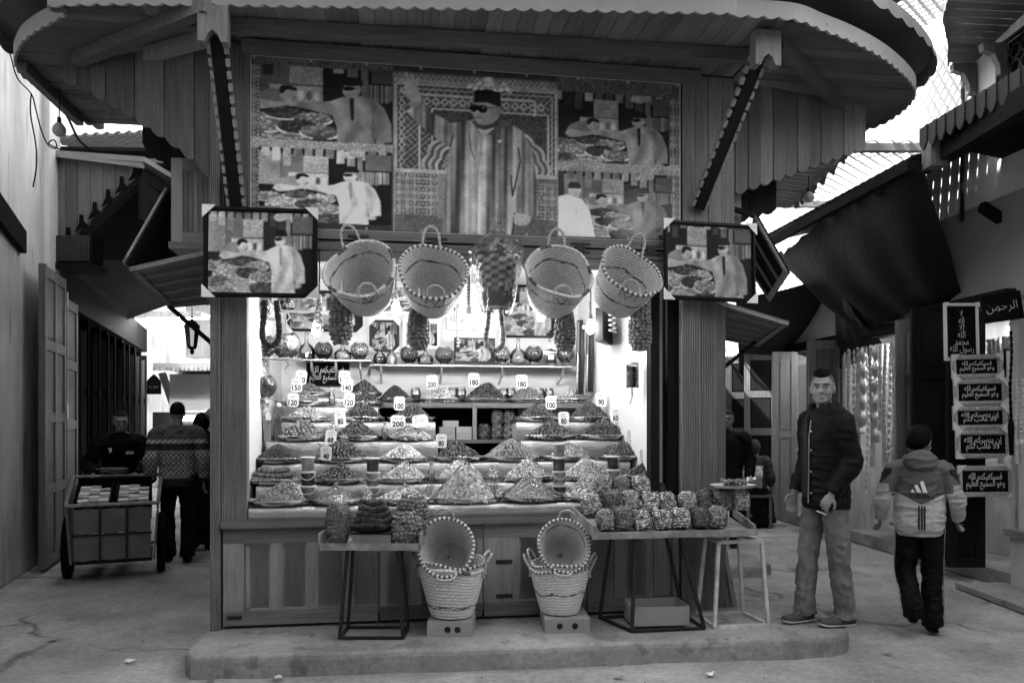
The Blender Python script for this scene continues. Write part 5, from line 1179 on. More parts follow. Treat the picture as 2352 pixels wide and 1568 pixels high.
# ================================================================== baskets
def basket(label, loc, rot, h=.33, rt=.25, rb=.165, rim='stripe', band=.45, seed=0, hang=0., group=None, scale=1., zig=.05):
    q_ = random.Random(seed); t = thing('straw_basket', label, 'basket', loc, rot=rot, group=group); n = 72; rows_ = 15; P_ = []
    def rad(f): return rb+(rt-rb)*(f**.8)
    rr = []; g = []
    for side in (0, 1):
        seq = range(rows_*3+1) if side == 0 else range(rows_*3, -1, -1)
        for i in seq:
            f = i/(rows_*3); bump_ = .0055*abs(math.sin(PI*i/3)) if side == 0 else -.008-.004*abs(math.sin(PI*i/3))
            rr.append([((rad(f)+bump_)*math.cos(2*PI*j/n), (rad(f)+bump_)*math.sin(2*PI*j/n), h*f) for j in range(n)])
            for j in range(n):
                v = .68*(1+.10*math.sin(i*2.1+seed))*(1 if i % 3 else .62)*(1+.14*((j+i//3) % 2))*q_.uniform(.88, 1.12)
                b = band+zig*abs(((j*6/n+.1*seed) % 1)*2-1)
                if band and abs(f-b) < .028 and (j//2+i) % 5: v *= .16
                g.append(v)
    rr.append([(.02*math.cos(2*PI*j/n), .02*math.sin(2*PI*j/n), .004) for j in range(n)]); g += [.3]*n
    rr.insert(0, [(.02*math.cos(2*PI*j/n), .02*math.sin(2*PI*j/n), -.004) for j in range(n)]); g = [.3]*n+g
    wp = [q_.uniform(0, 6) for _ in range(3)]
    def warp(p):
        x, y, z = p; th = math.atan2(y, x); k_ = 1+.035*math.sin(2*th+wp[0])*z/h+.014*math.sin(3*th+wp[1]); return (x*k_, y*k_, z+(.014*math.sin(2*th+wp[2])+.006*math.sin(5*th+wp[0]))*z/h)
    MB().rings([[warp(p) for p in r_] for r_ in rr], True, False, g).build('woven_body', 'straw', t, smooth=True)
    m = 160; pts = [((rt)*math.cos(2*PI*k/m), (rt)*math.sin(2*PI*k/m), h+.002) for k in range(m+1)]
    gg = [(.07 if (k//2) % 2 else .62) if rim == 'stripe' else (.1 if (k//9) % 5 == 0 else .58)*q_.uniform(.85, 1.1) for k in range(m+1)]
    MB().tube([warp(p) for p in pts], [.0125+.002*math.sin(k*1.6) for k in range(m+1)], 8, False, gg).build('rim_rope', 'straw', t, smooth=True)
    def handle(sg, apex):
        a = Vector((-.062, sg*rt, h-.01)); b = Vector((.062, sg*rt, h-.01)); ap = Vector(apex)
        pts = spl([a-Vector((0, 0, .05)), a, a.lerp(ap, .72)+Vector((-.03, 0, 0)), ap, b.lerp(ap, .72)+Vector((.03, 0, 0)), b, b-Vector((0, 0, .05))], 7)
        MB().tube(pts, [.0095+.0015*math.sin(k*1.7) for k in range(len(pts))], 7, True, [.34+.14*(k % 2) for k in range(len(pts))]).build('handle', 'straw', t, smooth=True)
    if hang:
        handle(1, (0, rt+.135*math.sin(hang), h+.135*math.cos(hang))); handle(-1, (0, -rt+.05, h+.055))
        MB().tube([(-.04, -rt-.006, h-.01), (0, -rt-.002, h-.075), (.04, -rt-.006, h-.01)], .003, 5).build('stitch', 'ink', t)
    else:
        handle(1, (0, rt+.05, h+.09)); handle(-1, (0, -rt-.05, h+.09))
    t.scale = (scale,)*3; return t
GB = 'open straw baskets hanging over the counter'
for x, y, al, ro, rm, bd, lab, sd in [(826, 618, 58, -17, 'plain', .72, 'leftmost hanging straw basket, tilted to the left', 1), (995, 622, 57, -2, 'stripe', .62, 'second hanging straw basket with a striped rim, left of the wrapped basket', 2), (1285, 624, 56, 2, 'plain', .66, 'hanging straw basket just right of the cellophane wrapped basket', 3), (1452, 622, 50, 21, 'stripe', .5, 'rightmost hanging straw basket, tilted to the right', 4)]:
    s, z = sp(x, y, -.36); a = R(al); ax = Euler((a, R(ro), ANG)).to_matrix() @ Vector((0, 0, .31)); c = W(s, -.36, z)
    basket(lab, c-ax, (a, R(ro), ANG), .31, .235, .155, rm, bd, sd, a, GB)
# wrapped hard basket
s, z = sp(1142, 706, -.2); wb = thing('wrapped_basket', 'chequered waste basket in cellophane hanging at the centre of the counter', 'basket', W(s, -.2, z), ANG)
rr = []; g = []
for i in range(27):
    f = i/26; r_ = .095+.06*f+.004*abs(math.sin(PI*i/1.5)); n = 48; rr.append([(r_*math.cos(2*PI*j/n), r_*math.sin(2*PI*j/n), .36*f) for j in range(n)])
    g += [(.62 if ((j//3+i//2) % 2 and f > .3) else .10)*random.uniform(.8, 1.2) for j in range(n)]
MB().rings(rr, True, False, g).build('woven_body', 'straw', wb, smooth=True); MB().lathe([(0, .03), (.09, .03), (.095, .0), (0, 0)], 24).build('base', 'brown_nut', wb)
MB().tube([(.157*math.cos(t), .157*math.sin(t), .36) for t in np.linspace(0, 2*PI, 40)], .01, 6, False).build('rim_rope', 'date', wb)
q_ = random.Random(3); rr = []
for f, z_ in [(.6, -.03), (.72, .04), (.85, .2), (1.1, .33), (1.15, .4), (.9, .46), (.35, .52), (.08, .56), (.3, .62)]:
    rr.append([(.165*f*(1+q_.uniform(-.1, .14))*math.cos(2*PI*j/26), .165*f*(1+q_.uniform(-.1, .14))*math.sin(2*PI*j/26), z_+q_.uniform(-.012, .012)) for j in range(26)])
MB().rings(rr, True, False).build('cellophane', 'film', wb); MB().tube([(0, 0, .56), (.02, .1, .72)], .002, 4).build('string', 'ink', wb)
# stacked baskets before the counter, each stack on a cardboard box
def carton(loc, w_, d_, h_, label, holes, rotz=0, open_=False):
    t = thing('cardboard_box', label, 'box', loc, rotz); tk = .006
    if open_:
        for nm, b_ in enumerate([(-w_/2, w_/2, -d_/2, -d_/2+tk, 0, h_), (-w_/2, w_/2, d_/2-tk, d_/2, 0, h_), (-w_/2, -w_/2+tk, -d_/2+tk, d_/2-tk, 0, h_), (w_/2-tk, w_/2, -d_/2+tk, d_/2-tk, 0, h_), (-w_/2+tk, w_/2-tk, -d_/2+tk, d_/2-tk, 0, tk)]): MB().box(*b_).build('panel', 'card', t)
    else:
        MB().box(-w_/2, w_/2, -d_/2, d_/2, 0, h_-.004).build('carton_body', 'card', t); MB().box(-w_/2-.001, -.002, -d_/2, d_/2, h_-.004, h_).build('flap', 'card', t); MB().box(.002, w_/2+.001, -d_/2, d_/2, h_-.004, h_).build('flap', 'card', t)
        for x in holes: MB().lathe([(0, 0), (.02, 0), (.021, .001)], 18).build('hole', 'ink' if holes[0] < -.02 else 'dark_metal', t, (x, -d_/2-.0015, h_*.5), (R(90), 0, 0))
    return t
c1 = atZ(1034, 1462, .13); carton(c1+Vector((0, .16, 0)), .30, .32, .098, 'low cardboard box under the left stack of baskets', [-.012, .055], R(-2))
c2 = atZ(1300, 1453, .13); carton(c2+Vector((0, .16, 0)), .31, .33, .098, 'low cardboard box with two round holes under the right stack of baskets', [-.055, .05], R(4))
def stack(c, x, lab, sd, sc_):
    z = .235; o = Vector((c.x+x, c.y+.17, 0))
    basket('outermost bottom basket of the '+lab+' stack on a cardboard box', o+Vector((0, 0, z)), (0, 0, R(85)), .335, .225, .135, 'plain' if sd == 1 else 'stripe', .22 if sd == 1 else .45, sd+10, group='baskets stacked before the counter', scale=sc_)
    basket('middle basket nested inside the '+lab+' stack', o+Vector((.006, .0, z+.035)), (0, 0, R(70)), .335, .215, .13, 'stripe', 0, sd+20, group='baskets stacked before the counter', scale=sc_*.99)
    a = R(66); ax = Euler((a, R(-4 if sd == 1 else 6), 0)).to_matrix() @ Vector((0, 0, .3))
    basket('top basket of the '+lab+' stack, tipped to show its inside', o+Vector((-.03 if sd == 1 else .02, -.10, z+.47))-ax*.82, (a, R(-4 if sd == 1 else 6), 0), .3, .195, .12, 'stripe', 0 if sd == 1 else .75, sd+30, group='baskets stacked before the counter', scale=sc_)
stack(c1, .0, 'left', 1, 1.0); stack(c2, -.03, 'right', 2, .93)
# ================================================================== bags, globes, strings
def capsule_items(rx, ry, h, spacing, seed=0, top=.95, front=True):
    q_ = random.Random(seed); out = []; z = spacing*.5
    while z < h*top:
        f = z/h; k_ = max(.05, (1-abs(1.9*f-.85)**3.2))**.45
        n = int(2*PI*max(rx, ry)*k_/spacing); ph = q_.random()
        for i in range(n):
            t = 2*PI*(i+ph)/n
            if front and math.sin(t) > .45: continue
            out.append((Vector((rx*k_*math.cos(t), ry*k_*math.sin(t), z+q_.uniform(-.25, .25)*spacing)), Vector((math.cos(t), math.sin(t), .15)), Vector((q_.uniform(-1, 1), q_.uniform(-1, 1), q_.uniform(-1, 1)))))
        z += spacing*.92
    return out
def film_bag(rx, ry, h, seed, neck=True, mat='film_bag'):
    q_ = random.Random(seed); rr = []; n = 22
    for f, k_ in [(0, .62), (.04, .88), (.2, 1.04), (.45, 1.09), (.65, 1.06), (.8, .98)]+([(.92, .75), (1.0, .2), (1.03, .12), (1.08, .3), (1.14, .42)] if neck else [(.93, .75), (1.01, .3)]):
        rr.append([(rx*k_*(1+q_.uniform(-.04, .06))*math.cos(2*PI*j/n), ry*k_*(1+q_.uniform(-.04, .06))*math.sin(2*PI*j/n), h*f+q_.uniform(-.004, .004)) for j in range(n)])
    return MB().rings(rr, True, False).mesh('film', mat)
BAGK = {}
def nut_bag(loc, rot, label, kind, rx=.075, ry=.06, h=.19, neck=True, group=None, scale=1., var=0):
    key = (kind, rx, ry, h, neck, var)
    t = thing('nut_bag', label, 'bag', loc, rot=rot, group=group)
    if key not in BAGK:
        mt, r_, spc = {'almond': ('almond', (.014, .009, .007), .018), 'hazel': ('pale_nut', (.0105, .0105, .0105), .0195), 'walnut': ('walnut', (.016, .015, .0155), .028), 'mix': ('white_nut', (.013, .010, .008), .0195), 'seed': ('pale_nut', (.0095, .007, .006), .0135), 'raisin': ('brown_nut', (.011, .008, .007), .015)}[kind]
        a = joined(capsule_items(rx*.95, ry*.95, h, spc, hash(key) % 99 if False else int(rx*1000+h*100+var)), 'nuts', mt, t, r_)
        b = MB().lathe([(0, .004), (.75, .004), (.86, h*.1), (.88, h*.4), (.86, h*.62), (.7, h*.8), (0, h*.92)], 18, (0, 0, 0), rx, ry, g=.45).build('filling', mt, t, smooth=True)
        c = ob('film', film_bag(rx, ry, h, var+3, neck), t); BAGK[key] = (a.data, b.data, c.data)
        if neck: MB().tube([(.12*rx*math.cos(q), .12*ry*math.sin(q), h*.985) for q in np.linspace(0, 2*PI, 10)], .003, 5, False).build('tie', 'white_card', t)
    else:
        for nm, me in zip(('nuts', 'filling', 'film'), BAGK[key]): ob(nm, me, t, kind='stuff' if nm == 'nuts' else None)
    t.scale = (scale,)*3; return t
# mesh bags of whole nuts hanging from the flap
def hang_bag(x, y0, y1, ms, mat, spc, label, d=-.16, wpx=50):
    s, zt = sp(x, y0, d); _, zb_ = sp(x, y1, d); h = zt-zb_; rx = wpx/2/F*W(s, d).y
    t = thing('hanging_nut_bag', label, 'bag', W(s, d, zb_), ANG, 'net bags of nuts hanging over the counter')
    q_ = random.Random(x); z = .012
    def prof(f): return (.55+.45*min(1, f*5))*(1 if f < .45 else 1-.42*((f-.45)/.55)**1.4)
    MB().lathe([(0, 0)]+[(prof(f)*.84, h*f) for f in (0, .1, .3, .5, .7, .85, .95)]+[(0, h*.97)], 16, (0, 0, 0), rx, rx).build('filling', mat, t, smooth=True)
    while z < h*.96:
        k_ = prof(z/h)*rx*.92; n = max(3, int(2*PI*k_/spc)); ph = q_.random()
        for i in range(n):
            a = 2*PI*(i+ph)/n
            if math.sin(a) > .35: continue
            m = frame_of((math.cos(a), math.sin(a), .1), (q_.uniform(-1, 1), q_.uniform(-1, 1), q_.uniform(-1, 1)))
            ob(ms[0].name.split('.')[0], q_.choice(ms), t, (k_*math.cos(a), k_*math.sin(a), z+q_.uniform(-.2, .2)*spc), m.to_euler())
        z += spc*.88
    MB().tube([(0, 0, h*.96), (.004, 0, h*1.03), (0, 0, h*1.2)], [.014, .006, .004], 8).build('knot', 'straw', t)
    return t
hang_bag(783, 668, 790, WAL, 'walnut', .031, 'hanging net bag of walnuts below the leftmost basket'); hang_bag(962, 684, 804, PEC, 'almond', .029, 'hanging net bag of pecans below the second basket'); hang_bag(1297, 700, 806, PEC, 'almond', .029, 'hanging net bag of pecans below the basket right of the wrapped one', wpx=48); hang_bag(1470, 690, 806, WAL, 'walnut', .030, 'hanging net bag of walnuts below the rightmost basket', wpx=50)
# threaded figs hanging as loops
def fig_loop(x, y0, y1, hw, mat, label, r=.024, d=-.08):
    s, zt = sp(x, y0, d); _, zb_ = sp(x, y1, d); h = zt-zb_; w_ = hw/F*5.5
    t = thing('fig_string', label, 'figs', W(s, d, zb_), ANG, 'loops of threaded figs over the counter')
    pts = spl([(-w_*.7, 0, h), (-w_*.75, 0, h*.7), (-w_*1.0, .005, h*.3), (-w_*.7, 0, h*.08), (0, -.005, .0), (w_*.75, 0, h*.1), (w_*.95, .004, h*.35), (w_*.8, 0, h*.7), (w_*.65, 0, h)], 10)
    fig_tube(pts, r, mat, t, x, 'threaded_figs'); MB().tube([(0, 0, h), (0, 0, h+.2)], .003, 4).build('string', 'ink', t)
fig_loop(622, 690, 795, 19, 'fig_dark', 'dark loop of threaded figs under the left framed photo'); fig_loop(1136, 712, 803, 21, 'fig_pale', 'pale loop of threaded figs under the wrapped basket', .022)
# lit bulbs
def bulb(x, y, d, label, zt=2.78, lit=True, r=.030):
    s, z = sp(x, y, d); t = thing('light_bulb', label, 'light bulb', W(s, d, z), ANG, 'bulbs over the counter')
    if lit: MB().lathe([(0, -.055), (r*.6, -.05), (r, -.03), (r, .0), (r*.9, .03), (r*.5, .06), (.012, .07)], 14).build('glass', 'lit_bulb', t, smooth=True)
    else: MB().tube([(r*.8*math.cos(a), r*.8*math.sin(a), .06-.012*a/PI*1.6) for a in np.linspace(0, 10*PI, 60)], .008, 6).build('glass', 'plastic_white', t, smooth=True)
    MB().lathe([(.0, .125), (.016, .12), (.02, .07), (.02, .062)], 12).build('socket', 'plastic_white' if not lit else 'card', t, smooth=True)
    MB().tube([(0, 0, .12), (.004, 0, (zt-z+.12)/2), (0, 0, max(.2, zt-z))], .005, 5).build('flex', 'ink', t); return t
for x, y, d, lab in [(910, 712, .35, 'lit bulb between the two left baskets'), (1077, 742, .1, 'lit bulb between the second basket and the wrapped basket'), (1243, 722, .3, 'lit bulb left of the third basket'), (1356, 752, .75, 'lit bulb between the two right baskets'), (727, 756, .6, 'lit bulb under the leftmost basket, low on its flex')]: bulb(x, y, d, lab)
bulb(733, 716, -.02, 'unlit spiral bulb left of the walnut bag', lit=False); bulb(1407, 724, .02, 'unlit spiral bulb under the rightmost basket', lit=False)
# tinsel cords
M('tinsel', .3, .3, .5, .5, 60, metal=.7)
for x, y0, y1, d, lab in [(729, 640, 712, .2, 'glitter cord above the unlit spiral bulb'), (909, 620, 690, .33, 'glitter cord between the two left baskets'), (1076, 600, 700, .12, 'glitter cord left of the wrapped basket'), (1356, 690, 735, .3, 'glitter cord between the two right baskets'), (1052, 700, 800, .2, 'long silver cord hanging left of the pale fig loop')]:
    s, z = sp(x, y0, d); _, z1 = sp(x, y1, d); n = 26; MB().tube([(0, 0, -(z-z1)*k/n) for k in range(n+1)], [.006+.009*(k % 2) for k in range(n+1)], 6).build('tinsel_cord', 'tinsel', None, W(s, d, z), label=lab, cat='cord', group='glitter cords over the counter')
# ================================================================== things on the back wall
def globe(x, y, rpx, d, kind, label, lid=False):
    s, z = sp(x, y, d); r = rpx/F*W(s, d).y; t = thing('glass_jar', label, 'jar', W(s, d, z-r*.93), ANG, 'round glass jars of nuts in the stall')
    mt, sz, spc = {'almond': ('almond', (.014, .009, .007), .02), 'hazel': ('pale_nut', (.009, .009, .009), .018), 'dark': ('brown_nut', (.012, .008, .007), .018), 'date': ('date', (.017, .011, .010), .024)}[kind]
    it = []; q_ = random.Random(x); n = int(4*PI*r*r/(spc*spc)*1.0)
    for i in range(n):
        zz = 1-2*(i+.5)/n; a = i*2.39996
        if zz > .72 or math.sin(a) > .5: continue
        rr_ = math.sqrt(1-zz*zz); nn = Vector((rr_*math.cos(a), rr_*math.sin(a), zz)); it.append((nn*r*.88+Vector((0, 0, r)), nn, None))
    joined(it, 'nuts', mt, t, sz); MB().ell((0, 0, r*.97), (r*.84, r*.84, r*.78), 16, 10).build('filling', mt, t, smooth=True)
    MB().lathe([(r*.5, .0)]+[(r*math.sin(q), r-r*math.cos(q)) for q in np.linspace(.5, 2.55, 14)]+[(r*.52, r*1.9), (r*.58, r*1.93)], 24).build('glass', 'glass', t, smooth=True)
    if lid: MB().lathe([(r*.56, r*1.9), (r*.56, r*2.02), (0, r*2.05)], 20).build('lid', 'tin', t)
    return t
def decanter(x, y, hpx, rpx, d, lvl, liq, label, square=False, stopper=True):
    s, z = sp(x, y, d); k_ = W(s, d).y/F; r = rpx*k_; h = hpx*k_; t = thing('decanter', label, 'bottle', W(s, d, z), ANG, 'bottles and decanters in the stall'); n = 4 if square else 20
    pr = [(r*.9, 0), (r, h*.05), (r, h*.35), (r*.75, h*.5), (r*.25, h*.62), (r*.2, h*.8), (r*.27, h*.84)]
    if square: pr = [(r*1.2, 0), (r*1.25, h*.04), (r*1.25, h*.48), (r*.9, h*.55), (r*.3, h*.62), (r*.28, h*.85)]
    o = MB().lathe(pr, n).build('glass', 'glass', t, rot=(0, 0, R(45) if square else 0), smooth=not square)
    MB().lathe([(0, .004)]+[(q*.93, min(zz, h*lvl)+.003) for q, zz in pr[:3]]+[(0, h*lvl+.003)], n).build('liquid', liq, t, rot=(0, 0, R(45) if square else 0), smooth=False)
    if stopper: MB().ell((0, 0, h*.95), (r*.24, r*.24, h*.08), 12, 8).build('stopper', 'glass', t, smooth=True); MB().lathe([(r*.15, h*.82), (r*.15, h*.9)], 10).build('stopper_neck', 'plastic_white', t)
    return t
zu = zF(820, 826, 1.66)
for a, b, y, dd in [(690, 852, 826, 1.66), (850, 1320, 836, 1.66)]:
    z = zF(820, y, dd); bx('glass_shelf', 'glass', sL(a, dd), sL(b, dd), dd, BW-.003, z-.008, z); bx('shelf_strip', 'steel', sL(a, dd), sL(b, dd), dd-.006, dd-.001, z-.012, z)
    for x in np.linspace(a+25, b-25, 3 if b-a < 300 else 4): P('shelf_bracket', 'steel', MB().tube([(sL(x, dd), dd+.02, z-.012), (sL(x, dd), dd+.03, z-.08), (sL(x, dd), BW-.02, z-.16)], .012, 6))
for x, y, r, k, lab in [(743, 805, 21, 'dark', 'round jar of dark nuts on the glass shelf below the walnut bag'), (826, 806, 21, 'hazel', 'round jar of chickpeas on the glass shelf right of the walnut bag'), (940, 815, 21, 'dark', 'round jar of dark almonds on the shelf left of the pecan bag'), (1020, 816, 21, 'almond', 'round jar of almonds left of the small dark picture'), (1152, 815, 20, 'hazel', 'round jar behind the pale fig loop'), (1226, 814, 21, 'dark', 'round jar of dark seeds left of the square bottle'), (1299, 814, 20, 'hazel', 'round jar of speckled seeds behind the right pecan bag')]: globe(x, y, r, 1.74, k, lab)
for x, y, r, k, d, lab in [(606, 796, 28, 'date', .9, 'round jar of dark nuts on the left corner shelf, outer one'), (657, 793, 33, 'hazel', 1.0, 'large round jar of pale nuts on the left corner shelf'), (606, 888, 29, 'almond', .85, 'round jar of almonds on the bracket at the left wall'), (600, 705, 27, 'hazel', .8, 'pale round jar behind the dark fig loop'), (660, 694, 22, 'dark', .95, 'dark round jar behind the left framed photo')]:
    globe(x, y, r, d, k, lab); s, z = sp(x, y, d); q_ = r/F*W(s, d).y*.93; bx('bracket_shelf', 'steel', s-q_*1.15, s+q_*1.15, d-q_, d+q_, z-q_-.008, z-q_-.001); P('shelf_bracket', 'steel', MB().tube([(s, d, z-q_-.008), (s+.02, d, z-q_-.05), (s-.01, d, z-q_-.09), (s+.01, d, z-q_-.13)], .006, 6))
for x, y, h, r, lv, lq, lab, sq in [(704, 826, 62, 19, .22, 'liquid_dark', 'decanter with a ball stopper and dark liquor at the left of the glass shelf', False), (787, 826, 42, 19, .25, 'liquid_pale', 'pale decanter between the two round jars on the glass shelf', False), (872, 836, 46, 15, .4, 'liquid_dark', 'rounded bottle of dark liquid on the middle shelf', False), (899, 836, 44, 13, .35, 'liquid_pale', 'rounded bottle of pale liquid on the middle shelf', False), (977, 836, 40, 18, .1, 'liquid_pale', 'nearly empty cut glass decanter between two round jars', False), (1190, 834, 56, 19, .18, 'liquid_pale', 'cut glass decanter right of the pale fig loop', False), (1262, 834, 54, 14, .42, 'liquid_dark', 'square bottle of dark liquid with a white label', True)]:
    o = decanter(x, y, h, r, 1.74, lv, lq, lab, sq)
    if sq: MB().box(-.028, .028, -.075, -.07, .03, .075).build('paper_label', 'white_card', o)
for i, x in enumerate((592, 613, 637)):
    s, z = sp(x, 1010, .8); t = thing('oil_bottle', 'tall square bottle of oil at the left wall, '+['outer left', 'middle', 'inner right'][i]+' of three', 'bottle', W(s, .87, 1.412), ANG, 'three oil bottles at the left wall')
    MB().lathe([(.038, 0), (.04, .01), (.04, .2), (.03, .235), (.013, .25), (.013, .28)], 4).build('glass', 'glass', t, rot=(0, 0, R(45))); MB().lathe([(0, .004), (.035, .006), (.035, .17), (0, .172)], 4).build('oil', 'liquid_pale', t, rot=(0, 0, R(45)))
    text_on(t, arabic('زيت'), .04, .022, (0, -.031, .14), (0, R(-70), 0), 'ink'); MB().ell((0, 0, .29), (.022, .018, .02), 8, 6).build('stopper', 'white_card', t)
# framed pictures on the back wall
small = pic(.7, .08, 1.1, 0, 70).mesh('print', 1, 1); small2 = pic(.5, .05, .8, 1, 70).mesh('print', 1, 1)
def wallpic(x0, y0, x1, y1, label, me, mat='ornate_silver', guard=.07, fw=.025, d=BW-.02):
    s, z = sp((x0+x1)/2, y1, d); k_ = W(s, d).y/F; w_ = (x1-x0)*k_; h_ = (y1-y0)*k_
    o = framed('framed_photograph', label, W(s, d, z), (0, 0, ANG), w_, h_, None, fw, .02, mat, guard, 'framed pictures on the back wall of the stall')
    p_ = ob('print', me, o, (0, -.0105, fw)); p_.scale = (w_-2*fw, 1, h_-2*fw); return o
wallpic(662, 668, 832, 762, 'large framed market photo behind the unlit spiral bulb', small, 'black_gloss'); wallpic(849, 735, 917, 808, 'small ornate framed photo between walnut bag and pecan bag', small2, 'dark_metal'); wallpic(925, 734, 1012, 802, 'white framed photo behind the left pecan bag', small, 'white_card', 0, .035); wallpic(872, 655, 1015, 722, 'pale double frame behind the second basket', small, 'white_card', .06); wallpic(1147, 655, 1282, 776, 'large framed photo of fruit heaps left of the right pecan bag', small2, 'black_gloss')
wallpic(1043, 776, 1137, 832, 'small unframed fruit picture standing on the shelf behind the long silver cord', small2, 'dark_metal', 0, .012, 1.72); wallpic(1016, 680, 1050, 730, 'tiny white framed photo right of the second basket', small, 'white_card', 0, .02)
o = framed('calligraphy_sign', 'black calligraphy sign under the glass shelf at the left', W(sp(753, 886, 1.9)[0], BW-.02, sp(753, 886, 1.9)[1]), (0, 0, ANG), .40, .22, None, .012, .012, 'black_gloss', 0)
MB().box(-.19, .19, -.012, -.006, .012, .208).build('velvet', 'black', o); text_on(o, T1, .34, .17, (0, -.0135, .11), (0, 0, 0), 'silver_thread')
s, z = sp(1010, 745, BW-.02); rl = thing('plaster_relief', 'pale carved inscription plaque behind the lit centre bulb', 'plaque', W(sL(1060, 1.9), BW-.02, sp(1060, 735, 1.9)[1]), ANG); MB().box(-.14, .14, -.02, .015, -.09, .09).build('plate', 'plaster', rl); text_on(rl, arabic('بسم الله'), .22, .1, (0, -.0215, 0), (0, 0, 0), 'concrete')
# speaker box, wrapped packs, jars and boxes at the right and in the alcove
s, z = sp(1388, 788, .9); tv = thing('wall_speaker', 'flat dark monitor box tilted out from the right inner wall', 'monitor', W(s, .9, z), ANG+R(62)); MB().box(-.2, .2, -.03, .03, 0, .28).build('case', 'dark_metal', tv); MB().box(-.18, .18, -.034, -.031, .02, .26).build('screen', 'black_gloss', tv); MB().beam((0, .03, .15), (.05, .2, .15), .03, .03).build('wall_arm', 'steel', tv)
for i, (x, y0, y1) in enumerate([(1335, 735, 905), (1357, 745, 900)]):
    s, z = sp(x, y1, 1.45); h = sp(x, y0, 1.45)[1]-z; t = thing('long_packet', ['left', 'right'][i]+' long plastic packet hanging on the right inner wall', 'packet', W(s, 1.45, z), ANG+R(30), 'long packets on the right inner wall'); sheet([(-.05, 0, h), (.05, 0, h), (.05, .02, 0), (-.05, .02, 0)], 8, 24, 0, 'foil', 'packet_front', t); MB().tube([(0, .015, 0), (.005, .015, h*.5), (0, .015, h)], [(.02, .045), (.03, .05), (.02, .04)], 8).build('contents', 'pale_nut', t)
s, z = sp(1453, 890, .35); t = thing('storage_jar', 'tall cylindrical jar of seeds on the right inner wall bracket', 'jar', W(s, .35, z), ANG); joined(capsule_items(.045, .045, .17, .012, 4, .98), 'seeds', 'seed', t, (.006, .004, .003)); MB().lathe([(0, .003), (.043, .003), (.043, .168), (0, .17)], 16).build('filling', 'seed', t); MB().lathe([(.05, 0), (.05, .18)], 20).build('glass', 'glass', t, smooth=True); MB().lathe([(.052, .18), (.052, .205), (0, .208)], 20).build('lid', 'plastic_white', t); MB().tube([(0, .02, 0), (.01, .04, -.06), (-.01, .05, -.13)], .008, 6).build('wall_bracket', 'steel', t)
JK = ['hazel', 'dark', 'almond', 'dark', 'hazel', 'almond', 'dark']
for i, (x, lab) in enumerate([(955, 'left of the 200 tag'), (1040, 'right of the 200 tag'), (1060, 'behind the 180 tag over dates'), (1157, 'just right of the back shelf dates'), (1175, 'left of the 180 tag over almonds'), (1240, 'right of the 180 tag over almonds'), (1262, 'at the right of the back shelf almonds')]):
    s, _ = sp(x, 912, 1.78); t = thing('storage_jar', 'short lidded glass jar on the back shelf '+lab, 'jar', W(s, 1.80, zs+.001), ANG, 'lidded jars behind the back shelf heaps'); MB().lathe([(.045, 0), (.048, .01), (.048, .12), (.04, .135)], 18).build('glass', 'glass', t, smooth=True); MB().lathe([(0, .003), (.044, .004), (.044, .085), (0, .088)], 18).build('contents', {'hazel': 'pale_nut', 'dark': 'brown_nut', 'almond': 'almond'}[JK[i]], t); MB().lathe([(.043, .135), (.043, .155), (0, .157)], 18).build('lid', 'tin', t)
for i, (x, y) in enumerate([(1028, 1002), (1066, 1002), (1028, 984), (1066, 984), (1036, 967)]):
    s, z = sp(x, y, 1.5); MB().box(-.07, .07, -.05, .1, 0, .058).build('carton', 'card', None, W(s, 1.56, 1.401+.06*(1002-y)/18), (0, 0, ANG), label='small carton in the dark alcove, '+['bottom left', 'bottom right', 'second row left', 'second row right', 'top'][i], cat='box', group='cartons in the alcove')
for i, (x, zz) in enumerate([(1112, 0), (1142, 0), (1170, 0), (1143, .14), (1170, .14)]):
    s, _ = sp(x, 1005, 1.6); nut_bag(W(s, 1.62, 1.401+zz), (0, 0, ANG), 'bag of dark fruit in the alcove, '+['lower left', 'lower middle', 'lower right', 'upper left', 'upper right'][i], 'raisin', .055, .05, .15, False, 'bags in the alcove')
# tubs stacked between the trays
def tub(x, yb, tier_d, z, content, label, r=.052, h=.105, hd=False):
    s, _ = sp(x, yb, tier_d); t = thing('plastic_tub', label, 'tub', W(s, tier_d, z), ANG, 'stacked plastic tubs between the trays')
    MB().lathe([(r*.82, .0), (r*.84, .004), (r*.98, h*.92)], 22).build('cup', 'film_bag', t, smooth=True); MB().lathe([(0, .003), (r*.8, .003), (r*.93, h*.86), (0, h*.87)], 22).build('contents', content, t, smooth=False)
    MB().lathe([(r*1.02, h*.88), (r*1.06, h*.9), (r*1.06, h*.97), (r*.98, h), (0, h*.995)], 22).build('lid', 'plastic_white', t)
    if hd: MB().tube([(r*1.02*math.cos(a), -r*.3-r*.8*math.sin(a), h*.9-.05*math.sin(a)) for a in np.linspace(0, PI, 14)], .0028, 5).build('handle', 'plastic_white', t)
M('syrup', .03, .3, .5, .3, 20); M('paste', .42, .4, .4, .25, 30, blotch=.4, blotch_scale=25)
for x, d, z, st, lab in [(707, .36, .995, ['paste', 'syrup', 'paste'], 'tub stack left of the 40 tag dates'), (856, .36, .985, ['paste', 'paste', 'syrup'], 'tub stack right of the 40 tag dates'), (1284, .34, .978, ['syrup', 'paste', 'syrup', 'paste'], 'tub stack right of centre'), (1408, .36, .985, ['paste', 'paste', 'syrup'], 'tub stack near the 30 tag dates')]:
    for k, c in enumerate(st): tub(x, 1100, d-.08, z+k*.107, c, ['bottom tub', 'second tub up', 'third tub up', 'top tub'][k]+' of the '+lab, .058-.004*k, .105, k in (0, 1))
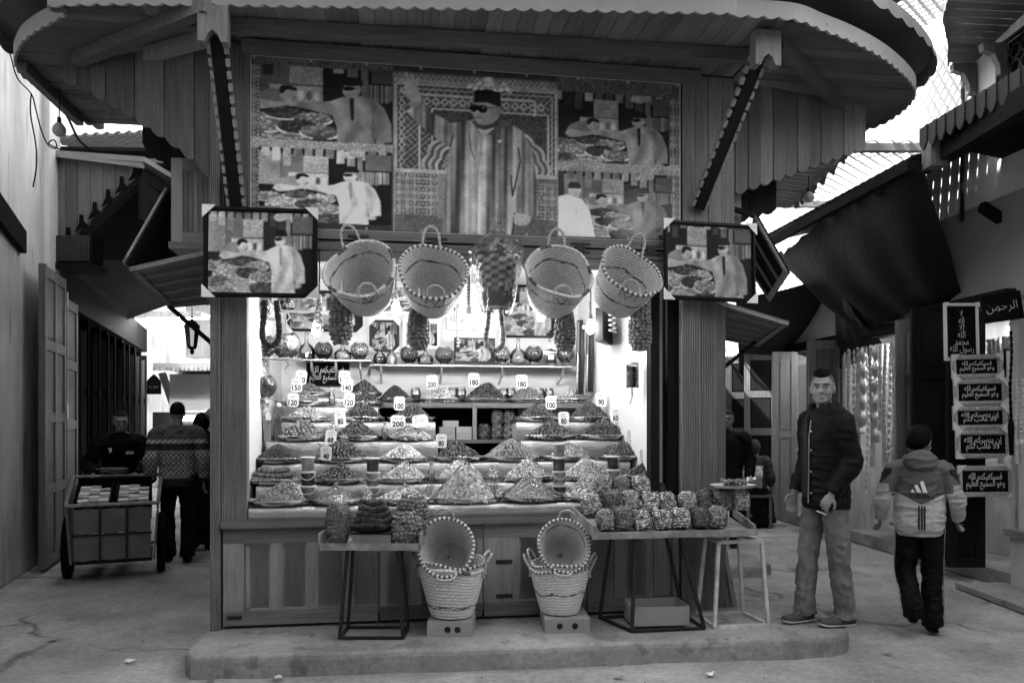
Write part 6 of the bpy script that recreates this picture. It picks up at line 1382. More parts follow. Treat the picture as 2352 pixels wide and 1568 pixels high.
# small bags tucked between the front trays
for x, y, k, sc_, rx_, lab in [(687, 1127, 'seed', .9, -.45, 'slim bag of seeds leaning on the tray of pale raisins'), (843, 1137, 'mix', .6, 0, 'small bag of mixed nuts behind the fig stand'), (984, 1128, 'seed', .7, .2, 'bag of seeds left of the white cone, rear one'), (1001, 1138, 'hazel', .62, -.2, 'bag of hazelnuts left of the white cone, front one'), (1136, 1128, 'seed', .72, 0, 'bag of seeds right of the white cone, rear one'), (1141, 1140, 'mix', .66, .15, 'bag of mixed nuts right of the white cone, front one'), (1133, 1082, 'mix', .7, 0, 'small bag between the second row wrapped heaps'), (1424, 1118, 'hazel', .66, .3, 'bag of hazelnuts leaning by the right tub stack')]:
    d = .13 if y > 1110 else .40; s, z = sp(x, y, d); nut_bag(W(s, d, (.985 if y > 1110 else 1.11)), (R(-12), rx_, ANG), lab, k, .05, .045, .17, False, 'small bags between the front trays', sc_*1.1)
for x, y, d, z, lab in [(765, 982, .84, 1.415, 'little gift bottle left of the left 80 tag'), (884, 975, .84, 1.415, 'little gift bottle left of the wide 200 tag'), (991, 1068, .35, 1.105, 'small written bottle behind the white cone'), (736, 1014, .62, 1.25, 'little tied bottle right of the walnuts'), (762, 915, 1.25, 1.705, 'little perfume bottle between seeds and dates')]:
    s, _ = sp(x, y, d); t = thing('gift_bottle', lab, 'bottle', W(s, d, z), ANG, 'little tied bottles among the trays'); MB().lathe([(.022, 0), (.026, .02), (.026, .09), (.010, .115), (.010, .13)], 14).build('glass', 'glass', t, smooth=True); MB().lathe([(0, .003), (.022, .004), (.022, .07), (0, .072)], 14).build('contents', 'liquid_pale', t); MB().lathe([(.008, .128), (.022, .155), (.012, .15)], 8).build('ribbon', 'white_card', t)
# ================================================================== stands in front of the counter
def legs(parent, quad_top, quad_bot, mat, wd=.022, names='leg'):
    for a, b in zip(quad_top, quad_bot): MB().beam(a, b, wd, wd, (0, 1, 0)).build('leg', mat, parent)
    for i in range(4): MB().beam(quad_bot[i], quad_bot[(i+1) % 4], wd*.9, wd*.9).build('foot_bar', mat, parent)
st = thing('metal_stand', 'small black metal stand with a tray of figs and nuts before the counter', 'stand', atZ(853, 1468, .13)); o = st.location.copy()
zt = .745-.13; legs(st, [(-.16, .02, zt), (.17, .02, zt), (.17, .2, zt), (-.16, .2, zt)], [(-.21, .0, .011), (.21, .0, .011), (.21, .26, .011), (-.21, .26, .011)], 'dark_metal')
M('worn_metal', .22, .5, .5, .5, 18, blotch=.4, blotch_scale=12, bump=.2)
MB().box(-.325, .325, -.07, .3, zt, zt+.02).build('tray_floor', 'worn_metal', st)
for b_ in [(-.33, .33, -.08, -.07, zt-.01, zt+.035), (-.33, .33, .3, .31, zt-.01, zt+.05), (-.335, -.325, -.08, .31, zt-.01, zt+.10), (.325, .335, -.08, .31, zt-.01, zt+.10)]: MB().box(*b_).build('tray_edge', 'worn_metal', st)
T0 = o+Vector((0, 0, zt+.021))
nut_bag(T0+Vector((-.24, .05, 0)), (R(-3), R(2), 0), 'upright bag of almonds at the left of the fig stand', 'almond', .078, .062, .28, True, 'tall nut bags on the fig stand'); nut_bag(T0+Vector((.235, .04, 0)), (R(-3), R(-3), 0), 'upright bag of walnuts at the right front of the fig stand', 'walnut', .098, .07, .21, False, 'tall nut bags on the fig stand'); nut_bag(T0+Vector((.24, .13, 0)), (0, R(4), 0), 'taller bag of walnuts behind the front walnut bag on the fig stand', 'walnut', .10, .07, .33, True, 'tall nut bags on the fig stand')
pt = thing('fig_bowl', 'dark bowl piled with strings of dark figs on a box on the small stand', 'bowl', T0+Vector((0, .08, .075))); MB().lathe([(0, .0), (.11, .0), (.135, .03), (.142, .032), (.12, .008)], 28).build('bowl_dish', 'black_gloss', pt, smooth=True)
for k in range(5): fig_tube([((.115-.012*k)*math.cos(t), (.09-.012*k)*math.sin(t)*(1 if k < 4 else .3), .04+k*.036+.008*math.sin(3*t+k)) for t in np.linspace(k, k+2*PI-.3, 40)], .026, 'fig_dark', pt, k+50)
bxx = thing('cardboard_box', 'shallow cardboard box under the fig bowl on the small stand', 'box', T0+Vector((0, .08, 0))); MB().hexa([(-.125, -.08, 0), (.125, -.08, 0), (.125, .08, 0), (-.125, .08, 0), (-.135, -.09, .073), (.135, -.09, .073), (.135, .09, .073), (-.135, .09, .073)]).build('carton_body', 'card', bxx); MB().box(-.137, .137, -.094, -.088, .064, .074).build('rim', 'black', bxx)
# wide rack with rows of bagged nuts
rk = thing('nut_rack', 'wide worn metal rack tray of bagged nuts before the counter', 'stand', W(sL(1350, -.3), -.5, .13), ANG); ro = rk.location.copy(); RL = sL(1702, -.3)-sL(1350, -.3); zt = .79-.13
MB().slab([(0, 0, zt), (RL, 0, zt), (RL, .42, zt+.06), (0, .42, zt+.06)], (0, 0, 1), .012).build('tray_floor', 'worn_metal', rk)
MB().beam((-.02, -.01, zt+.01), (RL+.02, -.01, zt+.01), .02, .045).build('tray_edge', 'worn_metal', rk); MB().beam((-.01, 0, zt+.04), (-.07, .42, zt+.13), .012, .08).build('tray_edge', 'worn_metal', rk); MB().beam((RL+.01, 0, zt+.03), (RL+.04, .42, zt+.10), .012, .06).build('tray_edge', 'worn_metal', rk)
legs(rk, [(.30, .05, zt), (.62, .05, zt), (.62, .36, zt), (.22, .36, zt)], [(.26, -.0, .012), (.78, -.0, .012), (.78, .4, .012), (.14, .4, .012)], 'dark_metal')
ws = thing('metal_stand', 'rusty white metal frame stand under the right end of the nut rack', 'stand', W(sL(1682, -.42), -.48, .13), ANG); legs(ws, [(-.12, .02, .60), (.2, .02, .60), (.16, .3, .60), (-.1, .3, .60)], [(-.16, 0, .011), (.24, 0, .011), (.22, .36, .011), (-.14, .36, .011)], 'white_metal', .024)
for a, b in (((-.12, .02, .6), (.2, .02, .6)), ((.2, .02, .6), (.16, .3, .6)), ((-.1, .3, .6), (.16, .3, .6)), ((-.12, .02, .6), (-.1, .3, .6))): MB().beam(a, b, .024, .024).build('top_bar', 'white_metal', ws)
carton(W(sL(1512, -.35), -.3, .155), .40, .28, .13, 'open low cardboard tray standing under the nut rack', [], ANG+R(-3), True)
kinds = ['seed', 'almond', 'mix', 'hazel', 'hazel', 'raisin', 'seed', 'almond', 'mix']
o18 = ['first', 'second', 'third', 'fourth', 'fifth', 'sixth', 'seventh', 'eighth']
for r_, (n, d, z, x0, st_) in enumerate([(7, .09, .012, .10, .135), (7, .20, .115, .04, .140), (3, .31, .215, .12, .15)]):
    for i in range(n):
        x = x0+st_*i+random.uniform(-.01, .01); p = ro+EX*x+EY*d+Vector((0, 0, zt+z+.025))
        nut_bag(p, (R(random.uniform(-14, -4)), R(random.uniform(-9, 9)), ANG+random.uniform(-.2, .2)), o18[i]+' bag from the left in the '+['front row', 'second layer', 'top layer'][r_]+' of the nut rack', kinds[(i*2+r_*3) % 7 if r_ else i], .066, .058, .155, False, 'bagged nuts on the rack', random.uniform(.93, 1.08))
dp = thing('fruit_plate', 'white dish of dried fruit on top of the bags at the right of the rack', 'plate', ro+EX*(RL-.09)+EY*.14+Vector((0, 0, zt+.31)), ANG); MB().lathe([(0, 0), (.10, 0), (.16, .022), (.168, .024), (.13, .002)], 30, (0, 0, 0), 1, .8).build('dish', 'plastic_white', dp, smooth=True); mound(.11, .09, .05, 'raisin', dp)
for i in range(24): ob('fig', PEC[0], dp, (random.uniform(-.08, .08), random.uniform(-.06, .05), .035+random.uniform(0, .018)), (random.uniform(0, 3), random.uniform(0, 3), 0)).data = PEC[0]
sheet([(.07, -.05, .06), (.15, -.06, .075), (.16, .03, .05), (.08, .04, .04)], 4, 4, 0, 'white_card', 'paper_slip', dp)
nut_bag(ro+EX*(RL-.16)+EY*.14+Vector((0, 0, zt+.15)), (R(-6), 0, ANG), 'bag under the fruit dish on the rack, left one', 'raisin', .066, .058, .155, False, 'bagged nuts on the rack'); nut_bag(ro+EX*(RL-.03)+EY*.14+Vector((0, 0, zt+.15)), (R(-6), 0, ANG), 'bag under the fruit dish on the rack, right one', 'seed', .066, .058, .155, False, 'bagged nuts on the rack')
# plastic sheet and leaning board beside the right pilaster
sheet([atY(1524, 735, 6.15), atY(1550, 720, 6.15), atY(1548, 1000, 6.25), atY(1522, 1010, 6.25)], 6, 30, .0, 'tarp_grey', 'plastic_strip', seed=9, label='long crinkled plastic strip hanging at the right door post', cat='plastic')
pb = thing('leaning_board', 'bundle of leaning boards against the right flank of the stall', 'boards', atZ(1695, 1400, .13)); 
for i in range(3): MB().beam((-.1+.05*i, .1, 0), (-.22+.05*i, .25, 1.1-.12*i), .05, .02).build('board', 'wood_z', pb)
# ================================================================== people
M('skin', .24, .5, .35, .08, 12, bump=.08, bscale=60); M('skin_tan', .2, .5, .35, .08, 12, bump=.08, bscale=60); M('hair', .006, .65, .12, .4, 60, bump=.6, bscale=120, attr='g')
M('lip', .19, .45, .35, .05, 8); M('eye_white', .55, .3, .5, 0, 5); M('jacket', .0035, .6, .14, .3, 14, bump=.35, bscale=40, attr='g'); M('jeans', .145, .8, .2, .3, 26, (1, 1, .4), attr='g', bump=.4, bscale=60, fine=.15, blotch=.25, blotch_scale=5); M('track', .0035, .65, .12, .2, 10, attr='g', bump=.2)
M('cloth', 1., .8, .2, .12, 18, attr='g', bump=.35, bscale=45, fine=.08); M('shoe', .05, .6, .35, .3, 30, bump=.3); M('sole', .5, .6, .3, .2, 20)
def ring_loft(mb, rings, n=24):
    """rings: (cx, cy, z, rx, ry)"""
    S = spl(rings, 4); mb.rings([[(c[0]+c[3]*math.cos(2*PI*j/n), c[1]+c[4]*math.sin(2*PI*j/n), c[2]) for j in range(n)] for c in S], True, True)
def limb(mb, pts, rad, n=14):
    S = spl([tuple(p)+(r,) for p, r in zip(pts, rad)], 6); mb.tube([s_[:3] for s_ in S], [s_[3] for s_ in S], n)
def hand(mb, wrist, d, nrm, thumb=1, curl=.5, k=1.):
    d = Vector(d).normalized(); nrm = Vector(nrm); nrm = (nrm-d*nrm.dot(d)).normalized(); u = d.cross(nrm)*thumb; w_ = Vector(wrist)
    A = Matrix((u, d, nrm)).transposed(); mb.ell(w_+d*.05*k, (.041*k, .056*k, .017*k), 14, 10, A)
    for i, L in enumerate((.074, .084, .079, .062)):
        p = w_+d*.088*k+u*(.032-.0215*i)*k; pts = [p-d*.02, p]; a = 0
        for sgm, f in enumerate((.45, .32, .26)):
            a += curl*(.6, .75, .6)[sgm]*(1+.08*i); p = p+(d*math.cos(a)+nrm*math.sin(a))*L*f*k; pts.append(p)
        mb.tube(pts, [.0095*k, .0092*k, .0086*k, .0078*k, .0062*k], 8)
    p = w_+d*.022*k+u*.03*k; q = p+(d*.6+u*.75+nrm*.25).normalized()*.036*k; r_ = q+(d*.9+u*.25+nrm*.35).normalized()*.03*k
    mb.tube([p, q, r_, r_+(d*.9+nrm*.4).normalized()*.022*k], [.014*k, .0115*k, .0098*k, .007*k], 8)
def head_parts(Mx, mb):
    """skull, jaw, nose, brows, ears and lips in a head frame (origin at the neck's top, facing -y)"""
    def e(c, r, rot=None): mb.ell(Mx @ Vector(c), r, 20, 14, Mx.to_3x3() @ (rot or Matrix.Identity(3)))
    e((0, .012, .115), (.076, .094, .102)); e((0, -.022, .055), (.062, .066, .070)); e((0, -.05, .075), (.056, .045, .055)); e((0, -.074, .014), (.034, .024, .022))
    e((0, -.093, .093), (.0115, .016, .028)); e((0, -.104, .075), (.0165, .016, .0125)); e((0, -.074, .128), (.056, .024, .013)); e((0, -.088, .036), (.026, .014, .011))
    for sx in (-1, 1):
        e((sx*.0735, .014, .088), (.009, .020, .030), Euler((R(-10), 0, sx*.12)).to_matrix()); e((sx*.040, -.056, .070), (.021, .024, .020))
def face_parts(Mx, body, brow=True, hair='hair'):
    def e(name, c, r, mat, rot=None): MB().ell(Mx @ Vector(c), r, 12, 8, Mx.to_3x3() @ (rot or Matrix.Identity(3))).build(name, mat, body, smooth=True)
    for sx in (-1, 1):
        e('eye', (sx*.031, -.088, .107), (.0125, .008, .0075), 'eye_white'); e('iris', (sx*.031, -.0935, .107), (.0062, .004, .0066), 'ink'); e('eyelid', (sx*.031, -.0905, .1135), (.0155, .008, .0042), 'skin_tan')
        e('eyebrow', (sx*.033, -.096, .128), (.019, .005, .0036), 'raisin', Euler((0, -sx*.05, sx*.2)).to_matrix())
    e('lip', (0, -.0985, .0405), (.023, .006, .0045), 'lip'); e('lip', (0, -.0985, .0325), (.019, .006, .005), 'lip')
def hair_cap(Mx, line, parent, thick=.012, top=.02, fade=None, mat='hair', n=40, m=16, noise=.0, quiff=0.):
    """hair as a shell on the skull down to a hairline(angle) given as polar angle from the crown"""
    rr = []; g = []; q_ = random.Random(3)
    for i in range(m+1):
        row = []
        for j in range(n):
            th = 2*PI*j/n; f = i/m; a = line(th)*f; tt = thick*(1-.4*f**3)+top*(1-f**4)+quiff*max(0, -math.sin(th))*math.sin(min(1, f*1.15)*PI)**.7
            if i == m: tt = -.004
            tt += q_.uniform(-noise, noise)*(i < m)
            row.append(Mx @ Vector(((.076+tt)*math.sin(a)*math.cos(th), .012+(.094+tt)*math.sin(a)*math.sin(th), .115+(.102+tt)*math.cos(a)))); g.append(1. if fade is None else fade(a, th))
        rr.append(row)
    MB().rings(rr, True, False, g).build('hair', mat, parent, smooth=True)
def shoe(parent, ankle, ang, L=.28, mat='shoe', pitch=0., sole_mat='sole', swoosh=False, H=.085):
    t = ob('shoe', None, parent, ankle, (pitch, 0, ang)) if False else None
    Mx = Matrix.Translation(Vector(ankle)) @ Euler((pitch, 0, ang)).to_matrix().to_4x4()
    def prof(y):   # y from 0 (heel) to 1 (toe)
        return .036+.014*math.sin(min(1, y*1.25)*PI*.9) if y < .8 else .048-.026*((y-.8)/.2)**2
    S = []; U = []
    for k in range(15):
        y = k/14; yy = .075-y*L; w_ = prof(y)*(1 if 0 < k < 14 else .6); hz = H*(1.12-.25*y*2 if y < .35 else max(.5, 1.03-.62*(y-.35)/.4) if y < .75 else .5-.18*(y-.75)/.25)
        lift = .012*max(0, y-.8)/.2
        S.append([Mx @ Vector((w_*1.06*math.cos(a), yy, (-.088+.014*(1+math.sin(a)))+lift)) for a in np.linspace(0, 2*PI, 13)[:-1]])
        U.append([Mx @ Vector((w_*(1 if math.sin(a) < .3 else .9)*math.cos(a), yy, -.066+lift+(hz*max(0, math.sin(a))-.006*(math.sin(a) < 0)))) for a in np.linspace(0, 2*PI, 15)[:-1]])
    o = MB().rings(U, True, True).build('shoe', mat, parent, smooth=True); MB().rings(S, True, True).build('sole', sole_mat, o, smooth=True)
    if swoosh:
        sx = 1; pts = [(.0, -.01, -.030), (.0, .012, -.018), (.0, .030, -.022), (.0, .012, -.030), (.0, .002, -.045), (.0, -.05, -.012), (.0, -.01, -.052), (.0, .02, -.036)]
        sw = [(-.045, -.008), (-.01, -.040), (.01, -.046), (.028, -.038), (.034, -.024), (.022, -.020), (.018, -.030), (.004, -.030)]
        MB().slab([Mx @ Vector((.0475, y, z)) for y, z in sw], Mx.to_3x3() @ Vector((1, 0, 0)), .003).build('side_mark', 'white_card', o)
    for k in range(4): p = [Mx @ Vector((x, -.035-k*.022, .012-.012*k-.004*abs(x)*20)) for x in (-.024, 0, .024)]; MB().tube(p, .0035, 5).build('lace', 'sole' if sole_mat == 'sole' else mat, o)
def person(label, loc, yaw, H, legs_, arms_, head, top, low, hair_line=None, skin='skin', fingers=(.5, .5), hands_dir=None, shoes=None, torso=None, vox=.0065, lean=0., sh_mat='shoe', sole='sole', scarf=None, hair_kw={}, group=None, face=True, low_gf=None, top_gf=None, jvox=.011, top_disp=.005, low_disp=.006, shoe_ang=(0, 0), shoe_pitch=(0, 0), swoosh=None, skirt=None):
    """legs_: two (hip, knee, ankle); arms_: two (shoulder, elbow, wrist); lengths for a 1.8 m figure"""
    t = thing('person', label, 'person', loc, yaw, group); t.scale = (H/1.8,)*3
    Mx = Matrix.Translation(Vector(head[0])) @ Euler(head[1]).to_matrix().to_4x4() @ Matrix.Scale(head[2] if len(head) > 2 else 1., 4)
    b = MB(); chest = Vector((arms_[0][0]))*.5+Vector(arms_[1][0])*.5
    nb = Vector(head[0]); limb(b, [chest-Vector((0, 0, .1)), chest+Vector((0, .01, .03)), nb+Vector((0, .012, .0)), nb+Mx.to_3x3() @ Vector((0, .01, .06))], [.07, .062, .053, .05]); head_parts(Mx, b)
    hips = (Vector(legs_[0][0])+Vector(legs_[1][0]))/2; limb(b, [chest-Vector((0, 0, .05)), (chest+hips)/2, hips], [.10, .09, .09])
    for i, (s_, e_, w_) in enumerate(arms_):
        limb(b, [chest.lerp(Vector(s_), .4), s_, e_, w_], [.05, .05, .04, .027])
        hd = (hands_dir or [None, None])[i] or (Vector(w_)-Vector(e_), (1 if i else -1, 0, 0) if False else ((-1, 0, 0) if i == 0 else (1, 0, 0)))
        hand(b, w_, hd[0], hd[1], k=.92, thumb=hd[2] if len(hd) > 2 else (1 if i == 0 else -1), curl=fingers[i])
    for h_, k_, a_ in legs_: limb(b, [hips, h_, k_, a_], [.08, .07, .05, .035])
    body = fuse(b, 'body', skin, vox, 2, parent=t)
    if face: face_parts(Mx, body)
    if hair_line: hair_cap(Mx, hair_line, body, **hair_kw)
    # trousers or skirt
    l = MB()
    if skirt: ring_loft(l, skirt)
    else:
        l.ell(hips+Vector((0, .005, .0)), (.148, .115, .12), 20, 14)
        for (h_, k_, a_), rad in zip(legs_, low[1]): limb(l, [Vector(h_)*.8+Vector(hips)*.2+Vector((0, 0, .02)), h_, Vector(h_).lerp(Vector(k_), .55), k_, Vector(k_).lerp(Vector(a_), .45), Vector(a_)+Vector((0, .0, .05)), Vector(a_)+Vector((0, .005, -.035))], rad)
    fuse(l, 'skirt' if skirt else 'trousers', low[0], jvox, 2, low_disp, 9, parent=t, gfun=low_gf or (lambda c: np.ones(len(c))), dstretch=(1.5, 1.5, 1.5))
    # jacket or sweater
    j = MB(); ring_loft(j, torso)
    for (s_, e_, w_), rad in zip(arms_, top[1]): limb(j, [chest.lerp(Vector(s_), .35), s_, Vector(s_).lerp(Vector(e_), .5), e_, Vector(e_).lerp(Vector(w_), .55), Vector(w_)-(Vector(w_)-Vector(e_)).normalized()*.012], rad)
    for q_ in top[2] if len(top) > 2 else []: q_(j)
    fuse(j, top[3] if len(top) > 3 else 'jacket', top[0], jvox, 2, top_disp, 11, parent=t, gfun=top_gf or (lambda c: np.ones(len(c))), dstretch=(.6, .6, 1.5))
    if shoes is not False:
        for i, (h_, k_, a_) in enumerate(legs_): shoe(t, a_, shoe_ang[i], mat=sh_mat, pitch=shoe_pitch[i], sole_mat=sole, swoosh=bool(swoosh) and i == swoosh-1)
    return t
LEG = [.105, .098, .085, .072, .07, .07, .078]
# ---- the man on the step
def quilt(c): z = c[:, 2]; return np.where(np.abs(np.mod(z+.015*np.sin(c[:, 0]*9), .075)-.0375) > .033, .5, 1.)+.0
def hoodc(j):
    for k in range(7): a = PI*(k/6); j.ell((.10*math.cos(a), .02+.07*math.sin(a), 1.50-.02*math.sin(a)), (.05, .045, .045), 12, 8)
    j.ell((0, .10, 1.47), (.10, .06, .06), 14, 10)
def collar(j):
    for k in range(9):
        a = PI*(-.28+k/8*1.56); j.ell((.092*math.cos(a), -.0+.085*math.sin(a), 1.522), (.027, .027, .038), 10, 8)
mp = atZ(1893, 1430, .13)
man = person('young man in black padded jacket and jeans standing on the step', (mp.x, mp.y, .13), R(-72), 1.82,
    [((-.085, 0, .93), (-.09, -.06, .52), (-.08, -.10, .09)), ((.085, .01, .93), (.10, .04, .52), (.11, .085, .09))],
    [((-.165, .01, 1.43), (-.215, .03, 1.15), (-.195, -.10, .91)), ((.165, .01, 1.43), (.22, .05, 1.15), (.18, -.09, .93))],
    ((.0, -.015, 1.562), (R(2), 0, R(46)), 1.05),
    ('jacket', [[.082, .082, .072, .067, .06, .05], [.082, .082, .072, .067, .06, .05]], [hoodc, collar]), ('jeans', [[.08, .086, .082, .073, .07, .068, .08]]*2),
    hair_line=lambda th: 1.04-.2*abs(math.cos(th))**2+.1*max(0, math.sin(th)), hair_kw=dict(thick=.008, top=.008, quiff=.012, noise=.0015),
    torso=[(0, .015, .82, .170, .145), (0, .015, .85, .176, .15), (0, .012, .98, .172, .145), (0, .01, 1.14, .17, .14), (0, .005, 1.28, .18, .142), (0, .0, 1.39, .178, .13), (0, .005, 1.47, .14, .11), (0, .0, 1.52, .10, .10)],
    hands_dir=[((-.05, -.25, -1), (.9, -.2, 0), 1), ((-.35, -.35, -.85), (-.3, .8, -.1), 1)], fingers=(.35, .75), top_gf=quilt, shoe_ang=(R(6), R(-6)), low_disp=.0055, top_disp=.005, swoosh=2, vox=.0058, jvox=.009)
Mh = Matrix.Translation(Vector((.0, -.015, 1.562))) @ Euler((R(2), 0, R(46))).to_matrix().to_4x4() @ Matrix.Scale(1.05, 4)
M('stubble', .075, .7, .2, .2, 40); hair_cap(Mh, lambda th: .8+.75*abs(math.cos(th))**3+1.0*max(0, math.sin(th))**.6, man, .0022, .0, None, 'stubble')
# jeans whiskers come from the folds; open jacket front, shirt, zip and poppers
MB().slab([(-.05, -.138, .90), (.015, -.143, .90), (.012, -.138, 1.36), (-.02, -.126, 1.46), (-.05, -.132, 1.34)], (0, -1, 0), .012).build('shirt', 'dark_metal', man)
MB().tube([(.02, -.152, .86), (.02, -.147, 1.1), (.022, -.147, 1.32), (.03, -.135, 1.44)], .004, 6).build('zip', 'steel', man)
for z in (.93, 1.08, 1.23, 1.36): MB().ell((.045, -.148, z), (.007, .005, .007), 8, 6).build('popper', 'steel', man)
wr = Vector((.18, -.09, .93)); cg = wr+Vector((-.35, -.35, -.85)).normalized()*.14; cgt = thing('cigarette', 'short white cigarette in the hand of the man in jeans', 'cigarette', man.matrix_basis @ (cg+Vector((-.02, .02, 0))), R(-72))
MB().tube([(-.03, -.01, .0), (.03, .02, -.02)], .0042, 8).build('paper', 'white_card', cgt)
MB().tube([(wr+Vector((-.35, -.35, -.85)).normalized()*.115+Vector((math.cos(a)*.0115+.005, math.sin(a)*.0115, 0))) for a in np.linspace(0, 2*PI, 14)], .0022, 5, False).build('ring', 'tin', man)
# ---- the boy walking away
bp = atZ(2112, 1446, 0)
def jack_boy(c):
    x, y, z = c[:, 0], c[:, 1], c[:, 2]; ax = np.abs(x)
    yoke = z > 1.13+.10*np.minimum(1, ax/.2); g = np.where(yoke, .10, .46)
    g = np.where((ax > .225) & (z > 1.05) & (x*0+z > 1.52-1.0*(ax-.1)), .018, g); g = np.where((ax > .26) & (z < 1.18), .44, g); g = np.where((ax > .255) & (z >= 1.18) & (z < 1.30), .30, g)
    g = np.where((z > 1.44), .13, g); return np.where((np.abs(z-.885) < .012), .3, g)
def hoodb(j):
    j.ell((0, .10, 1.50), (.13, .075, .10), 16, 10)
    for k in range(7): a = PI*(k/6); j.ell((.105*math.cos(a), .0+.10*math.sin(a), 1.50-.01*math.sin(a)), (.045, .045, .05), 12, 8)
boy = person('boy in white and dark track jacket walking away past the shops', (bp.x, bp.y, 0), R(158), 1.53,
    [((-.09, 0, .92), (-.10, -.04, .52), (-.10, .02, .09)), ((.09, 0, .92), (.11, -.03, .53), (.07, .20, .20))],
    [((-.19, .0, 1.42), (-.29, .06, 1.16), (-.31, -.10, .98)), ((.19, .0, 1.42), (.30, .05, 1.18), (.31, -.08, .97))],
    ((.0, -.02, 1.545), (R(6), 0, R(-30)), 1.16),
    ('cloth', [[.088, .085, .07, .062, .058, .046], [.088, .085, .07, .062, .058, .046]], [hoodb]), ('track', [[.085, .09, .094, .086, .083, .08, .082], [.085, .09, .094, .086, .083, .08, .082]]),
    hair_line=lambda th: 1.25+1.12*max(0, math.sin(th))**.5+.12*abs(math.cos(th)), hair_kw=dict(thick=.02, top=.003, noise=.004), skin='skin_tan',
    torso=[(0, .01, .85, .17, .135), (0, .01, .89, .19, .15), (0, .01, 1.0, .205, .155), (0, .008, 1.14, .20, .15), (0, .005, 1.28, .205, .148), (0, .0, 1.39, .20, .135), (0, .005, 1.46, .14, .11), (0, .0, 1.51, .09, .09)],
    top_gf=jack_boy, fingers=(.8, .8), sh_mat='black', sole='dark_metal', shoe_pitch=(0, R(-62)), shoe_ang=(R(4), R(-4)), low_disp=.006, top_disp=.0065, jvox=.0065)
BK = lambda x, z, o=.004: (-x, .0, z)
def on_back(name, poly, mat, off):   # flat marks following the jacket's back (y = +)
    P_ = []
    for x, z in poly: P_.append((-x, off, z))
    MB().slab(P_, (0, 1, 0), .004).build(name, mat, boy)
off = .174
for k in range(3):
    x0 = -.005+.045*k; h = .035+.035*k; on_back('stripe_mark', [(x0-.075, 1.235), (x0-.04, 1.235), (x0-.04-.035-.0, 1.235+h), (x0-.075-.03+.006, 1.235+h*.86)][:4] if k else [(x0-.08, 1.235), (x0-.045, 1.235), (x0-.068, 1.265)], 'white_card', off)
text_on(boy, 'adidas', .20, .045, (.0, off+.003, 1.205), (0, 0, R(180)), 'ink', bold=.015)
for k in (-1, 0, 1): on_back('stripe_mark', [(-.0+k*.022-.007, .91), (k*.022+.007, .91), (k*.022+.007, 1.12), (k*.022-.007, 1.12)], 'dark_metal', off+.001)
for i, (h_, k_, a_) in enumerate([((-.09, 0, .92), (-.10, -.04, .52), (-.10, .02, .09)), ((.09, 0, .92), (.11, -.03, .53), (.07, .20, .20))]):
    sx = -1 if i == 0 else 1
    for o in (-.02, 0, .02): pts = spl([Vector(h_)+Vector((sx*.108, o+.02, .0)), Vector(h_).lerp(Vector(k_), .5)+Vector((sx*.097, o+.02, 0)), Vector(k_)+Vector((sx*.092, o+.02, 0)), Vector(k_).lerp(Vector(a_), .5)+Vector((sx*.09, o+.02, 0)), Vector(a_)+Vector((sx*.088, o+.015, .0))], 6); MB().tube(pts, .003, 5).build('trouser_stripe', 'card', boy)
# ---- the handcart and its pusher
ctp = atZ(262, 1322, 0); ct = thing('handcart', 'two wheeled handcart with canvas sides loaded with crates in the left alley', 'cart', (ctp.x-.05, ctp.y+.12, 0), R(24)); ct.scale = (.94,)*3
M('canvas', .17, .85, .2, .2, 6, bump=.5, bscale=14, blotch=.25, blotch_scale=4)
CWd = .76
def wheel(x):
    o = MB().tube([(x, .12+.30*math.cos(a), .30+.30*math.sin(a)) for a in np.linspace(0, 2*PI, 41)], .045, 10, False).build('wheel', 'black', ct, smooth=True)
    MB().tube([(x, .12+.235*math.cos(a), .30+.235*math.sin(a)) for a in np.linspace(0, 2*PI, 31)], .014, 6, False).build('rim', 'steel', o)
    for k in range(10): MB().beam((x, .12, .30), (x, .12+.235*math.cos(k*PI/5), .30+.235*math.sin(k*PI/5)), .008, .008).build('spoke', 'dark_metal', o)
    MB().tube([(x-.05, .12, .30), (x+.05, .12, .30)], .03, 10).build('hub', 'dark_metal', o)
wheel(-.46); wheel(.46); MB().tube([(-.46, .12, .30), (.46, .12, .30)], .016, 8).build('axle', 'dark_metal', ct)
def cloth_panel(x0, x1, z0, z1, y): return sheet([(x0, y, z1), (x1, y, z1), (x1, y+.02, z0), (x0, y+.02, z0)], 16, 12, .0, 'canvas', 'canvas_panel', ct, seed=int(x0*100)+7, wave=.006)
xs = [-.37, -.12, .13, .37]
for i in range(3):
    for z0, z1 in ((.22, .48), (.50, .76)): cloth_panel(xs[i]+.008, xs[i+1]-.008, z0, z1, -.40)
MB().box(-.37, .37, -.37, .55, .18, .21).build('cart_floor', 'wood_dark_x', ct)
for x in xs[1:3]: MB().box(x-.012, x+.012, -.415, -.40, .2, .79).build('strap', 'dark_metal', ct)
MB().box(-.37, .37, -.418, -.402, .475, .50).build('strap', 'dark_metal', ct)
MB().slab([(-.38, -.40, .2), (-.38, .55, .2), (-.44, .60, 1.02), (-.42, -.42, .80)], (-1, 0, 0), .02).build('side_panel', 'canvas', ct); MB().slab([(.38, -.40, .2), (.38, .55, .2), (.44, .60, 1.02), (.42, -.42, .80)], (1, 0, 0), .02).build('side_panel', 'canvas', ct)
for a, b in (((-.43, -.42, .80), (.43, -.42, .80)), ((-.43, -.42, .80), (-.46, .60, 1.03)), ((.43, -.42, .80), (.46, .60, 1.03)), ((-.46, .60, 1.03), (.46, .60, 1.03)), ((-.3, .6, .95), (-.3, 1.0, .98)), ((.3, .6, .95), (.3, 1.0, .98))): MB().tube([a, b], .02, 8).build('rail', 'worn_metal', ct)
